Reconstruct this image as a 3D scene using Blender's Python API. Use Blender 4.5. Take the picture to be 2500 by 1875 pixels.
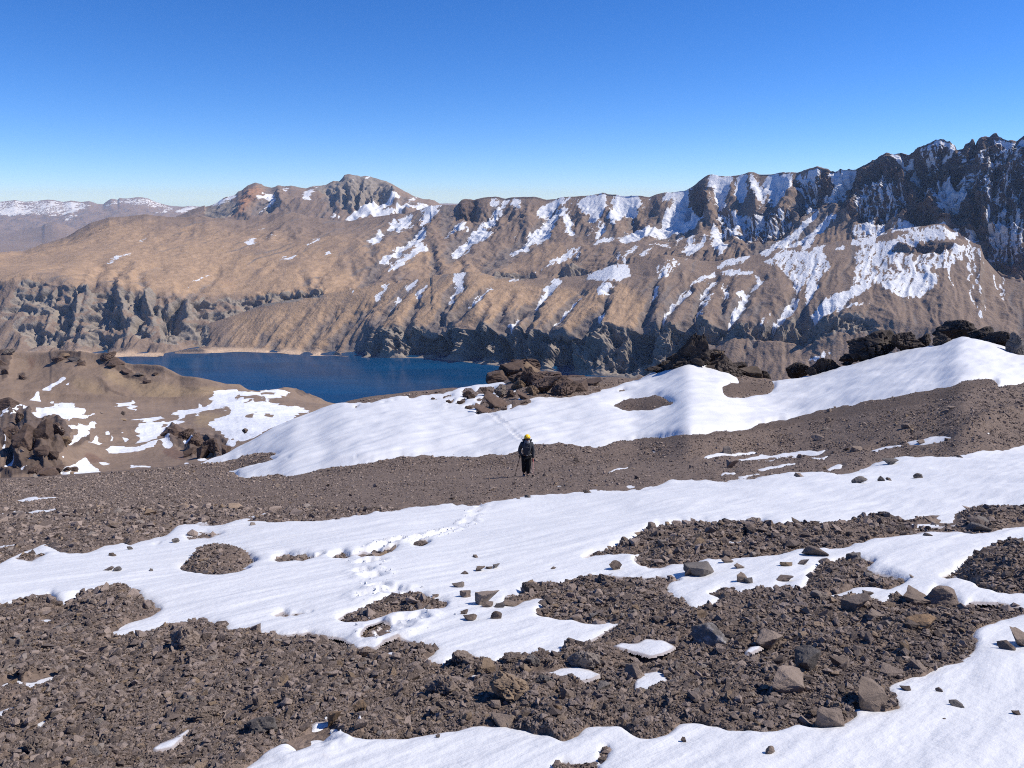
import bpy, bmesh, math, random
import numpy as np

# ------------------------------------------------------------------ scene, camera, light
for _o in list(bpy.data.objects):
    bpy.data.objects.remove(_o, do_unlink=True)
S = bpy.context.scene
COL = S.collection
PITCH = math.radians(13.2)
FPX, CX, CY = 1924.8, 1250.0, 937.5          # focal length and centre of the picture in pixels

cam_d = bpy.data.cameras.new("camera")
cam_d.sensor_width = 36.0
cam_d.lens = 36.0 * FPX / 2500.0
cam_d.clip_start = 0.05
cam_d.clip_end = 120000.0
cam = bpy.data.objects.new("camera", cam_d)
COL.objects.link(cam)
cam.location = (0, 0, 0)
cam.rotation_euler = (math.pi / 2 - PITCH, 0, 0)
S.camera = cam

SUN_AZ, SUN_EL = math.radians(82), math.radians(46)      # azimuth clockwise from the view direction
world = bpy.data.worlds.new("World")
S.world = world
world.use_nodes = True
wn = world.node_tree
wn.nodes.clear()
w_out = wn.nodes.new("ShaderNodeOutputWorld")
w_bg = wn.nodes.new("ShaderNodeBackground")
w_sky = wn.nodes.new("ShaderNodeTexSky")
w_sky.sky_type = 'NISHITA'
w_sky.sun_disc = False
w_sky.sun_elevation = SUN_EL
w_sky.sun_rotation = SUN_AZ
w_sky.altitude = 3800
w_sky.air_density = 1.0
w_sky.dust_density = 0.0
w_sky.ozone_density = 3.0
w_bg.inputs['Strength'].default_value = 0.105
w_hs = wn.nodes.new("ShaderNodeHueSaturation")          # one even colour balance for the whole sky
w_hs.inputs['Saturation'].default_value = 1.26
w_mx = wn.nodes.new("ShaderNodeMix"); w_mx.data_type = 'RGBA'; w_mx.blend_type = 'MULTIPLY'
w_mx.inputs[0].default_value = 1.0; w_mx.inputs[7].default_value = (0.84, 1.01, 1.36, 1.0)
wn.links.new(w_sky.outputs[0], w_hs.inputs['Color'])
wn.links.new(w_hs.outputs[0], w_mx.inputs[6])
wn.links.new(w_mx.outputs[2], w_bg.inputs['Color'])
wn.links.new(w_bg.outputs[0], w_out.inputs['Surface'])

sun_d = bpy.data.lights.new("sun", 'SUN')
sun_d.energy = 5.0
sun_d.angle = math.radians(0.5)
sun_d.color = (1.0, 0.925, 0.82)
sun = bpy.data.objects.new("sun", sun_d)
COL.objects.link(sun)
import mathutils
_tosun = mathutils.Vector((math.sin(SUN_AZ) * math.cos(SUN_EL), math.cos(SUN_AZ) * math.cos(SUN_EL), math.sin(SUN_EL)))
sun.rotation_euler = _tosun.to_track_quat('Z', 'Y').to_euler()

S.view_settings.view_transform = 'Standard'
S.view_settings.look = 'None'
S.view_settings.gamma = 1.0
S.view_settings.exposure = 0.12
S.view_settings.use_curve_mapping = False
S.cycles.use_denoising = False
S.cycles.max_bounces = 6
S.cycles.diffuse_bounces = 3
S.cycles.volume_bounces = 1
S.cycles.filter_width = 1.05

# ------------------------------------------------------------------ numpy helpers
f32 = np.float32
def ray(X, Y):
    xc = (np.asarray(X, float) - CX) / FPX
    yc = -(np.asarray(Y, float) - CY) / FPX
    return xc, math.cos(PITCH) + yc * math.sin(PITCH), -math.sin(PITCH) + yc * math.cos(PITCH)

def place(X, Y, D):
    dx, dy, dz = ray(X, Y)
    return D * dx / dy, D + 0 * dx, D * dz / dy

def _h(ix, iy, seed):
    h = (ix.astype(np.int64) * 374761393 + iy.astype(np.int64) * 668265263 + seed * 974634777) & 0xFFFFFFFF
    h = ((h ^ (h >> 13)) * 1274126177) & 0xFFFFFFFF
    return (h ^ (h >> 16)) & 0xFFFFFFFF

def perlin(x, y, seed=0):
    x = np.asarray(x, np.float64); y = np.asarray(y, np.float64)
    ix = np.floor(x); iy = np.floor(y)
    fx = (x - ix).astype(f32); fy = (y - iy).astype(f32)
    ix = ix.astype(np.int64); iy = iy.astype(np.int64)
    ux = fx * fx * fx * (fx * (fx * 6 - 15) + 10); uy = fy * fy * fy * (fy * (fy * 6 - 15) + 10)
    def g(i, j, dx, dy):
        a = _h(i, j, seed).astype(f32) * f32(2 * math.pi / 4294967296.0)
        return np.cos(a) * dx + np.sin(a) * dy
    n00 = g(ix, iy, fx, fy); n10 = g(ix + 1, iy, fx - 1, fy)
    n01 = g(ix, iy + 1, fx, fy - 1); n11 = g(ix + 1, iy + 1, fx - 1, fy - 1)
    a = n00 + (n10 - n00) * ux; b = n01 + (n11 - n01) * ux
    return (a + (b - a) * uy) * f32(1.5)

def perlin3(x, y, z, seed=0):
    x = np.asarray(x, np.float64); y = np.asarray(y, np.float64); z = np.asarray(z, np.float64)
    ix = np.floor(x); iy = np.floor(y); iz = np.floor(z)
    fx = (x - ix).astype(f32); fy = (y - iy).astype(f32); fz = (z - iz).astype(f32)
    ix = ix.astype(np.int64); iy = iy.astype(np.int64); iz = iz.astype(np.int64)
    ux = fx * fx * (3 - 2 * fx); uy = fy * fy * (3 - 2 * fy); uz = fz * fz * (3 - 2 * fz)
    def g(i, j, k):
        h = _h(ix + i + (iz + k) * 1619, iy + j + (iz + k) * 31337, seed)
        a = (h & 0xFFFF).astype(f32) * f32(2 * math.pi / 65536.0); c = (h >> 16).astype(f32) * f32(2.0 / 65536.0) - 1
        r = np.sqrt(np.clip(1 - c * c, 0, 1))
        return (np.cos(a) * (fx - i) + np.sin(a) * (fy - j)) * r + c * (fz - k)
    def lx(j, k): 
        a = g(0, j, k); return a + (g(1, j, k) - a) * ux
    def ly(k):
        a = lx(0, k); return a + (lx(1, k) - a) * uy
    a = ly(0)
    return (a + (ly(1) - a) * uz) * f32(1.5)

def fbm3(x, y, z, octaves=4, seed=0, gain=0.5, lac=2.03):
    s = 0; a = 1.0
    for o in range(octaves):
        s = s + a * perlin3(x, y, z, seed + o * 17); x = x * lac + 13.7; y = y * lac - 7.1; z = z * lac + 3.3; a *= gain
    return s

def ridged3(x, y, z, octaves=4, seed=0, gain=0.5, lac=2.1):
    s = 0; a = 1.0; w = 1.0
    for o in range(octaves):
        n = np.clip(1 - np.abs(perlin3(x, y, z, seed + o * 29)) * 1.6, 0, 1) ** 2
        s = s + a * n * w; w = np.clip(n * 1.6, 0, 1)
        x = x * lac + 5.3; y = y * lac + 9.1; z = z * lac + 1.7; a *= gain
    return s

def normals(P):
    u = np.gradient(P, axis=1); v = np.gradient(P, axis=0)
    n = np.cross(u, v); n /= np.linalg.norm(n, axis=-1, keepdims=True) + 1e-9
    n[n[..., 2] < 0] *= -1
    return n

def fbm(x, y, octaves=4, seed=0, gain=0.5, lac=2.03):
    s = 0; a = 1.0
    for o in range(octaves):
        s = s + a * perlin(x, y, seed + o * 17); x = x * lac + 13.7; y = y * lac - 7.1; a *= gain
    return s

def ridged(x, y, octaves=4, seed=0, gain=0.5, lac=2.1):
    s = 0; a = 1.0; w = 1.0
    for o in range(octaves):
        n = 1 - np.abs(perlin(x, y, seed + o * 29)) * 1.6
        n = np.clip(n, 0, 1) ** 2
        s = s + a * n * w; w = np.clip(n * 1.6, 0, 1)
        x = x * lac + 5.3; y = y * lac + 9.1; a *= gain
    return s

def sstep(a, b, x):
    t = np.clip((x - a) / (b - a), 0, 1)
    return t * t * (3 - 2 * t)

def erosion(x, y, gx, gy, cell, octaves=4, seed=3, branch=1.2, gain=0.55, sharp=True):
    """gullies running down the slope (gx, gy): sum of waves across the slope, branching over the octaves"""
    m = np.sqrt(gx * gx + gy * gy) + 1e-6
    k = np.clip(m / 0.35, 0, 1.2)
    dx, dy = -gy / m * k, gx / m * k
    out = 0; amp = 1.0; hx = 0; hy = 0
    px, py = x / cell, y / cell
    for o in range(octaves):
        ux, uy = dx + hy * branch, dy - hx * branch
        ix = np.floor(px); iy = np.floor(py)
        fx = (px - ix).astype(f32); fy = (py - iy).astype(f32)
        ix = ix.astype(np.int64); iy = iy.astype(np.int64)
        va = 0; vx = 0; vy = 0; wt = 0
        for i in (-1, 0, 1, 2):
            for j in (-1, 0, 1, 2):
                h1 = _h(ix + i, iy + j, seed + o).astype(f32) / f32(4294967296.0)
                h2 = _h(ix + i, iy + j, seed + o + 77).astype(f32) / f32(4294967296.0)
                qx = fx - i - (h1 - 0.5) * 0.8; qy = fy - j - (h2 - 0.5) * 0.8
                w = np.exp(-(qx * qx + qy * qy) * 2.0)
                ph = (qx * ux + qy * uy) * (2 * math.pi)
                c = np.cos(ph); s = -np.sin(ph)
                va = va + c * w; vx = vx + s * ux * w; vy = vy + s * uy * w; wt = wt + w
        va = va / wt; hx = hx + vx / wt * amp; hy = hy + vy / wt * amp
        if sharp:
            va = 1 - 2 * np.sqrt(np.clip((1 - va) * 0.5, 0, 1))
        out = out + va * amp
        amp *= gain; px = px * 2.0 + 3.1; py = py * 2.0 + 1.7
    return out

# ---- masks drawn as polygons over the picture and carried onto the terrain
RX0, RY0, RS = -500, 0, 0.5
RW, RH = int(3500 * RS), int(2400 * RS)
def reg(x0, y0, s):
    def f(*v):
        return [(x0 + v[i] / s, y0 + v[i + 1] / s) for i in range(0, len(v), 2)]
    return f
A1 = reg(0, 450, 3.687); A2 = reg(500, 400, 3.318); A3 = reg(1000, 450, 3.318); A4 = reg(1500, 400, 3.318); A5 = reg(1947, 300, 3.016)
B1 = reg(0, 840, 4.0); B2 = reg(500, 840, 4.0); B3 = reg(1050, 820, 3.949); B4 = reg(1550, 780, 3.949); B5 = reg(1947, 750, 3.687)
R3 = reg(0, 800, 2.458); R4 = reg(800, 800, 2.458); R5 = reg(1600, 750, 2.458)
R6 = reg(0, 1250, 2.602); R7 = reg(800, 1250, 2.602); R8 = reg(1650, 1250, 2.602)
SRC = reg(0, 0, 1.0)

def new_raster(v=0.0):
    return np.full((RH, RW), v, f32)

def fill(ra, pts, val=1.0, mode='set'):
    p = np.array(pts, float)
    px = (p[:, 0] - RX0) * RS; py = (p[:, 1] - RY0) * RS
    y0 = max(0, int(math.floor(py.min()))); y1 = min(RH - 1, int(math.ceil(py.max())))
    qx = np.roll(px, -1); qy = np.roll(py, -1)
    for r in range(y0, y1 + 1):
        yy = r + 0.5
        hit = ((py <= yy) & (qy > yy)) | ((qy <= yy) & (py > yy))
        if not hit.any():
            continue
        xs = np.sort(px[hit] + (yy - py[hit]) / (qy[hit] - py[hit]) * (qx[hit] - px[hit]))
        for k in range(0, len(xs) - 1, 2):
            a = int(max(0, round(xs[k]))); b = int(min(RW, round(xs[k + 1])))
            if b <= a and xs[k + 1] - xs[k] > 0.3:
                b = a + 1
            if b > a:
                if mode == 'set': ra[r, a:b] = val
                elif mode == 'max': ra[r, a:b] = np.maximum(ra[r, a:b], val)
                else: ra[r, a:b] += val

def line(ra, pts, w0, w1=None, d0=1.0, d1=None, mode='max', power=1.0):
    """ridge or gully profile along a polyline: value d0..d1 on the line, 0 at half-width w0..w1 pixels"""
    w1 = w0 if w1 is None else w1; d1 = d0 if d1 is None else d1
    p = np.array(pts, float); p = np.stack([(p[:, 0] - RX0) * RS, (p[:, 1] - RY0) * RS], 1)
    seg = np.sqrt(((p[1:] - p[:-1]) ** 2).sum(1)); tot = seg.sum() + 1e-6; acc = 0
    wm = max(w0, w1) * RS + 2
    x0 = max(0, int(p[:, 0].min() - wm)); x1 = min(RW, int(p[:, 0].max() + wm) + 1)
    y0 = max(0, int(p[:, 1].min() - wm)); y1 = min(RH, int(p[:, 1].max() + wm) + 1)
    if x1 <= x0 or y1 <= y0: return
    gx, gy = np.meshgrid(np.arange(x0, x1) + 0.5, np.arange(y0, y1) + 0.5)
    best = np.zeros(gx.shape, f32); mag = np.zeros(gx.shape, f32)
    for i in range(len(seg)):
        a, b = p[i], p[i + 1]; L2 = max(seg[i] ** 2, 1e-6)
        t = np.clip(((gx - a[0]) * (b[0] - a[0]) + (gy - a[1]) * (b[1] - a[1])) / L2, 0, 1)
        d = np.hypot(gx - a[0] - t * (b[0] - a[0]), gy - a[1] - t * (b[1] - a[1]))
        u = (acc + t * seg[i]) / tot
        w = (w0 + (w1 - w0) * u) * RS
        v = np.clip(1 - d / w, 0, 1) ** power
        val = v * (d0 + (d1 - d0) * u)
        m = np.abs(val) > mag
        best[m] = val[m]; mag[m] = np.abs(val)[m]
        acc += seg[i]
    sub = ra[y0:y1, x0:x1]
    if mode == 'max': np.maximum(sub, best, out=sub)
    elif mode == 'min': np.minimum(sub, best, out=sub)
    else: sub += best

def blur(ra, r, n=2):
    r = max(1, int(round(r * RS)))
    for _ in range(n):
        for ax in (0, 1):
            pad = [(0, 0), (0, 0)]; pad[ax] = (r + 1, r)
            c = np.cumsum(np.pad(ra, pad, mode='edge').astype(np.float64), axis=ax)
            n_ = ra.shape[ax]
            if ax == 0: ra = ((c[2 * r + 1:2 * r + 1 + n_] - c[:n_]) / (2 * r + 1)).astype(f32)
            else: ra = ((c[:, 2 * r + 1:2 * r + 1 + n_] - c[:, :n_]) / (2 * r + 1)).astype(f32)
    return ra

def sample(ra, X, Y):
    u = np.clip((np.asarray(X, float) - RX0) * RS - 0.5, 0, RW - 1.001); v = np.clip((np.asarray(Y, float) - RY0) * RS - 0.5, 0, RH - 1.001)
    i = u.astype(int); j = v.astype(int); a = (u - i).astype(f32); b = (v - j).astype(f32)
    return (ra[j, i] * (1 - a) + ra[j, i + 1] * a) * (1 - b) + (ra[j + 1, i] * (1 - a) + ra[j + 1, i + 1] * a) * b

def curve(pts, X):
    p = sorted(pts)
    return np.interp(X, [q[0] for q in p], [q[1] for q in p])

def smooth1(a, r):
    if r < 1: return a
    k = np.hanning(2 * r + 3)[1:-1]; k /= k.sum()
    return np.convolve(np.pad(a, r, mode='edge'), k, 'valid')

# ------------------------------------------------------------------ object helpers
def link(name, me, parent=None, mat=None):
    o = bpy.data.objects.new(name, me)
    COL.objects.link(o)
    if parent is not None: o.parent = parent
    if mat is not None and me is not None and len(me.materials) == 0: me.materials.append(mat)
    return o

def tag(o, label=None, cat=None, group=None, kind=None):
    if label: o['label'] = label
    if cat: o['category'] = cat
    if group: o['group'] = group
    if kind: o['kind'] = kind
    return o

def grid_mesh(name, P, keep=None, attrs=None, smooth=True):
    """P: (rows, cols, 3). keep: bool per quad."""
    r, c = P.shape[:2]
    idx = np.arange(r * c).reshape(r, c)
    q = np.stack([idx[:-1, :-1], idx[:-1, 1:], idx[1:, 1:], idx[1:, :-1]], -1).reshape(-1, 4)
    if keep is not None:
        q = q[keep.reshape(-1)]
    used = np.unique(q)
    remap = np.full(r * c, -1, np.int64); remap[used] = np.arange(len(used))
    q = remap[q]
    V = P.reshape(-1, 3)[used]
    me = bpy.data.meshes.new(name)
    me.vertices.add(len(V)); me.vertices.foreach_set('co', V.astype(f32).ravel())
    me.loops.add(q.size); me.loops.foreach_set('vertex_index', q.astype(np.int32).ravel())
    me.polygons.add(len(q)); me.polygons.foreach_set('loop_start', np.arange(0, q.size, 4, dtype=np.int32))
    try: me.polygons.foreach_set('loop_total', np.full(len(q), 4, np.int32))
    except Exception: pass
    me.update(calc_edges=True)
    me.polygons.foreach_set('use_smooth', np.full(len(q), smooth, dtype=bool))
    for k, a in (attrs or {}).items():
        at = me.attributes.new(k, 'FLOAT', 'POINT')
        at.data.foreach_set('value', np.asarray(a, f32).reshape(-1)[used])
    me.update()
    return me
# ------------------------------------------------------------------ materials
class NT:
    def __init__(self, name):
        self.m = bpy.data.materials.new(name); self.m.use_nodes = True
        self.t = self.m.node_tree; self.t.nodes.clear()
        self.out = self.n('ShaderNodeOutputMaterial')
        self.b = self.n('ShaderNodeBsdfPrincipled')
        self.t.links.new(self.b.outputs[0], self.out.inputs['Surface'])
        self.b.inputs['Specular IOR Level'].default_value = 0.25
    def n(self, typ, **kw):
        nd = self.t.nodes.new(typ)
        for k, v in kw.items(): setattr(nd, k, v)
        return nd
    def put(self, sock, v):
        if isinstance(v, bpy.types.NodeSocket): self.t.links.new(v, sock)
        elif v is not None: sock.default_value = v
    def math(self, op, a, b=None, clamp=False):
        nd = self.n('ShaderNodeMath', operation=op, use_clamp=clamp)
        self.put(nd.inputs[0], a)
        if b is not None: self.put(nd.inputs[1], b)
        return nd.outputs[0]
    def attr(self, name):
        return self.n('ShaderNodeAttribute', attribute_name=name).outputs['Fac']
    def coords(self, scale=(1, 1, 1), rot=(0, 0, 0), kind='Object'):
        c = self.n('ShaderNodeTexCoord').outputs[kind]
        mp = self.n('ShaderNodeMapping'); self.t.links.new(c, mp.inputs['Vector'])
        mp.inputs['Scale'].default_value = scale; mp.inputs['Rotation'].default_value = rot
        return mp.outputs[0]
    def noise(self, vec, scale, detail=4, rough=0.55, dist=0.0):
        nd = self.n('ShaderNodeTexNoise'); self.t.links.new(vec, nd.inputs['Vector'])
        nd.inputs['Scale'].default_value = scale; nd.inputs['Detail'].default_value = detail
        nd.inputs['Roughness'].default_value = rough; nd.inputs['Distortion'].default_value = dist
        return nd.outputs[0]
    def voro(self, vec, scale, feature='F1', out='Distance', rand=1.0):
        nd = self.n('ShaderNodeTexVoronoi', feature=feature); self.t.links.new(vec, nd.inputs['Vector'])
        nd.inputs['Scale'].default_value = scale; nd.inputs['Randomness'].default_value = rand
        return nd.outputs[out]
    def maprange(self, v, a, b, c=0.0, d=1.0, smooth=True):
        nd = self.n('ShaderNodeMapRange'); nd.interpolation_type = 'SMOOTHSTEP' if smooth else 'LINEAR'
        self.put(nd.inputs[0], v)
        for i, q in enumerate((a, b, c, d)): nd.inputs[i + 1].default_value = q
        return nd.outputs[0]
    def mix(self, f, a, b, blend='MIX'):
        nd = self.n('ShaderNodeMix', data_type='RGBA', blend_type=blend)
        self.put(nd.inputs[0], f)
        for s, v in ((nd.inputs[6], a), (nd.inputs[7], b)):
            if isinstance(v, tuple): s.default_value = (*v, 1.0)
            else: self.put(s, v)
        return nd.outputs[2]
    def ramp(self, f, stops):
        nd = self.n('ShaderNodeValToRGB'); self.put(nd.inputs[0], f)
        el = nd.color_ramp.elements
        while len(el) < len(stops): el.new(0.5)
        for e, (p, c) in zip(el, stops): e.position = p; e.color = (*c, 1.0)
        return nd.outputs[0]
    def bump(self, h, strength, dist, prev=None):
        nd = self.n('ShaderNodeBump'); self.put(nd.inputs['Height'], h)
        nd.inputs['Strength'].default_value = strength; nd.inputs['Distance'].default_value = dist
        if prev is not None: self.t.links.new(prev, nd.inputs['Normal'])
        return nd.outputs[0]
    def finish(self, col=None, rough=None, normal=None):
        if col is not None: self.put(self.b.inputs['Base Color'], col if not isinstance(col, tuple) else (*col, 1.0))
        if rough is not None: self.put(self.b.inputs['Roughness'], rough)
        if normal is not None: self.t.links.new(normal, self.b.inputs['Normal'])
        return self.m

SNOW_COL = (0.72, 0.75, 0.80)

def mat_mountain(name, k=1.0):
    """k: metres scale of the relief seen (1 = a few km away)"""
    t = NT(name)
    v = t.coords()
    n1 = t.noise(v, 0.004 / k, 6, 0.6); n2 = t.noise(v, 0.03 / k, 5, 0.65); n3 = t.noise(v, 0.15 / k, 4, 0.7)
    strat = t.noise(t.coords((0.0015 / k, 0.0015 / k, 0.05 / k)), 1.0, 4, 0.6, 0.4)
    col = t.mix(n1, (0.183, 0.136, 0.108), (0.287, 0.213, 0.163))
    tan = t.mix(n2, (0.323, 0.220, 0.141), (0.421, 0.298, 0.198))
    ta = t.math('ADD', t.attr('tan'), t.math('MULTIPLY', t.math('SUBTRACT', n1, 0.5), 0.7))
    col = t.mix(t.maprange(ta, 0.25, 0.75), col, tan)
    col = t.mix(t.maprange(t.math('ADD', t.attr('scree'), t.math('MULTIPLY', t.math('SUBTRACT', n2, 0.5), 0.5)), 0.25, 0.7, 0, 0.9), col, t.mix(n2, (0.150, 0.128, 0.118), (0.215, 0.182, 0.166)))
    oa = t.math('ADD', t.attr('rust'), t.math('MULTIPLY', t.math('SUBTRACT', n2, 0.5), 0.6))
    col = t.mix(t.maprange(oa, 0.3, 0.9, 0, 0.8), col, (0.415, 0.216, 0.116))
    rockc = t.mix(strat, (0.183, 0.161, 0.141), (0.329, 0.284, 0.237))
    ra = t.math('ADD', t.attr('rock'), t.math('MULTIPLY', t.math('SUBTRACT', n2, 0.5), 0.5))
    col = t.mix(t.maprange(ra, 0.35, 0.65), col, rockc)
    dark = t.mix(n2, (0.091, 0.068, 0.057), (0.183, 0.131, 0.108))
    col = t.mix(t.maprange(t.math('ADD', t.attr('dark'), t.math('MULTIPLY', t.math('SUBTRACT', n2, 0.5), 0.5)), 0.3, 0.7), col, dark)
    col = t.mix(t.attr('sand'), col, t.mix(n3, (0.549, 0.392, 0.264), (0.53, 0.405, 0.30)))
    mott = t.math('MULTIPLY_ADD', t.math('ADD', n2, n3), 0.95); mott.node.inputs[2].default_value = 0.05
    col = t.mix(0.85, col, mott, 'MULTIPLY')
    sn = t.math('ADD', t.attr('snow'), t.math('MULTIPLY', t.math('SUBTRACT', n3, 0.5), 0.75))
    sf = t.maprange(sn, 0.46, 0.54)
    col = t.mix(sf, col, SNOW_COL)
    nr = t.bump(t.math('ADD', n2, t.math('MULTIPLY', n3, 0.9)), 0.6, 8.0 * k)
    return t.finish(col, t.maprange(sf, 0, 1, 0.95, 0.6), nr)

def mat_mid():
    t = NT("valley_ground")
    v = t.coords()
    n1 = t.noise(v, 0.012, 6, 0.6); n2 = t.noise(v, 0.15, 5, 0.65); n3 = t.noise(v, 0.9, 3, 0.6)
    col = t.mix(n1, (0.162, 0.120, 0.095), (0.270, 0.198, 0.146))
    ta = t.math('ADD', t.attr('tan'), t.math('MULTIPLY', t.math('SUBTRACT', n1, 0.5), 0.5))
    col = t.mix(t.maprange(ta, 0.25, 0.8), col, t.mix(n2, (0.324, 0.236, 0.130), (0.432, 0.322, 0.178)))
    ra = t.math('ADD', t.attr('rock'), t.math('MULTIPLY', t.math('SUBTRACT', n2, 0.5), 0.6))
    rc = t.mix(n2, (0.060, 0.044, 0.037), (0.165, 0.122, 0.098))
    col = t.mix(t.maprange(ra, 0.35, 0.65), col, rc)
    rust = t.math('ADD', t.attr('rust'), t.math('MULTIPLY', t.math('SUBTRACT', n2, 0.5), 0.5))
    col = t.mix(t.maprange(rust, 0.35, 0.7, 0, 0.7), col, (0.150, 0.092, 0.072))
    mott = t.math('MULTIPLY_ADD', t.math('ADD', n2, n3), 0.5); mott.node.inputs[2].default_value = 0.5
    col = t.mix(0.9, col, mott, 'MULTIPLY')
    sn = t.math('ADD', t.attr('snow'), t.math('MULTIPLY', t.math('SUBTRACT', n2, 0.5), 0.35))
    sf = t.maprange(sn, 0.48, 0.52)
    col = t.mix(sf, col, SNOW_COL)
    nr = t.bump(t.math('ADD', n2, t.math('MULTIPLY', n3, 0.3)), 0.45, 1.5)
    return t.finish(col, 0.9, nr)

def mat_ground():
    t = NT("scree_ground")
    v = t.coords()
    n1 = t.noise(v, 0.35, 5, 0.6); n2 = t.noise(v, 3.0, 5, 0.65); n3 = t.noise(v, 26.0, 4, 0.7)
    vo = t.voro(v, 22.0); vo2 = t.voro(v, 7.0)
    vc = t.voro(v, 22.0, out='Color')
    sep = t.n('ShaderNodeSeparateColor'); t.t.links.new(vc, sep.inputs[0])
    col = t.mix(n1, (0.108, 0.082, 0.070), (0.170, 0.130, 0.108))
    col = t.mix(t.maprange(n2, 0.35, 0.7), col, (0.190, 0.144, 0.117))
    col = t.mix(t.maprange(t.attr('fine'), 0.3, 0.7, 0, 0.75), col, t.mix(n2, (0.087, 0.063, 0.051), (0.121, 0.090, 0.074)))
    pc = t.math('MULTIPLY_ADD', sep.outputs[0], 0.7); pc.node.inputs[2].default_value = 0.62
    col = t.mix(0.8, col, pc, 'MULTIPLY')
    h = t.math('ADD', t.math('MULTIPLY', vo, -0.6), t.math('MULTIPLY', n3, 0.6))
    nr = t.bump(h, 0.7, 0.04)
    nr = t.bump(t.math('SUBTRACT', n2, t.math('MULTIPLY', vo2, 0.5)), 0.5, 0.10, nr)
    return t.finish(col, 0.95, nr)

def mat_stone(name, lo, hi, rnd=0.5, crust=None, strata=False, sc=1.0):
    t = NT(name)
    v = t.coords()
    oi = t.n('ShaderNodeObjectInfo').outputs['Random']
    add = t.n('ShaderNodeVectorMath', operation='ADD'); t.t.links.new(v, add.inputs[0])
    cmb = t.n('ShaderNodeCombineXYZ')
    for i in range(3): t.t.links.new(t.math('MULTIPLY', oi, 37.0 + 11 * i), cmb.inputs[i])
    t.t.links.new(cmb.outputs[0], add.inputs[1]); v = add.outputs[0]
    n1 = t.noise(v, 1.6 * sc, 5, 0.6); n2 = t.noise(v, 9.0 * sc, 5, 0.7)
    f = t.math('ADD', t.math('MULTIPLY', oi, rnd), t.math('MULTIPLY', n1, 1 - rnd), True)
    col = t.mix(t.maprange(f, 0.2, 0.8), lo, hi)
    # a few stones are ochre or pale
    col = t.mix(t.maprange(t.math('FRACT', t.math('MULTIPLY', oi, 17.3)), 0.93, 0.95, 0, 0.55), col, (0.27, 0.19, 0.115))
    col = t.mix(t.maprange(t.math('FRACT', t.math('MULTIPLY', oi, 7.7)), 0.94, 0.96, 0, 0.5), col, (0.26, 0.235, 0.215))
    m = t.math('MULTIPLY_ADD', n2, 0.7); m.node.inputs[2].default_value = 0.65
    col = t.mix(0.9, col, m, 'MULTIPLY')
    if crust: col = t.mix(t.maprange(n1, 0.52, 0.62, 0, 0.8), col, crust)
    nr = t.bump(n2, 0.6, 0.05 / sc)
    if strata:
        st = t.noise(t.coords((0.35, 0.35, 3.2), (0.25, 0.3, 0)), 1.2, 5, 0.65, 0.8)
        col = t.mix(t.maprange(st, 0.35, 0.6, 0.45, 0), col, tuple(q * 0.5 for q in lo))
        nr = t.bump(st, 0.8, 0.25, nr)
    return t.finish(col, 0.9, nr)

def mat_snow():
    t = NT("snow")
    v = t.coords()
    d = t.coords((1, 1, 1), (0, 0, -0.785))
    e = t.n('ShaderNodeMapping'); t.t.links.new(d, e.inputs['Vector']); e.inputs['Scale'].default_value = (0.28, 1.7, 1)
    n1 = t.noise(e.outputs[0], 1.0, 6, 0.6, 0.6); n2 = t.noise(v, 14.0, 4, 0.6); n3 = t.noise(v, 160.0, 2, 0.5)
    n4 = t.noise(v, 1.3, 3, 0.5)
    dirt = t.noise(v, 5.0, 6, 0.7)
    col = t.mix(n1, (0.615, 0.635, 0.665), (0.72, 0.73, 0.75))
    col = t.mix(t.maprange(dirt, 0.64, 0.74, 0, 0.3), col, (0.5, 0.46, 0.44))
    rim = t.math('ADD', t.attr('rim'), t.math('MULTIPLY', t.math('SUBTRACT', dirt, 0.5), 0.9))
    col = t.mix(t.maprange(rim, 0.25, 0.9, 0, 0.85), col, (0.33, 0.28, 0.255))
    nr = t.bump(n1, 0.32, 0.08)
    nr = t.bump(t.math('ADD', n2, t.math('MULTIPLY', n4, 2.5)), 0.30, 0.035, nr)
    nr = t.bump(n3, 0.10, 0.004, nr)
    t.b.inputs['Subsurface Weight'].default_value = 0.0
    t.b.inputs['Specular IOR Level'].default_value = 0.35
    return t.finish(col, 0.55, nr)

def mat_water():
    t = NT("lake_water")
    v = t.coords((1, 1, 1))
    n = t.noise(v, 0.05, 5, 0.6); n2 = t.noise(t.coords((0.6, 2.4, 1), (0, 0, 0.3)), 0.004, 5, 0.6)
    t.b.inputs['Specular IOR Level'].default_value = 0.05
    t.b.inputs['IOR'].default_value = 1.33
    col = t.mix(t.maprange(n2, 0.3, 0.7), (0.001, 0.033, 0.098), (0.001, 0.050, 0.138))
    return t.finish(col, 0.14, t.bump(n, 0.15, 1.0))

def mat_plain(name, col, rough=0.7, var=0.15, sc=30.0, spec=0.3, metal=0.0):
    t = NT(name)
    n = t.noise(t.coords(), sc, 4, 0.6)
    c = t.mix(n, tuple(q * (1 - var) for q in col), tuple(min(1, q * (1 + var)) for q in col))
    t.b.inputs['Specular IOR Level'].default_value = spec
    t.b.inputs['Metallic'].default_value = metal
    return t.finish(c, rough)

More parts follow.
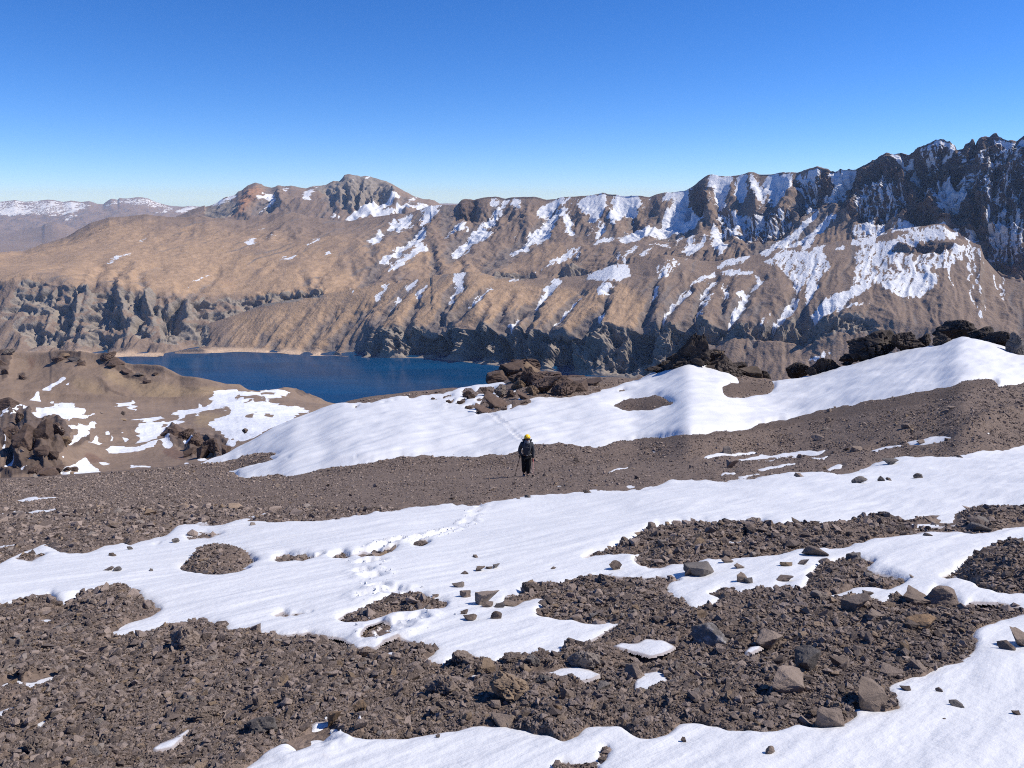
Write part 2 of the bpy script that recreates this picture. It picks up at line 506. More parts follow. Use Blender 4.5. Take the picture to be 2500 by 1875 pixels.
M = dict(
    mount=mat_mountain("mountain_rock"), far=mat_mountain("distant_mountain_rock", 4.0), mid=mat_mid(),
    ground=mat_ground(), snow=mat_snow(), water=mat_water(),
    stone=mat_stone("scree_stone", (0.120, 0.095, 0.084), (0.320, 0.256, 0.222), 0.6),
    boulder=mat_stone("grey_brown_boulder", (0.105, 0.083, 0.071), (0.24, 0.19, 0.158), 0.45, sc=2.0),
    pale=mat_stone("pale_tan_boulder", (0.145, 0.114, 0.097), (0.275, 0.218, 0.182), 0.4, sc=2.0),
    grey=mat_stone("grey_slab", (0.10, 0.09, 0.085), (0.19, 0.17, 0.158), 0.4, sc=2.0),
    crust=mat_stone("crusted_grey_slab", (0.10, 0.09, 0.085), (0.19, 0.17, 0.158), 0.4, crust=(0.33, 0.32, 0.33), sc=2.0),
    ochre=mat_stone("ochre_boulder", (0.12, 0.09, 0.068), (0.29, 0.19, 0.11), 0.2, sc=2.0),
    dark=mat_stone("dark_layered_rock", (0.040, 0.032, 0.028), (0.095, 0.075, 0.064), 0.2, strata=True, sc=0.5),
    brown=mat_stone("brown_outcrop_rock", (0.070, 0.049, 0.040), (0.160, 0.112, 0.090), 0.2, strata=True, sc=0.6),
)
# ------------------------------------------------------------------ far terrain
def loft(X, ctrl, rows, back, sm=6, jag=None):
    """ctrl: list of (Y curve, D curve or None for lake level); rows per span; back: (dD, dz) rows behind the crest"""
    n = len(X); Ys, Ds = [], []
    for Yc, Dc in ctrl:
        Y = curve(Yc, X)
        if jag is not None and len(Ys) == len(ctrl) - 1: Y = Y + jag(X)
        Ys.append(Y)
        if Dc is None:
            dx, dy, dz = ray(X, Y); Ds.append(LAKE * dy / dz)
        else: Ds.append(curve(Dc, X) if isinstance(Dc, list) else np.full(n, float(Dc)))
    last = len(ctrl) - 1
    for i in range(len(Ys)):
        if i != last: Ys[i] = smooth1(Ys[i], 14)
        Ds[i] = smooth1(Ds[i], 25)
    RYs, RDs, T = [], [], []
    for i in range(last):
        m = rows[i]
        for k in range(m):
            a = k / m
            RYs.append(Ys[i] * (1 - a) + Ys[i + 1] * a); RDs.append(1 / ((1 - a) / Ds[i] + a / Ds[i + 1])); T.append(i + a)
    RYs.append(Ys[last]); RDs.append(Ds[last]); T.append(last)
    Y = np.array(RYs); D = np.array(RDs)
    if sm:
        k = np.hanning(2 * sm + 3)[1:-1]; k /= k.sum()
        def sv(A):
            P = np.concatenate([2 * A[:1] - A[sm:0:-1], A, 2 * A[-1:] - A[-2:-sm - 2:-1]], 0)
            return sum(k[j] * P[j:j + A.shape[0]] for j in range(2 * sm + 1))
        D = sv(D); Yt = Y[-1].copy(); Y = sv(Y); Y[-1] = Yt
    XX = np.broadcast_to(X, Y.shape)
    px, py, pz = place(XX, Y, D)
    kx = px[-1] / py[-1]
    bx, by, bz, bY = [], [], [], []
    for dD, dzz in back:
        by.append(py[-1] + dD); bx.append(kx * (py[-1] + dD)); bz.append(pz[-1] + dzz); bY.append(Y[-1])
    T = np.array(T + [last] * len(back))
    return (np.concatenate([px, np.array(bx)]), np.concatenate([py, np.array(by)]), np.concatenate([pz, np.array(bz)]),
            np.concatenate([XX, np.broadcast_to(X, np.array(bY).shape)]), np.concatenate([Y, np.array(bY)]), T)

def slope(px, py, pz):
    xu = np.gradient(px, axis=1); yu = np.gradient(py, axis=1); zu = np.gradient(pz, axis=1)
    xv = np.gradient(px, axis=0); yv = np.gradient(py, axis=0); zv = np.gradient(pz, axis=0)
    det = xu * yv - xv * yu; det = np.where(np.abs(det) < 1e-6, 1e-6, det)
    return (zu * yv - zv * yu) / det, (zv * xu - zu * xv) / det

def soft(a, r0, r1):
    for ax, r in ((0, r0), (1, r1)):
        for _ in range(2):
            pad = [(0, 0), (0, 0)]; pad[ax] = (r + 1, r)
            c = np.cumsum(np.pad(a, pad, mode='edge'), axis=ax); n = a.shape[ax]
            a = (np.take(c, np.arange(2 * r + 1, 2 * r + 1 + n), ax) - np.take(c, np.arange(n), ax)) / (2 * r + 1)
    return a

LAKE = -600.0

# ---- rasters shared by the far sheets
snow_r = new_raster(); tan_r = new_raster(); rock_r = new_raster(); dark_r = new_raster(); sand_r = new_raster(); rust_r = new_raster()
rel1 = new_raster(); rel2 = new_raster()

# tan grass slopes
for pg, v in (
    (SRC(-400, 640, 0, 610, 120, 590, 300, 560, 420, 590, 520, 600, 640, 640, 800, 650, 900, 670, 860, 700, 700, 720, 520, 715, 360, 705, 240, 690, 120, 670, 0, 690, -400, 740), 0.95),
    (SRC(120, 560, 300, 520, 520, 540, 700, 560, 900, 570, 1100, 600, 1000, 660, 700, 640, 400, 600), 0.55),
    (SRC(560, 770, 700, 735, 860, 705, 1000, 685, 1140, 670, 1300, 690, 1380, 700, 1480, 700, 1560, 720, 1640, 760, 1600, 790, 1480, 800, 1300, 800, 1160, 795, 1040, 790, 960, 790, 880, 820, 800, 855, 690, 855, 560, 850), 0.85),
    (A3(0, 560, 380, 560, 560, 600, 900, 560, 1000, 480, 1140, 420, 1300, 460, 1600, 480, 1500, 600, 1200, 640, 1000, 700, 600, 720, 380, 720, 0, 730), 0.55),
    (A4(420, 1200, 480, 1240, 540, 1320, 420, 1300), 0.7), (A4(60, 960, 180, 1000, 200, 1290, 0, 1280, 0, 1000), 0.9),
):
    fill(tan_r, pg, v, 'max')
tan_r = blur(tan_r, 14, 2)
for pg in (A2(1180, 480, 1300, 520, 1330, 600, 1250, 590), A3(110, 330, 260, 380, 380, 560, 250, 500), A1(1900, 830, 2039, 830, 2039, 900, 1900, 880),
           A2(80, 900, 250, 920, 330, 1010, 100, 1000), A3(780, 560, 1000, 480, 1140, 420, 1000, 560), A5(1120, 1330, 1170, 1330, 1160, 1370)):
    fill(rust_r, pg, 0.5, 'max')
rust_r = blur(rust_r, 10, 2)
# grey cliffs
for pg in (A1(0, 1160, 200, 840, 330, 850, 500, 870, 700, 870, 850, 940, 1000, 915, 1270, 955, 1430, 970, 1700, 985, 2039, 1010, 2039, 1160, 1860, 1250, 1880, 1450, 1700, 1440, 1400, 1420, 1200, 1330, 900, 1450, 600, 1420, 250, 1430),
           A2(0, 1060, 150, 1065, 350, 1060, 450, 1040, 700, 1015, 850, 1010, 970, 1020, 960, 1070, 700, 1110, 370, 1180, 0, 1290),
           A2(1180, 1560, 1300, 1330, 1640, 1290, 1835, 1330, 1835, 1620, 1250, 1600),
           A3(0, 1160, 110, 1200, 250, 1130, 450, 1190, 560, 1110, 700, 1180, 850, 1120, 960, 1180, 1130, 1130, 1330, 1190, 1570, 1090, 1700, 1150, 1835, 1160, 1835, 1700, 0, 1600),
           A4(0, 1300, 200, 1340, 380, 1250, 550, 1330, 650, 1250, 800, 1320, 950, 1240, 1110, 1300, 1050, 1380, 780, 1390, 540, 1430, 480, 1700, 0, 1700),
           A4(1150, 1300, 1280, 1280, 1450, 1240, 1600, 1230, 1835, 1250, 1835, 1340, 1500, 1390, 1150, 1380),
           A5(20, 1450, 250, 1410, 440, 1410, 560, 1440, 600, 1530, 300, 1540, 100, 1620, 0, 1600),
           A3(690, 710, 1010, 710, 1020, 760, 690, 760), A3(1200, 690, 1420, 660, 1420, 740, 1200, 750)):
    fill(rock_r, pg, 0.95, 'max')
rock_r = blur(rock_r, 5, 2)
# dark high rock
for pg in (A4(620, 190, 720, 160, 760, 380, 560, 400), A5(0, 400, 400, 300, 650, 225, 860, 190, 1010, 125, 1170, 180, 1380, 100, 1460, 70, 1600, 150, 1668, 60, 1900, 60, 1900, 1200, 1668, 1150, 1400, 1020, 1350, 880, 1200, 840, 1080, 740, 940, 760, 740, 640, 660, 740, 400, 690, 250, 540, 0, 660),
           A4(820, 370, 950, 380, 960, 580, 870, 560), A4(1010, 420, 1160, 400, 1420, 330, 1440, 450, 1300, 540, 1060, 590), A4(1460, 150, 1640, 90, 1720, 230, 1500, 280),
           A3(360, 270, 400, 130, 560, 120, 520, 260), A5(690, 900, 860, 880, 1180, 890, 1180, 920, 860, 950)):
    fill(dark_r, pg, 0.95, 'max')
dark_r = blur(dark_r, 6, 2)
# shore sand
for pg in (A1(-500, 1480, 0, 1485, 200, 1515, 480, 1505, 720, 1500, 1450, 1505, 1480, 1530, 1300, 1620, 900, 1660, -500, 1660), A2(0, 1535, 60, 1510, 200, 1490, 330, 1490, 620, 1505, 950, 1520, 1070, 1545, 1060, 1570, 690, 1570, 500, 1560, 0, 1560)):
    fill(sand_r, pg, 1.0, 'max')
sand_r = blur(sand_r, 3, 1)

# ---- snow of the far slopes
for pg in (
    # second ridge, from left to right
    A2(1320, 600, 1440, 550, 1400, 620, 1340, 625), A2(1380, 560, 1430, 510, 1440, 540), A2(1470, 530, 1540, 440, 1570, 470, 1540, 510), A2(1540, 520, 1600, 440, 1680, 410, 1660, 470, 1600, 520),
    A2(1390, 770, 1540, 680, 1700, 580, 1740, 500, 1790, 580, 1700, 640, 1580, 710, 1450, 770), A2(1470, 840, 1560, 760, 1700, 690, 1820, 680, 1700, 730, 1560, 810),
    A2(1730, 470, 1800, 390, 1835, 370, 1820, 400, 1760, 470),
    A3(70, 310, 180, 190, 260, 165, 180, 240, 90, 310), A3(80, 215, 240, 155, 255, 165, 110, 220), A3(0, 430, 60, 370, 95, 330, 135, 405, 50, 460, 0, 490), A3(0, 560, 80, 460, 160, 510, 60, 540, 0, 590),
    A3(335, 530, 480, 400, 560, 300, 640, 350, 655, 400, 530, 440, 530, 480, 400, 540, 340, 555),
    A3(560, 300, 680, 220, 790, 120, 800, 125, 740, 190, 640, 290), A3(790, 550, 960, 465, 1000, 465, 900, 520, 810, 555),
    A3(970, 440, 980, 390, 1100, 290, 1200, 200, 1220, 220, 1160, 310, 1130, 410, 1010, 460), A3(1040, 220, 1150, 150, 1230, 115, 1210, 160, 1080, 240),
    A3(1240, 180, 1280, 230, 1310, 330, 1320, 380, 1290, 410, 1260, 310, 1240, 230), A3(1200, 145, 1235, 115, 1300, 100, 1240, 160),
    A3(1380, 150, 1400, 110, 1580, 75, 1590, 120, 1560, 200, 1500, 300, 1450, 240, 1390, 200), A3(1600, 250, 1640, 200, 1740, 160, 1700, 240, 1650, 310),
    A3(1700, 80, 1835, 95, 1835, 210, 1790, 230, 1740, 150), A3(1490, 410, 1560, 300, 1600, 300, 1570, 350, 1510, 410), A3(1475, 480, 1560, 430, 1650, 400, 1640, 430, 1520, 470),
    A3(650, 160, 680, 120, 720, 130, 670, 170), A3(820, 110, 860, 180, 880, 190, 870, 130),
    A4(30, 600, 200, 520, 340, 490, 500, 480, 620, 480, 560, 510, 420, 520, 300, 580, 120, 610), A4(0, 260, 180, 265, 220, 300, 140, 390, 60, 330, 0, 430),
    A4(360, 490, 420, 380, 530, 240, 600, 200, 590, 340, 640, 380, 750, 390, 620, 460, 500, 480, 420, 495), A4(410, 240, 560, 215, 520, 240, 400, 300),
    A4(760, 150, 780, 110, 940, 100, 940, 140, 900, 200, 880, 260, 880, 330, 840, 340, 830, 230, 790, 180), A4(980, 280, 980, 190, 1010, 100, 1070, 85, 1070, 180, 1030, 270), A4(1100, 90, 1130, 120, 1210, 210, 1200, 270, 1160, 290, 1130, 200),
    A4(1220, 170, 1250, 110, 1440, 70, 1430, 160, 1380, 260, 1290, 290, 1230, 300, 1260, 230), A4(1480, 120, 1640, 40, 1650, 90, 1560, 130), A4(1500, 350, 1580, 300, 1720, 230, 1640, 290, 1520, 360),
    A4(1740, 90, 1835, 60, 1835, 230, 1740, 230, 1780, 170), A4(1150, 700, 1420, 560, 1560, 420, 1660, 350, 1580, 440, 1480, 560, 1300, 680, 1200, 740),
    A4(1340, 660, 1580, 560, 1740, 390, 1820, 410, 1700, 520, 1600, 630, 1530, 660, 1590, 590, 1440, 650, 1380, 690),
    A4(820, 830, 900, 790, 1060, 740, 1140, 740, 1000, 790, 880, 835), A4(600, 960, 700, 900, 800, 875, 830, 885, 700, 930), A4(820, 870, 1000, 855, 1130, 870, 1130, 882, 900, 880),
    A4(570, 690, 640, 570, 660, 580, 620, 660, 760, 570, 700, 640, 620, 710, 580, 720), A4(790, 540, 810, 490, 860, 560, 870, 620, 910, 650, 880, 720, 850, 740, 870, 660, 820, 680, 790, 600),
    A4(190, 740, 280, 670, 285, 690, 230, 730), A4(380, 650, 450, 630, 430, 650),
    A4(1100, 1000, 1140, 950, 1150, 880, 1200, 910, 1180, 960, 1160, 990), A4(900, 1240, 1000, 1130, 1080, 1010, 1095, 1020, 1060, 1140, 990, 1210), A4(1280, 1285, 1400, 1150, 1470, 1060, 1480, 1100, 1450, 1190, 1380, 1250),
    A4(1525, 1140, 1560, 1020, 1600, 940, 1640, 960, 1630, 1020, 1570, 1060, 1540, 1120), A4(980, 1040, 1020, 990, 1060, 1020, 1020, 1060),
    A4(380, 1210, 500, 1080, 620, 970, 630, 985, 560, 1060, 430, 1200, 370, 1245), A4(700, 1040, 760, 960, 830, 900, 800, 960, 740, 1040), A4(260, 1080, 340, 990, 370, 985, 330, 1040),
    A4(0, 840, 100, 820, 130, 900, 60, 940, 0, 920),
    A3(1420, 760, 1640, 655, 1760, 650, 1740, 720, 1700, 780, 1560, 775), A3(980, 960, 1070, 860, 1160, 780, 1230, 770, 1190, 820, 1080, 900, 1000, 955), A3(1150, 1100, 1260, 1010, 1380, 880, 1395, 885, 1300, 1010, 1180, 1095),
    A3(1520, 840, 1580, 810, 1660, 830, 1600, 870, 1510, 900), A3(280, 960, 360, 850, 400, 780, 340, 800, 370, 740, 470, 710, 440, 760, 400, 840, 320, 930), A3(430, 990, 540, 890, 680, 810, 640, 850, 540, 920),
    A3(0, 800, 80, 765, 40, 800), A3(100, 830, 140, 790, 130, 820), A3(780, 1120, 960, 970, 900, 1040, 820, 1110), A3(1460, 1110, 1600, 960, 1620, 920, 1560, 1060), A3(770, 795, 860, 760, 900, 765, 820, 790), A3(1010, 700, 1130, 625, 1270, 545, 1400, 495, 1300, 560, 1150, 630),
    A2(1410, 990, 1510, 965, 1460, 1000), A2(1600, 1020, 1660, 970, 1740, 935, 1680, 990), A2(1470, 1170, 1580, 1050, 1600, 1060, 1560, 1110), A2(1370, 1080, 1430, 1010, 1450, 1020, 1400, 1080), A2(1690, 1080, 1780, 980, 1800, 970, 1750, 1060), A2(1190, 1015, 1210, 1012, 1180, 1050),
    # streaks on the tan plateau
    A2(330, 640, 360, 605, 400, 590, 390, 625, 460, 620, 400, 635), A2(480, 590, 580, 570, 540, 585), A2(775, 660, 880, 620, 960, 575, 920, 610, 830, 650), A2(570, 765, 660, 745, 750, 715, 740, 735, 640, 760), A2(950, 730, 980, 710, 1040, 700, 990, 725), A2(355, 710, 390, 685, 370, 700), A2(200, 640, 260, 625, 230, 638),
    A2(430, 530, 530, 495, 470, 525), A2(95, 720, 150, 650, 130, 690), A1(930, 725, 1050, 670, 1210, 610, 1080, 675), A1(1230, 510, 1320, 430, 1290, 470), A1(1650, 900, 1800, 830, 1960, 765, 1850, 820),
    # cirque under the right-hand peak
    A5(150, 1340, 300, 1270, 480, 1190, 560, 1200, 430, 1280, 250, 1370, 120, 1420, 90, 1410), A5(180, 1390, 350, 1350, 560, 1325, 400, 1355), A5(360, 890, 600, 850, 560, 875, 430, 900),
    A5(990, 350, 1130, 345, 1230, 330, 1270, 480, 1180, 590, 1010, 585, 980, 480), A5(1010, 590, 1180, 585, 1160, 620, 1050, 630), A5(810, 230, 840, 215, 850, 390, 820, 330), A5(240, 420, 260, 370, 420, 330, 400, 400, 280, 470), A5(180, 520, 320, 460, 400, 450, 380, 490, 260, 530),
    A5(690, 235, 740, 240, 800, 250, 790, 320, 740, 290), A5(860, 400, 960, 370, 950, 500, 900, 460), A5(1190, 200, 1220, 230, 1240, 310, 1210, 290), A5(1280, 260, 1310, 190, 1310, 240, 1290, 290), A5(1420, 120, 1490, 110, 1600, 180, 1560, 170), A5(1620, 140, 1668, 120, 1668, 180, 1630, 170),
    A5(1240, 800, 1300, 780, 1330, 860, 1260, 870), A5(1080, 800, 1190, 790, 1160, 850, 1100, 830), A5(1370, 830, 1440, 720, 1530, 660, 1490, 780, 1540, 850, 1440, 880), A5(1470, 600, 1540, 580, 1540, 620, 1480, 630), A5(30, 880, 100, 900, 20, 930), A5(100, 920, 230, 900, 140, 935), A5(270, 920, 350, 900, 330, 925), A5(50, 1030, 130, 1000, 140, 1050),
    A5(40, 1330, 80, 1190, 130, 1155, 140, 1200, 100, 1260, 50, 1330),
):
    fill(snow_r, pg, 1.0, 'max')
for pg, v in ((A5(430, 940, 560, 880, 700, 850, 840, 800, 1070, 750, 1160, 850, 1020, 870, 860, 880, 740, 910, 700, 940, 830, 970, 1000, 940, 1180, 900, 1250, 890, 1230, 990, 1090, 1060, 900, 1090, 760, 1110, 640, 1220, 500, 1190, 400, 1200, 420, 1050), 0.43), (A5(430, 940, 560, 880, 700, 850, 840, 800, 1070, 750, 1160, 850, 1020, 870, 860, 880, 740, 910, 640, 960, 560, 1080, 450, 1180), 0.50), (A5(760, 1110, 900, 1090, 1010, 1100, 1040, 1170, 920, 1270, 800, 1300, 690, 1270, 640, 1220), 0.62), (A5(30, 960, 200, 960, 240, 1080, 130, 1090, 0, 1150, 0, 980), 0.5),
              (A5(450, 720, 650, 700, 660, 830, 480, 860, 380, 860), 0.5), (A5(680, 760, 760, 690, 930, 720, 920, 780, 700, 810), 0.5), (A5(420, 500, 640, 360, 760, 380, 780, 560, 560, 640, 420, 640), 0.44), (A5(1260, 350, 1330, 340, 1360, 420, 1280, 470), 0.5),
              (A4(1200, 800, 1340, 700, 1700, 700, 1740, 830, 1640, 960, 1480, 1000, 1360, 820), 0.47), (A4(1430, 980, 1530, 980, 1480, 1060), 0.55), (A4(1240, 1280, 1290, 1170, 1160, 1290), 0.4),
              (A3(420, 250, 480, 320, 260, 440, 280, 400), 0.42), (A4(540, 800, 660, 760, 440, 760, 340, 840, 350, 960), 0.36), (A4(820, 370, 960, 380, 1160, 410, 1400, 330, 1450, 450, 1060, 590, 870, 560), 0.47), (A4(1460, 150, 1650, 110, 1700, 220, 1500, 270), 0.47),
              (A5(1000, 120, 1160, 160, 1160, 240, 900, 280, 870, 210), 0.42), (A5(1340, 200, 1668, 180, 1668, 560, 1360, 560), 0.38), (A5(1380, 600, 1668, 560, 1668, 1000, 1400, 980), 0.45), (A5(480, 640, 740, 560, 740, 660, 560, 700), 0.44), (A4(1560, 1580, 1640, 1600, 1760, 1530, 1700, 1500), 0.5),
              (A4(700, 1080, 820, 1010, 720, 1220, 650, 1250), 0.46), (A4(880, 960, 940, 930, 920, 1080, 870, 1090), 0.44)):
    fill(snow_r, pg, v, 'max')
for pl in (A5(1255, 890, 1270, 1100, 1285, 1280, 1370, 1440), A5(1275, 890, 1265, 1110), A5(1300, 900, 1310, 1060, 1390, 1380), A5(1340, 930, 1370, 1040), A5(1115, 1020, 1130, 1140, 1160, 1220), A5(1440, 1100, 1500, 1260), A5(1500, 1130, 1530, 1290),
           A4(20, 720, 70, 780), A4(180, 650, 90, 730), A4(290, 660, 330, 640, 440, 640), A3(1730, 640, 1740, 580, 1835, 510), A3(1350, 590, 1380, 530), A3(1660, 620, 1690, 540), A4(550, 700, 640, 560), A4(500, 640, 540, 560)):
    line(snow_r, pl, 3.2, 3.2, 0.95, 0.8)
snow_r = np.clip(np.maximum(blur(snow_r, 3.2, 2) * 1.35, blur(snow_r, 1.2, 1) * 1.25), 0, 0.88)

clean_r = new_raster()
for pg in (A5(990, 350, 1130, 345, 1230, 330, 1270, 480, 1180, 590, 1010, 585, 980, 480), A4(360, 490, 420, 380, 530, 240, 590, 230, 580, 340, 640, 380, 740, 390, 620, 460, 500, 480, 420, 495), A4(770, 150, 790, 110, 940, 102, 930, 140, 890, 200, 870, 250, 840, 230, 800, 180), A4(1230, 160, 1260, 110, 1430, 80, 1420, 160, 1370, 250, 1290, 280, 1250, 230),
           A3(1400, 150, 1420, 110, 1570, 80, 1570, 130, 1540, 200, 1480, 270, 1440, 220), A3(980, 440, 1000, 390, 1110, 300, 1190, 220, 1140, 320, 1120, 400, 1010, 455), A3(480, 410, 560, 310, 630, 350, 640, 390, 530, 430), A3(350, 530, 480, 430, 530, 470, 400, 535), A5(240, 420, 270, 370, 410, 335, 390, 400, 280, 465), A5(100, 1400, 300, 1280, 470, 1195, 420, 1270, 250, 1360), A3(1450, 760, 1650, 670, 1740, 680, 1700, 770, 1560, 772)):
    fill(clean_r, pg, 1.0)
snow_r = np.maximum(snow_r, blur(clean_r, 2.5, 2) * 1.15)

# ---- relief drawn as gullies (negative) and spurs (positive), in metres
def gully(ra, pts, w0, w1, d0, d1): line(ra, pts, w0, w1, -d0, -d1, 'min', 1.0)
def spur(ra, pts, w0, w1, d0, d1): line(ra, pts, w0, w1, d0, d1, 'max', 1.0)
G1 = new_raster(); P1 = new_raster()
for pl, w0, w1, d0, d1 in (
    (A2(870, 1100, 750, 1280, 560, 1480), 14, 22, 6, 12), (A2(680, 1150, 560, 1330, 500, 1440), 12, 18, 5, 8), (A2(1160, 1060, 990, 1260, 900, 1400, 830, 1500), 16, 24, 12, 20), (A2(1480, 980, 1380, 1100, 1200, 1270, 1050, 1420, 1000, 1500), 16, 26, 14, 24),
    (A2(1720, 940, 1580, 1060, 1480, 1170, 1350, 1280, 1250, 1420, 1180, 1530), 16, 28, 14, 30), (A2(1800, 960, 1720, 1060, 1690, 1180, 1620, 1300, 1640, 1450, 1680, 1560), 14, 26, 14, 34),
    (A3(460, 710, 390, 820, 290, 950, 210, 1130, 120, 1220, 20, 1370), 14, 34, 12, 60), (A3(660, 810, 530, 910, 390, 1030, 260, 1110, 230, 1200, 200, 1400), 14, 34, 14, 60), (A3(620, 930, 600, 1040, 540, 1130, 500, 1230, 470, 1400), 10, 30, 10, 55),
    (A3(830, 870, 760, 1000, 700, 1130, 640, 1220, 540, 1330, 500, 1430), 12, 34, 10, 60), (A3(1220, 770, 1090, 870, 960, 980, 800, 1110, 720, 1200, 720, 1400), 12, 34, 14, 64), (A3(1020, 1000, 960, 1100, 920, 1190, 880, 1300, 840, 1450), 10, 30, 14, 62),
    (A3(1390, 870, 1270, 1000, 1160, 1100, 1100, 1180, 1020, 1300, 980, 1430), 14, 34, 12, 64), (A3(1640, 830, 1560, 980, 1450, 1100, 1330, 1210, 1290, 1290, 1230, 1480), 14, 40, 16, 72), (A4(350, 880, 290, 1050, 210, 1320, 150, 1500), 14, 26, 12, 40),
    (A4(620, 970, 480, 1110, 360, 1240, 260, 1330, 200, 1500), 14, 38, 14, 60), (A4(820, 910, 720, 1020, 660, 1180, 570, 1330, 560, 1430), 14, 34, 14, 56), (A4(930, 930, 880, 1080, 860, 1280), 12, 20, 12, 22), (A4(1200, 890, 1090, 1010, 1040, 1150, 900, 1280, 790, 1380), 14, 30, 12, 48),
    (A4(1450, 980, 1430, 1150, 1290, 1280, 1250, 1350), 12, 26, 8, 36), (A4(1640, 950, 1540, 1120, 1500, 1300, 1460, 1370), 10, 24, 6, 34), (A4(1835, 1130, 1640, 1210, 1520, 1350), 12, 30, 8, 40), (A4(1140, 1300, 1100, 1450, 1040, 1590), 10, 16, 10, 16), (A4(1510, 1400, 1420, 1510, 1300, 1560), 8, 12, 6, 8),
    (A5(1480, 1170, 1540, 1330, 1610, 1450), 6, 8, 4, 6), (A5(1290, 1280, 1380, 1440), 5, 6, 2, 4),
    (SRC(1060, 830, 1030, 862), 22, 26, 30, 40), (SRC(1310, 850, 1290, 890), 22, 26, 30, 40),
): gully(G1, pl, w0, w1, d0, d1)
for pl, w0, w1, d0, d1 in (
    (A3(1570, 1300, 1400, 1400), 40, 50, 20, 30), (A3(1490, 1290, 1450, 1350, 1330, 1470), 26, 30, 26, 26), (A4(700, 1270, 900, 1340, 1060, 1340), 16, 18, 22, 22), (A4(1200, 1310, 1380, 1330), 14, 14, 20, 22), (A4(1500, 1330, 1780, 1300), 14, 16, 24, 22), (A4(1620, 1440, 1780, 1420), 14, 14, 16, 16),
    (A5(0, 1500, 260, 1470), 16, 14, 22, 16), (A5(320, 1430, 430, 1430), 10, 10, 12, 12), (A4(380, 760, 540, 800, 560, 880), 20, 14, 16, 12), (A5(740, 910, 860, 940), 10, 10, 26, 26), (A5(1070, 900, 1180, 905), 8, 8, 18, 18), (A5(880, 890, 1060, 900), 8, 8, 14, 14),
): spur(P1, pl, w0, w1, d0, d1)
rel1 = blur(G1, 3, 1) + blur(P1, 3, 1)
G2 = new_raster(); P2 = new_raster()
for pl, w0, w1, d0, d1 in (
    (A4(560, 200, 600, 380, 420, 490), 40, 50, 46, 30), (A4(100, 280, 160, 460), 24, 24, 24, 20), (A3(790, 120, 620, 290, 480, 390, 340, 540), 24, 34, 24, 26), (A3(1220, 120, 1150, 260, 1000, 420, 800, 550, 580, 700), 24, 30, 26, 20), (A3(300, 200, 280, 380), 30, 30, 26, 16), (A3(1440, 260, 1400, 400), 20, 20, 20, 12),
    (A2(1800, 400, 1740, 500, 1560, 700, 1390, 800, 1280, 960), 20, 24, 22, 20), (A2(1640, 430, 1500, 530, 1320, 620, 1380, 760), 18, 18, 16, 12), (A3(1590, 290, 1520, 400, 1440, 460), 22, 18, 26, 10), (A3(1300, 240, 1310, 400), 12, 14, 18, 8), (A4(860, 200, 840, 330, 870, 560), 24, 20, 26, 26),
    (A4(1030, 120, 980, 280, 1050, 450, 1040, 590, 1120, 700), 24, 20, 22, 20), (A4(1330, 120, 1240, 300, 1180, 420, 1200, 600), 24, 22, 20, 26), (A4(1560, 250, 1440, 440, 1300, 560, 1130, 720), 30, 26, 40, 16), (A4(1720, 260, 1640, 480, 1420, 620), 24, 22, 24, 12),
    (A5(400, 320, 330, 450, 250, 520, 20, 680), 36, 30, 50, 30), (A5(830, 220, 840, 400, 930, 520), 26, 22, 60, 30), (A5(1110, 340, 1120, 590, 1180, 640), 60, 40, 70, 30), (A5(1220, 200, 1240, 320), 12, 14, 40, 30), (A5(1300, 200, 1270, 330, 1320, 600, 1320, 800), 14, 20, 40, 40), (A5(1500, 300, 1440, 600, 1400, 800), 20, 26, 26, 30), (A5(600, 600, 560, 700), 24, 20, 26, 14), (A5(1600, 400, 1540, 700), 22, 24, 30, 30),
    (A1(1300, 920, 1250, 800, 1450, 740), 12, 18, 16, 10), (A1(1000, 900, 1060, 780, 1160, 730), 12, 14, 14, 8), (A1(840, 900, 920, 760), 10, 12, 10, 8), (A1(1700, 960, 1900, 860, 1960, 760), 14, 14, 16, 10), (A2(900, 960, 920, 900, 960, 850), 14, 14, 14, 8), (A2(830, 960, 780, 880), 14, 12, 12, 8), (A2(1220, 880, 1170, 770), 14, 10, 12, 6), (A2(1380, 780, 1390, 900, 1260, 970), 16, 16, 14, 18), (A3(180, 520, 200, 620, 180, 740), 16, 18, 20, 24), (A3(380, 560, 420, 640, 400, 720), 14, 16, 14, 18), (A3(1650, 480, 1600, 640), 14, 16, 10, 14), (A2(1580, 950, 1620, 850), 12, 10, 14, 8),
    (A1(960, 1080, 1000, 940), 16, 12, 34, 26), (A1(1240, 1230, 1230, 960), 20, 16, 44, 40), (A1(1500, 1270, 1540, 1130, 1640, 1020), 20, 14, 42, 30), (A1(1600, 1250, 1620, 1080), 12, 10, 34, 24), (A1(660, 980, 720, 900), 16, 12, 30, 18), (A1(1040, 1230, 1060, 1120), 14, 10, 32, 20), (A1(480, 1180, 510, 1080), 8, 6, 20, 12), (A1(500, 1360, 480, 1280), 12, 8, 24, 14), (A1(310, 980, 320, 880), 10, 8, 22, 12), (A1(1500, 1130, 1510, 1040), 8, 6, 18, 12), (A1(300, 1380, 330, 1280), 10, 8, 18, 10), (A1(480, 940, 500, 900), 8, 6, 18, 10), (A1(1810, 1140, 1800, 1050), 8, 8, 18, 12),
    (A2(400, 1150, 400, 1070), 9, 8, 30, 24), (A2(480, 1120, 490, 1070), 5, 5, 24, 20), (A2(515, 1120, 525, 1050), 5, 5, 26, 24), (A2(655, 1100, 660, 1040), 5, 5, 26, 22), (A2(740, 1060, 740, 1030), 4, 4, 16, 14), (A2(940, 1060, 950, 1020), 10, 8, 24, 20),
): gully(G2, pl, w0, w1, d0, d1)
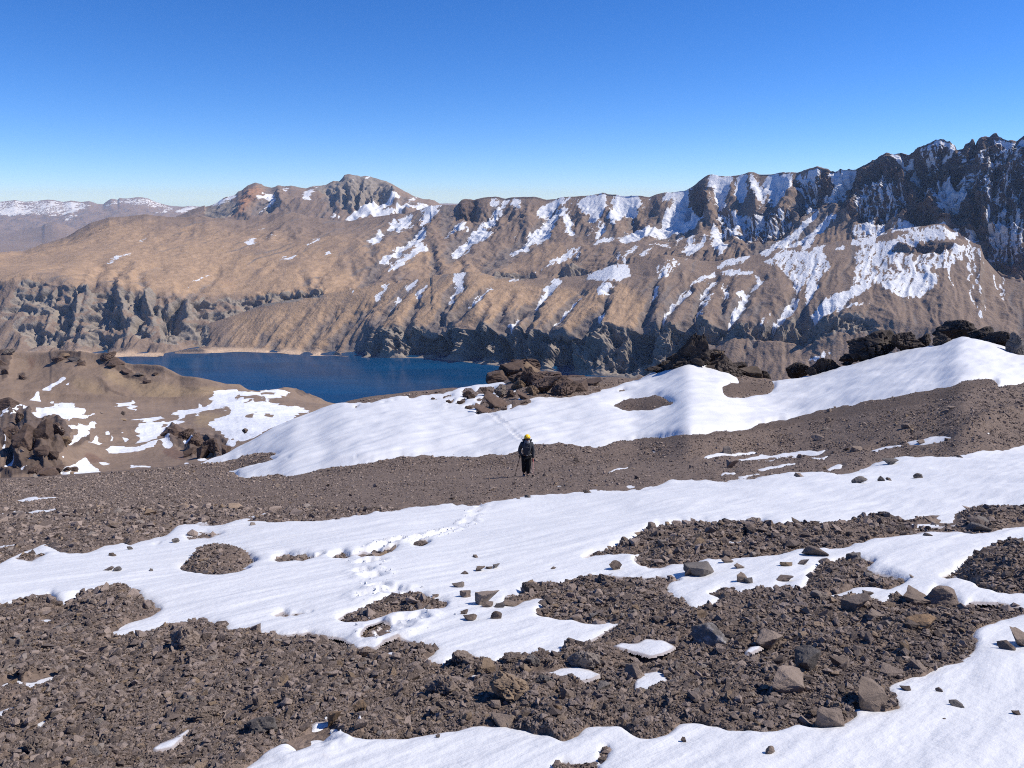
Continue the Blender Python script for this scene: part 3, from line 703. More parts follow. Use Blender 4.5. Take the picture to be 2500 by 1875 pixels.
for pl, w0, w1, d0, d1 in (
    (A4(730, 130, 735, 230, 770, 360, 850, 480, 960, 580, 1060, 680), 26, 20, 34, 14), (A4(1090, 90, 1140, 300, 1150, 460), 20, 16, 24, 16), (A4(1640, 50, 1730, 160, 1760, 230), 26, 22, 30, 20), (A4(930, 180, 1000, 360, 980, 560), 14, 14, 18, 14), (A4(1450, 90, 1400, 280, 1300, 420), 18, 18, 20, 16), (A4(200, 330, 190, 480), 10, 12, 14, 12), (A4(1780, 250, 1600, 350, 1500, 440), 18, 14, 26, 20), (A4(680, 420, 700, 560), 14, 12, 18, 14),
    (A5(660, 235, 760, 360, 880, 480, 1020, 620, 1060, 740), 30, 30, 50, 40), (A5(1000, 140, 1000, 320), 30, 30, 40, 40), (A5(860, 220, 880, 330), 20, 20, 36, 30), (A5(1340, 120, 1380, 400, 1390, 700), 26, 30, 40, 40), (A5(540, 300, 420, 480, 400, 640), 26, 26, 30, 30), (A5(1240, 150, 1250, 240), 16, 14, 30, 20), (A5(1590, 160, 1500, 500, 1400, 620), 22, 22, 34, 30), (A5(780, 640, 690, 720), 14, 14, 26, 20), (A5(150, 340, 230, 480), 20, 16, 24, 16),
    (A3(420, 150, 480, 260), 24, 18, 26, 16), (A3(860, 150, 960, 330, 960, 430), 30, 26, 26, 14), (A3(100, 310, 250, 470), 24, 24, 18, 14), (A3(1380, 200, 1430, 330), 16, 14, 20, 14), (A3(1230, 160, 1200, 330, 1150, 400), 14, 16, 18, 14), (A3(1600, 200, 1660, 340), 18, 14, 20, 10), (A3(560, 520, 420, 640), 30, 24, 16, 12),
    (A1(1060, 900, 1090, 1040, 1110, 1200), 12, 12, 24, 20), (A1(1330, 970, 1340, 1120, 1370, 1220), 14, 14, 30, 26), (A1(1680, 1050, 1690, 1180), 14, 12, 26, 20), (A1(760, 900, 800, 980), 14, 10, 22, 16), (A1(1560, 900, 1580, 960), 14, 12, 8, 8), (A1(1160, 820, 1200, 900), 16, 14, 12, 8), (A1(800, 820, 880, 860), 14, 14, 10, 8), (A2(610, 390, 760, 400), 14, 12, 12, 12), (A1(960, 300, 1330, 290), 12, 12, 8, 8),
): spur(P2, pl, w0, w1, d0, d1)
rel2 = blur(G2, 2.5, 1) + blur(P2, 2.5, 1)

def far_attrs(X, Y, px, py, pz, warp):
    wx = X + fbm(px / warp, py / warp, 4, 91) * 7; wy = Y + fbm(px / warp, py / warp, 4, 191) * 4
    sn = sample(snow_r, wx, wy)
    return dict(snow=sn, tan=sample(tan_r, wx, wy), rock=sample(rock_r, wx, wy), dark=sample(dark_r, wx, wy), sand=sample(sand_r, X, Y), rust=sample(rust_r, wx, wy)), wx, wy

def far_sheet(name, X, ctrl, rows, back, mat, rel=None, ero=(300, 30), crag=20, sm=6, shore=False, extra=None, kfar=1.0, jag=None):
    px, py, pz, XX, YY, T = loft(X, ctrl, rows, back, sm, jag)
    gx, gy = slope(px, py, pz)
    at, wx, wy = far_attrs(XX, YY, px, py, pz, 60.0 * kfar)
    nb = len(back)
    w_top = np.minimum(1, (np.arange(px.shape[0] - nb)[::-1] / 40.0)) ** 1.7
    fade = np.concatenate([0.12 + 0.88 * w_top, np.zeros(nb)])[:, None] * np.ones_like(px)
    front = (fade > 0) * 1.0
    if name == 'mountain_ridge':
        at['rock'] = at['rock'] * np.where(XX < 720, 0.25 + 0.9 * sstep(-0.25, 0.25, fbm(px / 110, py / 110 + pz / 60, 3, 29)), 1.0)
    ca = np.clip(at['rock'] + at['dark'], 0, 1)
    tn = np.clip(at['tan'], 0, 1)
    P0 = np.stack([px, py, pz], -1)
    d = np.zeros_like(px)
    if rel is not None:
        d += sample(rel, wx, wy) * (1.15 + (1.5 if shore else 0.6) * ca) * (0.9 + 0.45 * fbm(px / 60, py / 60, 3, 12))
    d += fbm(px / 420, py / 420, 3, 71) * 11 * kfar * (1 - at['sand'])
    low = 1.0
    if shore:
        low = np.clip(T / 0.22, 0, 1)[:, None] ** 1.5
    at['scree'] = np.clip(-sample(rel, wx, wy) / 26.0, 0, 1) if rel is not None else 0 * px
    N0 = normals(P0)
    P1 = P0 + N0 * (d * fade * low)[..., None]
    gx, gy = slope(P1[..., 0], P1[..., 1], P1[..., 2])
    gx = soft(np.clip(gx, -3, 3), 5, 14); gy = soft(np.clip(gy, -3, 3), 5, 14)
    e = erosion(px, py, gx, gy, ero[0], 5, 5)
    d2 = e * ero[1] * (0.30 + 0.6 * ca) * (1 - 0.35 * tn) * (1 - at['sand']) * (0.55 + 0.6 * sstep(-0.3, 0.4, fbm(px / 400, py / 400, 2, 23)))
    q = 1.0 / kfar
    al = (-0.45 * px - 0.89 * py) * q; ac = (0.89 * px - 0.45 * py) * q
    wob = fbm(px * q / 140, py * q / 140, 3, 131) * 16
    rib = -np.abs(fbm((ac + wob) / 62, al / 520, 3, 151, 0.6)) * 1.3 + 0.35
    rib2 = -np.abs(fbm((ac + wob) / 21, al / 210, 2, 161, 0.6)) + 0.25
    d2 = d2 + (rib * 8.0 + rib2 * 2.4) * kfar * (1 - (0.65 if name == 'mountain_ridge' else 0.25) * tn) * (1 - 0.8 * ca) * (1 - at['sand']) * np.clip(np.hypot(gx, gy) * 2.0, 0.15, 1.0)
    at['scree'] = np.clip(at['scree'] + (0.9 * np.clip(-rib - 0.12, 0, 1) + 0.35 * np.clip(-rib2 - 0.1, 0, 1)) * (1 - ca) * (1 - 0.5 * tn), 0, 1)
    rd = fbm3(P1[..., 0] * q / 150, P1[..., 1] * q / 150, P1[..., 2] * q / 190, 6, 41, 0.6) * 0.7
    rd = rd - 1.25 * np.abs(fbm3(P1[..., 0] * q / 62, P1[..., 1] * q / 62, P1[..., 2] * q / 75, 4, 45, 0.58)) + 0.2
    d2 += rd * crag * ca * np.where(XX < 720, 0.34, 1.0)
    st = 34.0 * kfar
    ph = P1[..., 2] / st + 0.7 * fbm(px / 150, py / 150, 3, 8) + 0.12 * px / st
    fr = ph - np.floor(ph)
    d2 += (fr - sstep(0.0, 0.25, fr)) * 10.0 * kfar * np.clip(at['rock'] + 0.6 * at['dark'], 0, 1) * sstep(-0.1, 0.3, fbm(px / 90, py / 90, 2, 18))
    d2 += fbm3(P1[..., 0] * q / 24, P1[..., 1] * q / 24, P1[..., 2] * q / 24, 4, 61) * (1.2 * kfar + 3.2 * ca) * (1 - at['sand'])
    if extra is not None: d2 += extra(px, py, pz, XX, YY, T)
    P = P1 + N0 * (d2 * fade * low)[..., None]
    sx, sy = slope(px, py, P[..., 2])
    sl = np.sqrt(sx * sx + sy * sy)
    at['rock'] = np.clip(at['rock'] + 0.45 * sstep(0.85, 1.5, sl) * (1 - at['dark']), 0, 1.2)
    # snow does not hold on the steepest rock, streaks follow the fall line
    stk = fbm((ac + wob) / 11, al / 80, 4, 33, 0.65)
    fin = fbm3(px / (14 * kfar), py / (14 * kfar), pz / (14 * kfar), 4, 7, 0.7)
    s0 = at['snow']
    hi = sstep(2.5, 3.1, T)[:, None] * sstep(900, 1300, XX) if name == 'mountain_ridge' else 0.0
    at['snow'] = s0 + (0.42 * stk + 0.20 * fin) * sstep(0.04, 0.3, s0) - 0.20 * sstep(1.2, 2.2, sl) * (s0 > 0.1) + hi * (0.30 * np.clip(-e - 0.1, 0, 1) + 0.25 * np.clip(stk, 0, 1)) * (1 - sstep(1.0, 1.8, sl))
    o = link(name, grid_mesh(name, P, attrs=at), None, M[mat])
    tag(o, kind='structure')
    return o, P, XX, YY

XF = np.arange(-420, 2921, 2.5)
# front wall: shore, cliffs, grass slopes and the bench above them
sh = A2(0, 1538, 290, 1520, 450, 1530, 690, 1535, 700, 1555, 1050, 1555, 1270, 1570, 1835, 1575) + A3(450, 1440, 700, 1470, 800, 1480) + SRC(1400, 912, 1600, 930, 1900, 960, 2920, 960)
ctop = SRC(420, 864, 500, 850, 600, 848, 700, 848, 800, 852, 860, 848, 900, 810, 960, 795, 1053, 800) + A3(250, 1120, 450, 1180, 560, 1110, 700, 1170, 850, 1120, 960, 1170, 1130, 1130, 1330, 1180, 1570, 1090, 1700, 1140) + A4(200, 1320, 380, 1250, 550, 1320, 650, 1250, 800, 1300, 950, 1240, 1150, 1290, 1280, 1270, 1500, 1300, 1600, 1230, 1800, 1230) + SRC(2100, 772, 2300, 800, 2500, 860, 2920, 880)
crest = SRC(420, 866, 470, 852) + A2(0, 1300, 260, 1220, 370, 1170, 480, 1130, 700, 1100, 880, 1070, 980, 1050, 1200, 1010, 1410, 990, 1740, 930, 1835, 920) + A3(180, 740, 470, 705, 560, 710, 700, 750, 800, 755, 1000, 760, 1280, 750, 1420, 735, 1650, 650, 1780, 645) + A4(130, 810, 300, 770, 410, 735, 560, 760, 700, 785, 820, 790, 1000, 755, 1140, 735, 1300, 690) + SRC(1967, 600, 2030, 590, 2146, 576, 2180, 562, 2230, 555, 2305, 545, 2345, 570, 2375, 592, 2395, 598, 2405, 631, 2444, 675, 2500, 691, 2920, 720)
cD = SRC(420, 3280, 600, 3380, 1000, 3440, 1500, 3320, 1900, 3250, 2300, 3150, 2500, 2850, 2920, 2700)
tD = SRC(420, 3200, 500, 3190, 860, 3130, 920, 3080, 1000, 3065, 1100, 3000, 1200, 2930, 1300, 2890, 1500, 2795, 1700, 2720, 2000, 2680, 2300, 2560, 2920, 2400)
X1 = XF[XF > 425]
far_sheet("cliff_mountainside", X1, [(sh, None), (ctop, tD), (crest, cD)], [120, 130], [(40, -12), (120, -60), (420, -330)], 'mount', rel1, (240, 22), 60, 5, True)

# back wall, plateau and main ridge
base = SRC(-420, 905, 0, 895, 190, 892, 320, 884, 380, 872, 420, 864, 500, 880, 700, 860, 1000, 760, 1300, 740, 1600, 720, 1900, 690, 2200, 660, 2400, 680, 2920, 760)
bD = SRC(-420, 2830, 200, 2880, 420, 3050, 500, 3180, 700, 3420, 1000, 3650, 1500, 3560, 1900, 3420, 2300, 3280, 2500, 2980, 2920, 2800)
wb = SRC(-420, 842, 0, 847, 200, 856, 400, 852, 500, 845, 620, 800, 800, 740, 1000, 705, 1200, 695, 1450, 680, 1700, 640, 1900, 610, 2100, 590, 2300, 560, 2500, 690, 2920, 720)
wbD = SRC(-420, 3090, 400, 3110, 500, 3260, 700, 3480, 1000, 3720, 1500, 3640, 1900, 3480, 2300, 3320, 2500, 3020, 2920, 2850)
wt = A1(-700, 1000, 0, 850, 200, 838, 330, 845, 500, 865, 700, 870, 850, 940, 1000, 915, 1270, 955, 1430, 970, 1700, 985, 2039, 1010) + A2(350, 1065, 450, 1040, 700, 1015, 850, 1005, 970, 1010, 1100, 995) + A3(0, 740, 400, 715, 700, 705, 1000, 710, 1200, 680, 1420, 655, 1600, 620) + SRC(1640, 610, 1800, 590, 1960, 575, 2100, 560, 2300, 535, 2500, 640, 2920, 660)
wtD = SRC(-420, 3340, 400, 3380, 600, 3560, 800, 3640, 1000, 3820, 1300, 3860, 1500, 3760, 1900, 3560, 2300, 3360, 2500, 3080, 2920, 2900)
md = SRC(-420, 640, 0, 632, 150, 610, 300, 590, 500, 590, 700, 585, 900, 570, 1050, 580, 1200, 590, 1400, 590, 1500, 580, 1650, 575, 1800, 550, 1900, 500, 2000, 510, 2200, 470, 2300, 440, 2500, 480, 2920, 500)
mdD = SRC(-420, 4300, 0, 4350, 500, 4400, 900, 4500, 1200, 4300, 1500, 4080, 1800, 3880, 2000, 3640, 2200, 3500, 2500, 3230, 2920, 3020)
sky = SRC(-420, 690, -200, 650, 0, 616, 60, 612) + A1(330, 555, 600, 470, 800, 355, 980, 292, 1100, 295, 1200, 277, 1330, 270, 1460, 285, 1700, 295, 1900, 300) + A2(0, 432, 150, 440, 330, 455, 500, 430, 560, 400, 640, 380, 720, 390, 850, 430, 960, 445, 1130, 470, 1280, 440, 1480, 412, 1640, 400, 1750, 370, 1835, 330) + A3(180, 172, 255, 165, 300, 168, 380, 165, 420, 128, 460, 115, 520, 120, 600, 105, 700, 105, 770, 112, 830, 105, 900, 108, 1000, 103, 1040, 112, 1110, 125, 1180, 115, 1250, 100, 1330, 100, 1430, 95, 1560, 72, 1600, 82, 1700, 90, 1835, 92) + A4(100, 258, 200, 262, 280, 270, 340, 245, 410, 228, 500, 225, 580, 208, 640, 170, 700, 130, 760, 90, 800, 85, 850, 97, 940, 100, 1060, 85, 1090, 75, 1130, 72, 1170, 88, 1260, 88, 1430, 68, 1490, 72, 1560, 50, 1640, 24, 1690, 38, 1760, 62, 1800, 58) + A5(320, 345, 420, 325, 520, 290, 600, 245, 650, 225, 700, 222, 760, 212, 820, 212, 870, 175, 940, 148, 1010, 125, 1070, 130, 1130, 155, 1165, 168, 1180, 192, 1215, 165, 1240, 145, 1290, 135, 1308, 175, 1320, 160, 1350, 115, 1390, 100, 1415, 105, 1440, 78, 1462, 70, 1490, 95, 1530, 110, 1590, 125, 1610, 140, 1640, 100, 1668, 70) + SRC(2560, 300, 2650, 340, 2920, 330)
skD = SRC(-420, 5200, 0, 5250, 250, 5000, 700, 5050, 900, 5000, 1000, 4850, 1300, 4700, 1500, 4520, 1700, 4320, 1850, 4160, 2000, 3850, 2200, 3650, 2430, 3470, 2600, 3300, 2920, 3150)
ridge, PR, _, _ = far_sheet("mountain_ridge", XF, [(base, bD), (wb, wbD), (wt, wtD), (md, mdD), (sky, skD)], [12, 80, 90, 125], [(60, -25), (220, -160), (900, -600)], 'mount', rel2, (270, 60), 52, 5,
          jag=lambda X: -(ridged(X / 60.0, X * 0 + 3.3, 4, 7) - 0.6) * (1.5 + 5.5 * sstep(1860, 2050, X)),
          extra=lambda px, py, pz, X, Y, T: sstep(1850, 2150, X) * (np.clip((T - 3.0) / 0.6, 0, 1)[:, None]) * (ridged3(px / 90, py / 90, pz / 260, 5, 77) - 0.6) * 30)

# far peak behind the plateau
XP = np.arange(430, 1120, 2.4)
pk = SRC(430, 528, 470, 512, 500, 500) + A2(0, 345, 40, 335, 100, 310, 180, 265, 255, 240, 270, 220, 300, 210, 350, 178, 410, 152, 450, 168, 490, 180, 540, 185, 580, 178, 620, 182, 660, 178, 700, 172, 760, 185, 820, 195, 880, 182, 920, 175, 980, 172, 1040, 145, 1085, 145, 1100, 130, 1130, 95, 1165, 82, 1210, 92, 1260, 105, 1350, 100, 1420, 120, 1500, 160, 1580, 205, 1660, 245, 1740, 272, 1835, 295) + A3(200, 130, 270, 165, 340, 190) + SRC(1120, 515)
pm = SRC(430, 545, 560, 510, 660, 480, 760, 480, 860, 470, 960, 480, 1040, 500, 1120, 520)
pb = SRC(430, 590, 700, 570, 1120, 570)
snow_r = new_raster(); dark_r = new_raster(); rock_r = new_raster(); tan_r = new_raster(); rust_r = new_raster(); sand_r = new_raster()
for pg in (A2(390, 380, 470, 310, 530, 240, 580, 225, 580, 245, 500, 300, 430, 360), A2(400, 270, 430, 240, 540, 215, 560, 235), A2(40, 345, 130, 290, 255, 245, 250, 265, 110, 325), A2(600, 215, 680, 185, 660, 215), A2(1140, 440, 1240, 350, 1390, 285, 1460, 300, 1440, 360, 1280, 430, 1170, 450), A2(1330, 420, 1450, 360, 1540, 350, 1540, 390, 1400, 415),
           A2(1440, 320, 1530, 265, 1580, 280, 1500, 330), A2(780, 290, 800, 230, 880, 200, 860, 260, 800, 300), A2(950, 420, 940, 390, 975, 430), A2(1020, 430, 1030, 370, 1050, 420), A2(1060, 430, 1070, 400, 1095, 440), A2(990, 420, 985, 390, 1005, 425), A2(880, 190, 940, 170, 900, 190), A2(1180, 120, 1220, 115, 1200, 125), A2(1260, 105, 1350, 100, 1330, 112),
           A2(1550, 330, 1660, 300, 1640, 360, 1560, 380), A2(1640, 290, 1720, 270, 1700, 300), A2(1620, 320, 1835, 330, 1780, 350, 1700, 340)):
    fill(snow_r, pg, 0.95, 'max')
snow_r = np.clip(blur(snow_r, 1.5, 1) * 1.3, 0, 1)
for pg in (A2(870, 200, 1040, 145, 1090, 145, 1130, 95, 1350, 100, 1500, 160, 1530, 250, 1440, 280, 1230, 350, 1110, 330, 1050, 250), A2(450, 350, 560, 270, 620, 300, 520, 360), A2(1550, 330, 1650, 310, 1640, 370, 1560, 380), A2(0, 360, 200, 280, 280, 330, 200, 420, 0, 430)):
    fill(rock_r, pg, 0.95, 'max')
rock_r = blur(rock_r, 4, 1)
fill(rust_r, A2(180, 440, 260, 300, 330, 210, 420, 170, 520, 200, 400, 280, 300, 430), 0.8); rust_r = blur(rust_r, 8, 2)
G3 = new_raster(); P3 = new_raster()
for pl, w0, w1, d0, d1 in ((A2(1390, 180, 1440, 260, 1380, 330), 26, 24, 120, 50), (A2(560, 200, 480, 290, 400, 370), 18, 18, 70, 50), (A2(1150, 200, 1130, 330), 10, 12, 60, 40), (A2(980, 200, 1030, 350), 16, 16, 40, 40), (A2(1600, 290, 1590, 370), 16, 14, 60, 30), (A2(560, 270, 500, 350), 12, 12, 60, 40), (A2(1260, 150, 1220, 330), 8, 10, 60, 50), (A2(1330, 150, 1290, 310), 8, 10, 60, 50)):
    gully(G3, pl, w0, w1, d0, d1)
for pl, w0, w1, d0, d1 in ((A2(1180, 100, 1190, 340), 16, 14, 70, 50), (A2(1490, 160, 1530, 270, 1660, 400), 20, 18, 90, 50), (A2(600, 200, 620, 300), 16, 16, 50, 40), (A2(400, 170, 300, 400), 20, 20, 60, 40), (A2(1080, 150, 1100, 250), 8, 8, 60, 40), (A2(1290, 130, 1260, 320), 8, 8, 50, 40)):
    spur(P3, pl, w0, w1, d0, d1)
rel3 = (blur(G3, 2, 1) + blur(P3, 2, 1)) * 0.75
far_sheet("distant_peak", XP, [(pb, 7000), (pm, 7500), (pk, 8100)], [40, 70], [(150, -80), (900, -700)], 'mount', rel3, (420, 50), 38, 4, kfar=1.6, jag=lambda X: -(ridged(X / 50.0, X * 0 + 8.3, 4, 17) - 0.6) * 2.5,
          extra=lambda px, py, pz, X, Y, T: sstep(1.8, 2.0, T)[:, None] * (ridged3(px / 160, py / 160, pz / 160, 3, 99) - 0.5) * 30)

# farthest ranges on the left, and a low one in the gap
snow_r = new_raster(); rock_r = new_raster(); rust_r = new_raster()
fill(snow_r, A1(-1500, 170, 0, 160, 150, 150, 400, 150, 600, 160, 720, 160, 830, 190, 720, 230, 560, 265, 340, 285, 200, 275, 0, 280, -1500, 290), 0.50)
for pg in (A1(570, 300, 700, 265, 690, 285, 600, 320), A1(540, 270, 700, 215, 800, 205, 640, 260), A1(400, 200, 480, 150, 520, 190), A1(580, 210, 620, 160, 700, 160, 690, 205), A1(0, 230, 120, 205, 240, 230, 300, 250, 160, 265, 0, 275), A1(1380, 270, 1420, 240, 1560, 220, 1500, 250), A1(1560, 250, 1700, 200, 1800, 200, 1760, 225, 1640, 265)):
    fill(snow_r, pg, 0.8, 'max')
fill(snow_r, A1(920, 190, 1030, 150, 1240, 125, 1340, 130, 1500, 190, 1620, 200, 1560, 225, 1300, 190, 1100, 170, 980, 200), 0.52, 'max')
snow_r = blur(snow_r, 1.6, 1)
XR = np.arange(-420, 620, 2.6)
rsk = A1(-1500, 200, -600, 160, 0, 155, 60, 150, 130, 140, 220, 158, 330, 150, 430, 138, 500, 145, 570, 158, 640, 145, 720, 160, 800, 150, 880, 175, 930, 178, 940, 165, 1000, 130, 1060, 140, 1075, 122, 1100, 128, 1160, 125, 1240, 115, 1330, 125, 1420, 165, 1520, 190, 1640, 200, 1740, 195, 1820, 200, 2039, 230) + SRC(620, 530)
far_sheet("distant_snowy_range", XR, [(SRC(-420, 600, 620, 560), 17500), (SRC(-420, 560, 0, 545, 300, 520, 620, 545), 20500), (rsk, 24000)], [30, 50], [(400, -150), (2500, -1200)], 'far', None, (1100, 120), 40, 3, kfar=4.0,
          extra=lambda px, py, pz, X, Y, T: sstep(1.75, 2.0, T)[:, None] * (ridged3(px / 500, py / 500, pz / 400, 3, 99) - 0.5) * 60)
snow_r = new_raster()
XL = np.arange(-420, 330, 3.0)
lsk = A1(-1500, 440, 0, 440, 100, 430, 200, 415, 300, 395, 380, 375, 400, 355, 470, 340, 520, 345, 560, 360, 600, 370, 660, 395, 760, 420) + SRC(330, 580)
far_sheet("distant_hazy_hill", XL, [(SRC(-420, 690, 330, 640), 11500), (SRC(-420, 620, 0, 610, 330, 600), 13000), (lsk, 15500)], [24, 30], [(300, -200), (1500, -900)], 'far', None, (600, 90), 40, 3, kfar=2.5)
XG = np.arange(1040, 1180, 4.0)
far_sheet("distant_gap_range", XG, [(SRC(1040, 540, 1180, 540), 26000), (SRC(1040, 520, 1180, 520), 28000), (SRC(1040, 499, 1090, 496, 1120, 497, 1180, 500), 30000)], [4, 4], [(900, -600)], 'far', None, (1500, 60), 10, 1, kfar=5.0)

# lake and the floor of the world under everything
def flat(name, x0, x1, y0, y1, z, n, mat, kind='structure'):
    gx, gy = np.meshgrid(np.linspace(x0, x1, n), np.linspace(y0, y1, n))
    return tag(link(name, grid_mesh(name, np.stack([gx, gy, np.full_like(gx, z)], -1), attrs={k: np.zeros_like(gx) for k in ('snow', 'tan', 'rock', 'dark', 'sand', 'rust', 'scree')}), None, mat), kind=kind)
flat("lake", -3600, 2600, 900, 3700, LAKE, 12, M['water'])
flat("valley_floor", -25000, 25000, -20000, 34000, -720.0, 24, M['far'])
# ------------------------------------------------------------------ the shelf and hill below on the left
snow_r = new_raster(); tan_r = new_raster(); rock_r = new_raster(); rust_r = new_raster()
for pg in (B1(280, 520, 390, 485, 400, 535, 340, 540), B1(450, 540, 540, 522, 520, 555, 570, 580, 520, 575), B1(300, 610, 420, 625, 500, 590, 710, 565, 740, 605, 850, 640, 760, 665, 880, 660, 960, 645, 830, 700, 720, 712, 680, 725, 590, 715, 540, 680, 440, 680, 330, 710, 290, 690, 370, 640),
           B1(160, 570, 250, 590, 300, 615, 240, 640, 190, 600), B1(90, 700, 140, 640, 170, 610, 180, 640, 110, 700), B1(0, 680, 60, 640, 30, 700), B1(40, 690, 80, 640, 90, 660),
           B1(650, 820, 680, 785, 780, 770, 920, 760, 930, 790, 870, 830, 900, 860, 800, 920, 720, 960, 660, 1000, 690, 930, 740, 890, 760, 850, 690, 850), B1(1020, 870, 1050, 840, 1095, 830, 1080, 860), B1(860, 955, 930, 900, 940, 875, 980, 900, 960, 920, 1020, 930, 960, 950), B1(1050, 905, 1110, 890, 1115, 910), B1(1200, 900, 1270, 895, 1220, 935), B1(1170, 870, 1220, 845, 1200, 875),
           B1(1070, 600, 1200, 580, 1320, 568, 1310, 600, 1345, 630, 1280, 625, 1230, 600), B1(1250, 555, 1325, 550, 1300, 562), B1(1270, 715, 1300, 700, 1560, 700, 1600, 712, 1480, 735, 1290, 728), B1(1400, 660, 1490, 668, 1440, 678),
           B1(1310, 945, 1380, 900, 1340, 870, 1370, 850, 1300, 815, 1370, 810, 1340, 760, 1440, 745, 1580, 740, 1660, 730, 1840, 680, 1880, 670, 1960, 640, 2212, 620, 2300, 600, 2300, 470, 2140, 495, 2050, 540, 1960, 580, 1720, 610, 1660, 665, 1760, 685, 1700, 715, 1810, 735, 1700, 790, 1600, 850, 1530, 890, 1420, 935),
           B1(1040, 1010, 1150, 985, 1300, 985, 1440, 955, 1560, 920, 1600, 900, 1500, 970, 1400, 1000, 1200, 1025, 1060, 1035), B1(1890, 665, 1960, 668, 1920, 680), B1(1260, 1145, 1400, 1140, 1510, 1160, 1440, 1168, 1280, 1160), B1(610, 1060, 650, 1055, 630, 1075), B1(950, 1140, 1000, 1125, 1070, 1140, 1010, 1160), B1(1890, 1095, 1970, 1070, 2010, 1095, 1950, 1110), B1(1760, 1130, 1870, 1130, 1800, 1145),
           B1(580, 1240, 640, 1190, 760, 1130, 840, 1070, 850, 1100, 900, 1150, 930, 1180, 1020, 1220, 1030, 1250, 900, 1270, 760, 1285, 640, 1275), B1(200, 1270, 240, 1220, 300, 1195, 260, 1260, 220, 1290), B1(170, 1190, 200, 1180, 180, 1215), B1(250, 1120, 320, 1080, 290, 1120), B1(0, 1000, 60, 920, 130, 820, 180, 740, 160, 800, 100, 900, 20, 1000), B1(0, 1180, 60, 1080, 140, 1040, 120, 1110, 20, 1180),
           B1(1560, 930, 1620, 880, 1650, 910, 1640, 950, 1700, 960, 1660, 1000, 1600, 990), B1(1770, 930, 1850, 905, 1900, 930, 1890, 995, 1830, 960), B1(600, 325, 660, 318, 480, 460, 420, 440), B1(600, 420, 690, 355, 640, 420),
           B2(30, 735, 300, 640, 150, 680, 270, 660, 240, 600, 250, 600, 0, 628, -60, 640, -60, 560, 0, 565, 120, 505, 340, 490, 460, 470, 620, 430, 740, 430, 850, 460, 700, 530, 620, 540, 420, 555, 500, 545, 640, 550, 760, 570, 800, 588, 910, 590, 980, 630, 1080, 630, 960, 660, 870, 690, 900, 720, 380, 930, 200, 905, 140, 850, 60, 790),
           B2(200, 920, 320, 930, 300, 970, 220, 970)):
    fill(snow_r, pg, 1.0)
for pg in (B2(540, 480, 620, 466, 690, 468, 660, 490, 590, 505), B2(260, 535, 320, 515, 480, 512, 620, 535, 560, 545, 360, 530), B2(360, 580, 440, 545, 470, 555, 400, 578), B2(385, 690, 480, 645, 520, 645, 460, 710), B2(580, 680, 640, 665, 690, 690, 620, 700), B1(1550, 810, 1600, 775, 1650, 770, 1610, 800), B1(700, 1200, 760, 1180, 780, 1220, 720, 1240), B1(620, 1220, 690, 1195, 700, 1220, 650, 1250), B1(690, 830, 770, 810, 780, 840, 720, 870), B1(490, 610, 550, 600, 550, 615)):
    fill(snow_r, pg, 0.0)
snow_r = blur(snow_r, 1.6, 1)
for pg, v in ((B1(690, 315, 900, 340, 1000, 400, 1250, 530, 1150, 545, 900, 530, 760, 470, 620, 410), 0.42), (B1(300, 500, 420, 430, 640, 320, 480, 460), 0.2), (B1(900, 200, 1500, 330, 2200, 400, 2200, 560, 1500, 550, 1000, 380), 0.45), (B1(500, 230, 800, 260, 900, 330, 650, 310, 400, 400, 200, 500, 100, 500, 300, 330), 0.3), (B1(1900, 640, 2212, 640, 2120, 860, 1850, 790), 0.5)):
    fill(tan_r, pg, v, 'max')
tan_r = blur(tan_r, 8, 2)
for pg in (B1(0, 80, 90, 75, 120, 130, 60, 330, 0, 420), B1(190, 240, 260, 240, 250, 340, 170, 340), B1(540, 90, 640, 60, 760, 90, 840, 220, 760, 220, 660, 130, 600, 160), B1(960, 120, 1060, 110, 1180, 170, 1300, 270, 1430, 300, 1430, 400, 1350, 350, 1180, 290, 1060, 230), B1(900, 340, 1000, 380, 1200, 480, 1310, 530, 1240, 530, 1050, 440),
           B1(0, 560, 160, 570, 300, 640, 290, 700, 420, 690, 560, 690, 660, 780, 690, 870, 640, 980, 560, 1060, 640, 1100, 620, 1260, 300, 1300, 0, 1330), B1(1600, 860, 1700, 780, 1860, 830, 1960, 890, 2100, 880, 2212, 930, 2230, 1030, 2100, 1080, 1950, 1080, 1830, 1030, 1640, 930), B1(690, 960, 830, 900, 900, 840, 860, 930), B1(1700, 240, 1800, 270, 1760, 285), B2(0, 890, 120, 870, 210, 930, 220, 1000, 0, 1090), B2(800, 400, 950, 420, 1050, 470, 1200, 525, 1100, 520, 900, 440)):
    fill(rock_r, pg, 0.9, 'max')
crag_r = blur(rock_r, 5, 2)
rock_r = blur(rock_r, 4, 2)
for pg in (B1(780, 1060, 880, 1025, 1000, 1080, 1080, 1110, 950, 1130, 900, 1150, 840, 1090), B1(1580, 1000, 1700, 980, 1860, 1060, 1800, 1110, 1640, 1080), B1(250, 140, 420, 120, 300, 200, 380, 240, 280, 230)):
    fill(rust_r, pg, 0.9, 'max')
rust_r = blur(rust_r, 6, 2)
GM = new_raster(); PM = new_raster()
for pl, w0, w1, d0, d1 in ((B1(420, 450, 560, 500), 20, 20, 8, 8), (B1(100, 900, 200, 700), 10, 14, 14, 10), (B1(280, 1000, 360, 800), 9, 9, 12, 10), (B1(60, 1130, 130, 880), 12, 10, 12, 14), (B1(500, 1000, 540, 760), 8, 8, 6, 6), (B1(400, 200, 200, 480), 16, 20, 8, 10)): gully(GM, pl, w0, w1, d0, d1)
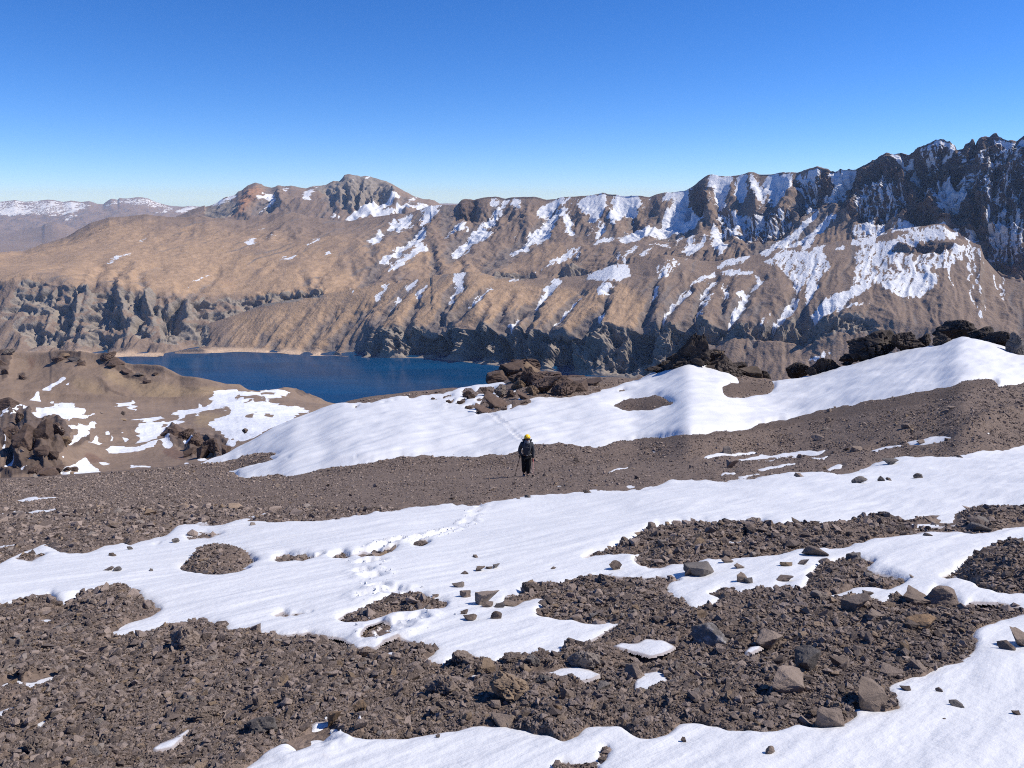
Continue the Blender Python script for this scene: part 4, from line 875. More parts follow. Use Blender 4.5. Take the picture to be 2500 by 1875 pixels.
for pl, w0, w1, d0, d1 in ((B1(660, 300, 420, 440, 280, 510), 20, 14, 14, 6), (B1(660, 300, 950, 360, 1300, 530), 24, 16, 12, 6), (B1(200, 1080, 260, 760, 330, 690), 16, 14, 14, 10), (B1(380, 1050, 440, 760, 460, 700), 14, 12, 12, 8), (B1(560, 720, 580, 960), 10, 8, 8, 6), (B1(20, 180, 60, 90), 20, 14, 10, 8), (B1(560, 130, 700, 80, 830, 200), 10, 10, 6, 8), (B1(980, 120, 1180, 210, 1400, 370), 10, 10, 10, 6),
                           (B1(1640, 840, 1780, 830), 10, 10, 9, 9), (B1(1860, 900, 1980, 960), 10, 10, 9, 9), (B1(2040, 920, 2160, 980), 12, 12, 9, 9), (B1(560, 1100, 420, 1240), 12, 12, 6, 7), (B1(860, 1040, 940, 1080), 16, 14, 5, 3), (B1(1200, 850, 1100, 890), 12, 10, 4, 4)): spur(PM, pl, w0, w1, d0, d1)
relM = blur(GM, 2, 1) + blur(PM, 2, 1)
XM = np.arange(-420, 985, 2.5)
m0 = SRC(-420, 1235, 985, 1180)
m1 = SRC(-420, 1165, 0, 1165, 250, 1150, 450, 1130, 600, 1095, 760, 1050, 985, 1040)
m2 = SRC(-420, 1070, 200, 1070, 450, 1040, 600, 1010, 800, 1000, 985, 1010)
m3 = SRC(-420, 965, 0, 968, 150, 977, 250, 979, 420, 985, 500, 972, 600, 960, 690, 956, 800, 985, 985, 1003)
m4 = SRC(-420, 872, -200, 868, 0, 861) + B1(80, 76, 130, 95, 200, 102, 300, 100, 400, 90, 480, 82, 500, 66, 600, 55, 700, 66, 760, 76, 850, 90, 960, 112, 1060, 108, 1120, 135, 1200, 172, 1300, 190, 1500, 202, 1600, 208, 1750, 278, 2000, 330, 2200, 362) + B2(150, 352, 240, 362, 350, 370, 390, 395, 430, 412, 520, 427, 620, 424, 740, 410, 780, 403, 900, 410, 960, 432, 1000, 458, 1100, 490, 1200, 525, 1300, 550, 1400, 575) + SRC(985, 1000)
px, py, pz, XX, YY, T = loft(XM, [(m0, 104), (m1, SRC(-420, 140, 985, 150)), (m2, SRC(-420, 153, 170, 154, 250, 215, 450, 240, 800, 300)), (m3, SRC(-420, 400, 500, 405, 690, 450, 985, 480)), (m4, SRC(-420, 490, 50, 488, 300, 465, 500, 432, 620, 452, 700, 474, 830, 500, 985, 505))], [10, 60, 60, 75], [(25, -10), (120, -75), (500, -340), (1300, -470)], 7)
gx, gy = slope(px, py, pz)
gx = soft(np.clip(gx, -2, 2), 8, 40); gy = soft(np.clip(gy, -2, 2), 8, 40)
sc = np.clip(py / 400, 0.3, 2.0)
wx = XX + fbm(px / 14, py / 14, 4, 91) * 7; wy = YY + fbm(px / 14, py / 14, 4, 191) * 3.5
fr = np.ones(px.shape[0]); fr[-4:] = 0; fr = fr[:, None]
ca = sample(crag_r, wx, wy)
P0 = np.stack([px, py, pz], -1); N0 = normals(P0)
N0 = np.stack([soft(N0[..., i], 4, 25) for i in range(3)], -1); N0 /= np.linalg.norm(N0, axis=-1, keepdims=True)
d = sample(relM, wx, wy) * (py / 450) * np.where(T > 2.95, 0.06, 0.26)[:, None] * (0.9 + 0.4 * fbm(px / 12, py / 12, 3, 3)) + fbm(px / 60, py / 60, 4, 4) * 1.6 * sc
P1 = P0 + N0 * (d * fr)[..., None]
d = erosion(px, py, gx, gy, 45, 5, 15) * 1.2 * sc
d += (ridged3(P1[..., 0] / (14 * sc), P1[..., 1] / (14 * sc), P1[..., 2] / (22 * sc), 5, 44) - 0.6) * np.where(T > 2.95, 0.9, 3.4)[:, None] * sc * ca
d += fbm3(px / (3 * sc), py / (3 * sc), pz / (3 * sc), 3, 46) * 0.5 * sc * (0.25 + ca)
P = P1 + N0 * (d * fr)[..., None]
at = dict(snow=sample(snow_r, wx, wy), tan=sample(tan_r, wx, wy), rock=ca, rust=sample(rust_r, wx, wy))
sx, sy = slope(px, py, P[..., 2]); sl = np.sqrt(sx * sx + sy * sy)
at['rock'] = np.clip(at['rock'] + 0.4 * sstep(0.8, 1.4, sl), 0, 1.2)
at['snow'] = at['snow'] - 0.5 * sstep(0.9, 1.7, sl) * (at['snow'] < 0.97) + 0.25 * fbm(px / 3, py / 3, 3, 8) * ((at['snow'] > 0.1) & (at['snow'] < 0.9))
MID = (XX[:-4], YY[:-4], P[:-4])
tag(link("shelf_hill", grid_mesh("shelf_hill", P, attrs=at), None, M['mid']), kind='structure')
# ------------------------------------------------------------------ the slope we stand on
H0, SA, SB = 1.62, 0.3156, 0.05
CREST = SRC(-500, 1196, -400, 1190, 0, 1172, 200, 1160, 439, 1139, 500, 1128, 560, 1108, 600, 1088, 720, 1022, 780, 1003, 830, 984, 880, 974, 930, 966, 1000, 958, 1053, 954, 1180, 938, 1290, 922, 1400, 922, 1550, 925, 1620, 906, 1680, 880, 1780, 905, 1830, 922, 1890, 930, 1950, 926, 2050, 905, 2110, 885, 2200, 862, 2290, 845, 2340, 826, 2365, 828, 2410, 838, 2440, 850, 2500, 868, 2920, 880)
CRD = SRC(-500, 56, 0, 60, 440, 62, 600, 68, 800, 76, 1200, 86, 1600, 84, 1900, 80, 2200, 74, 2500, 66, 2920, 60)

def near_D(X, Y):
    dx, dy, dz = ray(X, Y)
    A = -(dz / dy + SA - SB * dx / dy) / H0
    B = 1.0 / curve(CRD, X) + 6.0e-5 * (Y - curve(CREST_S, X))
    k = 0.004
    return 1.0 / (0.5 * (A + B + np.sqrt((A - B) ** 2 + k * k)))

_xs = np.arange(-520, 2960, 4.0)
CREST_S = list(zip(_xs, smooth1(curve(CREST, _xs), 6)))

# snow and scree drawn over the slope
nsnow = new_raster()
upper = B2(-10, 1169, 250, 1137, 400, 1095, 560, 1066, 600, 1072, 660, 1068, 760, 1060, 690, 1090, 650, 1110, 720, 1135, 640, 1150, 560, 1175, 440, 1197, 300, 1228, 228, 1239, 290, 1250, 330, 1278, 350, 1306, 480, 1300, 560, 1290, 650, 1278, 760, 1268, 800, 1285, 900, 1268, 1000, 1262, 1150, 1225, 1250, 1205, 1500, 1170, 1660, 1145, 1800, 1120, 2000, 1085, 2212, 1083) \
    + R4(600, 765, 720, 778, 860, 775, 1000, 765, 1100, 750, 1150, 735, 1230, 700, 1370, 695, 1500, 710, 1600, 718, 1700, 690, 1800, 670, 2000, 650) + B4(260, 1140, 450, 1115, 700, 1095, 760, 1075, 960, 1075, 1100, 1035, 1230, 990, 1300, 975, 1500, 950, 1700, 905, 1800, 880, 2050, 825) \
    + B5(430, 902, 600, 862, 660, 850, 800, 822, 1000, 772, 1150, 748, 1300, 720, 1460, 685, 1500, 665, 1690, 640, 1740, 655, 1770, 690, 1765, 718, 1850, 700, 1920, 690, 1980, 670, 2039, 632) \
    + SRC(2700, 905, 2700, 760, 2350, 780, 2200, 830, 2050, 870, 1950, 900) + B4(1290, 580, 1340, 640, 1310, 680, 1250, 710, 1120, 735, 1000, 745, 900, 745, 845, 735, 815, 700, 805, 640, 860, 620, 900, 602, 1000, 607, 975, 550, 900, 520, 830, 490, 760, 450, 690, 440, 650, 410, 590, 385) + SRC(1670, 860, 1630, 870, 1590, 890) + B4(110, 540, 0, 572) + R4(1640, 360, 1560, 385, 1400, 420, 1380, 395) + SRC(1320, 940, 1180, 925) \
    + R4(870, 325, 760, 350, 500, 400, 350, 412, 280, 435, 150, 445, 0, 450) + SRC(780, 985, 700, 1010, 590, 1070, 500, 1110)
fill(nsnow, upper)
mid_up = R3(-400, 1420, 0, 1400, 60, 1372, 130, 1340, 270, 1300, 350, 1340, 430, 1348, 520, 1340, 620, 1310, 700, 1290, 740, 1275, 800, 1282, 900, 1258, 1000, 1232, 1050, 1185, 1150, 1178, 1300, 1180, 1400, 1160, 1520, 1158, 1640, 1172, 1750, 1160, 1900, 1152, 2212, 1122) \
    + R4(270, 1105, 350, 1098, 500, 1082, 680, 1058, 760, 1055, 860, 1062, 960, 1055, 1100, 1030, 1180, 1015, 1250, 1005, 1370, 998, 1500, 985, 1640, 965, 1780, 945, 1950, 940, 2070, 910) + B4(300, 1562, 380, 1522, 560, 1530, 700, 1522, 900, 1560, 1050, 1550, 1200, 1540, 1350, 1490, 1500, 1470, 1650, 1480, 1800, 1470, 2000, 1440) \
    + B5(100, 1490, 250, 1500, 420, 1490, 600, 1430, 700, 1400, 800, 1375, 960, 1350, 1080, 1352, 1200, 1330, 1350, 1345, 1500, 1335, 1600, 1305, 1700, 1290, 1850, 1280, 1950, 1250, 2039, 1230) + SRC(2800, 1050, 2800, 2390, -490, 2390)
fill(nsnow, mid_up)
# scree that lies open in the snow
for pg in (
    R4(1685, 460, 1740, 440, 1800, 422, 1880, 418, 1950, 405, 2010, 425, 2070, 460, 2000, 475, 1950, 490, 1880, 488, 1800, 496, 1730, 488),
    B3(520, 430, 620, 370, 760, 300, 1060, 330, 1200, 380, 1500, 400, 1700, 440, 1640, 500, 1500, 550, 1400, 575, 1300, 590, 1220, 595, 1150, 588, 1110, 600, 1010, 575, 960, 600, 1000, 625, 930, 655, 860, 670, 790, 700, 740, 712, 650, 725, 600, 742, 500, 765, 430, 772, 410, 740, 440, 690, 490, 640, 500, 600, 560, 575, 680, 560, 700, 500, 740, 460, 660, 445),
    B3(300, 520, 400, 505, 420, 540, 460, 570, 420, 610, 330, 600, 290, 560), B3(470, 505, 560, 490, 620, 520, 580, 560, 480, 570, 440, 560), B3(240, 640, 290, 615, 330, 620, 320, 655, 260, 660), B3(150, 650, 180, 610, 215, 610, 200, 640), B3(75, 580, 180, 555, 190, 575, 110, 590), B3(320, 690, 400, 670, 420, 690, 370, 715), B3(420, 640, 450, 615, 490, 620, 470, 645), B3(0, 605, 40, 585, 50, 600),
    B3(-40, 520, 120, 495, 330, 488, 250, 515, 100, 545, -40, 550), B3(1560, 530, 1600, 515, 1650, 520, 1600, 540), B3(1780, 520, 1830, 510, 1860, 525, 1790, 535), B3(1720, 525, 1760, 510, 1770, 525),
    B2(1420, 610, 1480, 580, 1470, 600, 1430, 625), B2(1690, 580, 1760, 560, 1790, 555, 1730, 580), B2(1830, 550, 1870, 540, 1860, 552), B2(1550, 540, 1780, 480, 2000, 455, 2212, 440, 2212, 480, 2050, 520, 2000, 520, 2010, 490, 1850, 500, 1700, 520, 1620, 560), B2(1470, 1125, 1500, 1120, 1480, 1128), B2(800, 1135, 850, 1125, 830, 1138),
    # mounds and berms in the middle snow
    R6(1150, 355, 1200, 320, 1250, 300, 1270, 260, 1300, 240, 1370, 230, 1460, 238, 1550, 243, 1600, 275, 1640, 320, 1560, 342, 1530, 355, 1610, 375, 1540, 392, 1400, 405, 1300, 395, 1200, 372), R6(1730, 302, 1760, 280, 1800, 272, 1860, 285, 1930, 280, 2000, 290, 2090, 285, 2000, 305, 1900, 318, 1740, 325),
    R7(10, 292, 60, 280, 110, 258, 145, 270, 160, 280, 240, 252, 330, 240, 440, 228, 420, 245, 330, 285, 260, 290, 200, 278, 130, 305, 20, 306), R7(530, 216, 570, 190, 620, 180, 655, 200, 600, 222), R7(65, 685, 120, 645, 200, 620, 290, 600, 360, 575, 430, 555, 480, 540, 560, 548, 640, 568, 700, 572, 765, 592, 740, 612, 640, 625, 540, 642, 400, 642, 280, 682, 120, 696),
    R7(200, 805, 220, 770, 250, 740, 340, 700, 400, 712, 360, 735, 300, 762, 260, 808), R6(1730, 662, 1800, 632, 1850, 645, 1900, 635, 2000, 642, 1850, 652), R3(1100, 1257, 1200, 1225, 1280, 1222, 1360, 1230, 1250, 1257, 1150, 1266), R3(80, 1382, 120, 1360, 160, 1345, 290, 1345, 240, 1370, 200, 1392), R3(920, 1292, 990, 1280, 950, 1295),
    R5(-60, 1395, -10, 1375, 60, 1335, 100, 1312, 230, 1295, 330, 1308, 400, 1305, 500, 1300, 540, 1300, 640, 1290, 700, 1312, 780, 1330, 830, 1308, 950, 1320, 1040, 1300, 1100, 1290, 1200, 1282, 1300, 1270, 1400, 1255, 1450, 1290, 1560, 1330, 1660, 1320, 1800, 1310, 1850, 1280, 1820, 1250, 1880, 1225, 1950, 1210, 2050, 1225, 2212, 1215, 2400, 1220, 2400, 1290, 2212, 1290, 2130, 1310, 2050, 1340, 1900, 1357, 1800, 1352, 1700, 1350, 1500, 1362, 1350, 1370, 1300, 1390, 1250, 1412, 1150, 1442, 1050, 1450, 950, 1450, 800, 1480, 700, 1500, 620, 1490, 550, 1495, 400, 1505, 300, 1510, 200, 1535, 100, 1540, 0, 1550, -60, 1560),
    R7(1600, 292, 1650, 272, 1700, 258, 1800, 222, 1900, 190, 2000, 140, 2100, 108, 2150, 100, 2150, 345, 2100, 342, 2040, 335, 1980, 335, 1930, 300, 1960, 270, 1990, 250, 1920, 262, 1850, 272, 1780, 268, 1700, 285),
    R5(1450, 1275, 1600, 1272, 1700, 1260, 1690, 1275, 1550, 1290, 1470, 1290), R8(1790, 392, 1830, 350, 1850, 332, 1930, 302, 2020, 285, 2120, 262, 2212, 258, 2400, 270, 2400, 530, 2212, 516, 2100, 512, 2050, 510, 1990, 495, 1930, 492, 1920, 455, 1860, 445, 1810, 430), R8(1700, 415, 1790, 400, 1800, 428, 1740, 425),
    # the big open scree of the foreground
    R6(-1300, 560, 0, 592, 100, 572, 220, 560, 320, 535, 360, 560, 410, 590, 470, 560, 500, 540, 620, 520, 770, 495, 800, 530, 860, 555, 940, 595, 1020, 620, 920, 670, 850, 692, 740, 720, 650, 740, 700, 770, 780, 775, 850, 775, 900, 755, 950, 742, 1080, 715, 1240, 695, 1340, 712, 1440, 720, 1500, 757, 1600, 755, 1740, 760, 1850, 775, 1960, 765, 2090, 790, 2200, 808)
    + R7(150, 835, 190, 862, 240, 858, 300, 862, 360, 822, 410, 800, 450, 785, 490, 800, 560, 832, 640, 845, 690, 862, 680, 890, 600, 932, 660, 950, 740, 962, 800, 930, 860, 925, 920, 935, 955, 965, 1020, 955, 1070, 962, 1110, 935, 1180, 920, 1260, 922, 1340, 932, 1400, 930, 1500, 932, 1525, 880, 1530, 850, 1600, 848, 1670, 832, 1740, 782, 1800, 735, 1900, 690, 1800, 702, 1700, 716, 1620, 710, 1550, 682, 1480, 690, 1400, 670, 1310, 647, 1350, 620, 1375, 595, 1410, 560, 1330, 548, 1250, 560, 1190, 590, 1140, 590, 1135, 530, 1220, 525, 1240, 495, 1330, 465, 1420, 470, 1500, 472, 1560, 445, 1620, 430, 1750, 396, 1820, 410, 1900, 420, 2050, 415, 2212, 410)
    + R8(50, 416, -10, 432, -40, 450, -60, 480, -40, 510, 0, 560, 60, 582, 90, 610, 120, 632, 180, 610, 230, 600, 320, 550, 260, 530, 205, 522, 300, 485, 360, 500, 400, 520, 460, 515, 540, 510, 610, 526, 650, 490, 700, 485, 770, 500, 840, 470, 850, 420, 880, 370, 940, 340, 1000, 320, 1080, 310, 1150, 292, 1200, 310, 1280, 322, 1210, 345, 1230, 370, 1280, 382, 1330, 402, 1400, 420, 1480, 440, 1430, 465, 1350, 490, 1250, 482, 1150, 482, 1000, 530, 870, 550, 940, 565, 1020, 545, 1100, 545, 1200, 560, 1290, 602, 1340, 592, 1380, 560, 1440, 545, 1540, 540, 1620, 545, 1640, 500, 1690, 480, 1760, 540, 1820, 592, 1880, 572, 2000, 575, 2100, 570, 2212, 602, 2320, 590, 2320, 620, 2212, 642, 2150, 657, 2050, 690, 1950, 712, 1900, 740, 1870, 772, 1895, 810, 1890, 872, 1850, 910, 1790, 952, 1700, 975, 1600, 1022, 1520, 1040, 1450, 1062, 1390, 1085, 1360, 1112, 1370, 1172, 1430, 1242, 1300, 1255, 1120, 1242, 1140, 1302, 1100, 1330, 1060, 1352, 950, 1372, 870, 1372, 780, 1355, 700, 1380, 560, 1402, 420, 1392, 330, 1382, 260, 1350, 200, 1352, 100, 1345, 0, 1350)
    + R7(2140, 1410, 2060, 1442, 1980, 1440, 1920, 1400, 1850, 1362, 1740, 1350, 1650, 1362, 1620, 1395, 1600, 1422, 1500, 1452, 1450, 1440, 1400, 1402, 1320, 1400, 1250, 1372, 1160, 1368, 1100, 1362, 900, 1366, 820, 1385, 740, 1402, 600, 1425, 500, 1442, 380, 1440, 250, 1446, 160, 1440, 110, 1422, 60, 1370, 0, 1342) + R6(2040, 1342, 2000, 1346, 1950, 1370, 1900, 1402, 1820, 1460, 1750, 1502, 1640, 1560, 1540, 1626, 1400, 1720, 1200, 2900, -1300, 2900),
    R7(1430, 1612, 1490, 1580, 1580, 1590, 1700, 1580, 1720, 1640, 1430, 1660), R7(1715, 1560, 1745, 1500, 1780, 1490, 1775, 1560, 1730, 1600),
):
    fill(nsnow, pg, 0.0)
# snow scraps lying in the scree
for pg in (
    R7(870, 1046, 950, 1035, 980, 1050, 1060, 1030, 1200, 1020, 1300, 1005, 1400, 985, 1470, 1000, 1600, 985, 1660, 1000, 1740, 1030, 1690, 1060, 1620, 1072, 1560, 1050, 1450, 1032, 1350, 1040, 1250, 1032, 1150, 1045, 1050, 1052, 980, 1062), R7(1810, 850, 1870, 825, 1950, 830, 2000, 800, 2110, 810, 2190, 850, 2120, 885, 2030, 912, 1930, 880), R7(1955, 1070, 1990, 1030, 2080, 1000, 2150, 1030, 2150, 1070, 2080, 1090, 2050, 1132, 1960, 1132),
    R7(320, 882, 380, 885, 440, 870, 510, 915, 450, 925, 380, 905), R7(205, 930, 250, 918, 250, 930, 220, 946), R6(-100, 775, 0, 740, 90, 712, 180, 690, 290, 668, 378, 670, 360, 705, 300, 725, 200, 716, 100, 735, 0, 765, -100, 800), R6(-60, 1120, 0, 1100, 60, 1060, 150, 1040, 140, 1075, 250, 1040, 390, 1020, 370, 1060, 360, 1092, 270, 1120, 190, 1162, 140, 1130, 100, 1122, 40, 1150, 0, 1168, -60, 1180),
    R6(435, 1060, 480, 1025, 545, 998, 540, 1020, 470, 1052), R6(-80, 1290, 0, 1265, 60, 1240, 100, 1240, 110, 1270, 160, 1282, 90, 1310, 0, 1342, -80, 1360), R6(228, 1342, 270, 1305, 330, 1290, 345, 1308, 290, 1335, 300, 1345, 240, 1370), R6(960, 1500, 1010, 1465, 1100, 1425, 1150, 1400, 1200, 1370, 1195, 1390, 1130, 1445, 1080, 1490, 985, 1510), R6(150, 1455, 200, 1425, 200, 1440, 165, 1460),
    R8(440, 870, 480, 850, 530, 838, 540, 850, 525, 868, 460, 892), R8(232, 200, 300, 185, 400, 182, 430, 170, 470, 160, 450, 185, 380, 210, 300, 212), R5(340, 1420, 400, 1405, 480, 1400, 530, 1415, 520, 1428, 420, 1430), R8(410, 85, 500, 82, 520, 92, 440, 96),
    R5(270, 905, 290, 885, 330, 880, 450, 870, 600, 860, 630, 872, 520, 885, 400, 897), R5(310, 920, 450, 915, 560, 900, 600, 890, 740, 880, 900, 865, 1050, 852, 1010, 875, 960, 890, 850, 900, 740, 902, 680, 920, 500, 922), R5(600, 972, 700, 945, 850, 925, 870, 930, 780, 950, 640, 982), R5(1235, 872, 1300, 850, 1400, 830, 1480, 818, 1500, 828, 1400, 848, 1300, 872),
    R5(1500, 800, 1560, 785, 1680, 765, 1760, 768, 1830, 772, 1760, 800, 1660, 812, 1540, 818), R5(1000, 978, 1060, 950, 1140, 932, 1110, 958, 1040, 972), R5(370, 1015, 440, 995, 520, 985, 500, 1000, 420, 1012), R5(460, 1022, 560, 1005, 690, 993, 620, 1008, 520, 1025), R5(1955, 757, 2005, 745, 1980, 768), R5(920, 912, 980, 895, 1080, 890, 1020, 912), R5(1200, 808, 1280, 800, 1270, 812),
    B3(1660, 1300, 1760, 1280, 1800, 1275, 1890, 1268, 1970, 1265, 1900, 1287, 1800, 1295, 1720, 1306), B3(1205, 1367, 1240, 1360, 1285, 1362, 1220, 1377), B3(1180, 1452, 1240, 1440, 1290, 1430, 1335, 1440, 1230, 1457), B3(1560, 1288, 1590, 1276, 1615, 1278, 1580, 1292), B3(2090, 1120, 2184, 1108, 2184, 1118, 2120, 1126), B3(1155, 1106, 1195, 1100, 1190, 1110),
    R3(60, 1041, 130, 1028, 200, 1015, 290, 1008, 385, 1005, 320, 1020, 240, 1030, 150, 1040), R3(-100, 1140, 0, 1118, 100, 1105, 100, 1118, 200, 1098, 330, 1078, 455, 1065, 350, 1088, 240, 1110, 150, 1125, 60, 1140, 0, 1143, -100, 1150), R3(-60, 1020, 0, 1010, 70, 1006, 0, 1020), R3(-100, 1330, 0, 1302, 80, 1290, 175, 1282, 150, 1298, 60, 1315, -100, 1350), R3(1340, 1172, 1400, 1150, 1480, 1130, 1560, 1115, 1645, 1103, 1610, 1120, 1540, 1135, 1450, 1165), R3(1150, 1167, 1200, 1158, 1255, 1156, 1170, 1174),
    B4(120, 1280, 170, 1266, 235, 1260, 200, 1278), B4(500, 1340, 560, 1330, 560, 1345), B4(1700, 1190, 1800, 1178, 1760, 1192), B4(1860, 1200, 1990, 1180, 1920, 1200), B4(2130, 1182, 2184, 1172, 2184, 1185),
    B3(870, 290, 930, 262, 935, 272, 890, 300), B3(490, 690, 560, 685, 590, 690, 520, 698), B3(560, 635, 640, 620, 600, 645), B3(740, 660, 800, 640, 780, 690, 740, 700), B3(850, 600, 900, 585, 960, 600, 880, 620), B3(610, 590, 690, 570, 720, 575, 640, 605), B3(760, 540, 840, 500, 850, 510, 790, 560),
):
    fill(nsnow, pg, 0.82 if pg[0][1] > 1500 else 1.0)
nsnow_fine = blur(nsnow, 2.0, 1)
nsnow_wide = blur(nsnow, 7.0, 2)
# fine dark grit bands, and the heaped-up ground
fine_r = new_raster()
fill(fine_r, B4(0, 1150, 450, 1115, 960, 1075, 1300, 975, 1800, 880, 2184, 810, 2184, 930, 1900, 950, 1500, 1030, 1000, 1120, 500, 1180, 0, 1200)); fill(fine_r, B5(0, 960, 430, 900, 1000, 770, 1460, 680, 1690, 640, 1770, 690, 1500, 790, 1000, 900, 500, 990, 0, 1060)); fill(fine_r, R4(1685, 460, 1800, 422, 1950, 405, 2070, 460, 1950, 490, 1800, 496)); fill(fine_r, B4(805, 640, 1000, 600, 1340, 640, 1250, 710, 850, 740))
fine_r = blur(fine_r, 8, 2)
heap_r = new_raster()
for pg, v in ((R6(1180, 340, 1280, 270, 1360, 250, 1540, 260, 1600, 310, 1500, 345, 1400, 370, 1220, 360), 0.42), (R6(-300, 620, 0, 620, 320, 560, 400, 610, 300, 640, 0, 690, -300, 700), 0.24), (R6(460, 620, 560, 550, 760, 515, 850, 575, 960, 630, 760, 690, 560, 700, 480, 690), 0.36), (R6(820, 830, 980, 760, 1240, 715, 1420, 745, 1600, 790, 1900, 800, 2150, 830, 2100, 900, 1700, 880, 1300, 900, 900, 920), 0.16),
              (R7(950, 1080, 1100, 1040, 1350, 1060, 1400, 1150, 1250, 1230, 1000, 1220, 930, 1150), 0.10), (R7(560, 1080, 700, 1050, 880, 1080, 900, 1150, 700, 1200, 560, 1170), 0.08), (R7(1530, 870, 1650, 855, 1800, 900, 1850, 960, 1650, 985, 1540, 950), 0.10), (R7(760, 950, 900, 930, 940, 980, 860, 1000, 760, 990), 0.06), (R7(1230, 520, 1330, 475, 1500, 480, 1620, 440, 1760, 410, 1820, 450, 1700, 500, 1400, 540), 0.14),
              (R5(0, 1360, 230, 1310, 500, 1310, 700, 1330, 950, 1335, 1300, 1285, 1400, 1270, 1430, 1310, 1200, 1370, 900, 1400, 600, 1440, 0, 1500), 0.28), (R5(1850, 1250, 2000, 1225, 2400, 1225, 2400, 1280, 2000, 1290), 0.3), (R7(1650, 275, 1900, 200, 2100, 120, 2150, 200, 2000, 240, 1800, 262), 0.22), (R8(1820, 400, 1870, 350, 1960, 310, 2120, 280, 2400, 275, 2400, 480, 2212, 480, 2050, 470, 1940, 450), 0.62), (R7(120, 670, 300, 610, 480, 555, 640, 580, 720, 595, 540, 625, 280, 660), 0.10), (R7(360, 860, 450, 800, 560, 840, 650, 865, 560, 900, 440, 880), 0.07),
              (R8(860, 420, 1000, 340, 1150, 310, 1260, 380, 1100, 440, 900, 460), 0.12), (R5(1800, 760, 1900, 680, 2000, 640, 2212, 610, 2400, 600, 2400, 680, 2212, 690, 2000, 720), 0.75), (R5(1000, 900, 1300, 800, 1500, 770, 1500, 800, 1200, 880), 0.25), (R6(1450, 1480, 1700, 1330, 1750, 1400, 1560, 1480), 0.05)):
    fill(heap_r, pg, v, 'max')
heap_r = blur(heap_r, 11, 2) * 0.42

FOOT = []
random.seed(5)
for v in (R7(230, 405, 290, 430, 250, 352, 305, 345, 270, 545, 400, 525, 330, 500), R7(340, 770, 420, 740, 540, 680), R6(1975, 1430),):
    FOOT += [(a, b, random.uniform(.85, 1.15)) for a, b in v]
for tr, n, j in ((R7(300, 250, 380, 222, 500, 196, 650, 158, 740, 130, 830, 112), 26, 3), (R4(810, 1185, 850, 1160, 870, 1140, 880, 1120, 900, 1095, 930, 1065), 11, 6), (B3(578, 758, 640, 800, 700, 845, 770, 900, 820, 960, 850, 1000), 22, 3), (B3(850, 1000, 900, 1010), 3, 2), (B3(200, 560, 170, 680, 130, 740), 8, 4)):
    a = np.array(tr); s = np.concatenate([[0], np.cumsum(np.hypot(*(a[1:] - a[:-1]).T))])
    for k in range(n):
        t = s[-1] * (k + random.random() * .6) / n
        FOOT.append((np.interp(t, s, a[:, 0]) + random.uniform(-j, j), np.interp(t, s, a[:, 1]) + random.uniform(-j, j) * 0.5, random.uniform(.8, 1.1)))
FOOTW = [place(a, b, near_D(a, b)) + (k,) for a, b, k in FOOT]

def warp_xy(X, Y, x, y):
    D = np.maximum(y, 1.0); s = 0.06 + D * 0.012
    n1 = fbm(x / (s * 6), y / (s * 9), 4, 21); n2 = fbm(x / (s * 6), y / (s * 9), 4, 57)
    u = (x + y) * 0.7071; w = (y - x) * 0.7071
    X = X + fbm(x / (s * 1.4), y / (s * 2.2), 2, 121) * 3.5; Y = Y + fbm(x / (s * 1.4), y / (s * 2.2), 2, 157) * 3.0
    st = fbm(u / (s * 26), w / (s * 5), 3, 63)
    return X + n1 * 9 + st * 10 * np.clip(D / 20, 0.2, 1.2), Y + n2 * 5

def near_masks(X, Y, x, y):
    wx, wy = warp_xy(X, Y, x, y)
    return sample(nsnow_fine, wx, wy), sample(nsnow_wide, wx, wy), wx, wy

def near_scale(y): return np.interp(y, [0, 4, 10, 36, 80], [0.15, 0.24, 0.58, 1.5, 2.6])

def edge(m, mw):                       # 0 in scree .. 1 in snow, 0.5 on the border
    return 0.85 * m + 0.15 * mw

def ground_dz(X, Y, x, y, m, mw, sp):
    """sp: spacing of the sample rows in metres (fades what the mesh cannot carry)"""
    sc = near_scale(y); e = edge(m, mw)
    bare = 1 - sstep(0.3, 0.8, e)
    k = 0.15 + 0.85 * np.abs(2 * mw - 1)              # thin towards the melting edge
    dz = sc * (-0.022 - 0.0775 * (2 * e - 1) * k)
    dz = dz + sample(heap_r, X, Y) * bare * np.clip(0.55 + 0.45 * sc, 0.6, 1.6) * (1 + 0.35 * fbm(x / 0.35, y / 0.35, 3, 88))
    g = 0
    for wl, a, sd in ((2.6, 0.05, 1), (0.9, 0.045, 2), (0.38, 0.035, 3), (0.17, 0.020, 4), (0.08, 0.011, 5)):
        f = np.clip(wl / (2.2 * sp) - 0.3, 0, 1)
        n = perlin(x / wl, y / wl, 100 + sd)
        if sd >= 2: n = n + 0.7 * (np.abs(perlin(x / wl * 1.3 + 9, y / wl * 1.3, 200 + sd)) - 0.3)
        g = g + n * a * f
    return dz + g * (0.25 + 0.75 * bare) * np.where(sample(fine_r, X, Y) > 0.4, 0.5, 1.0)

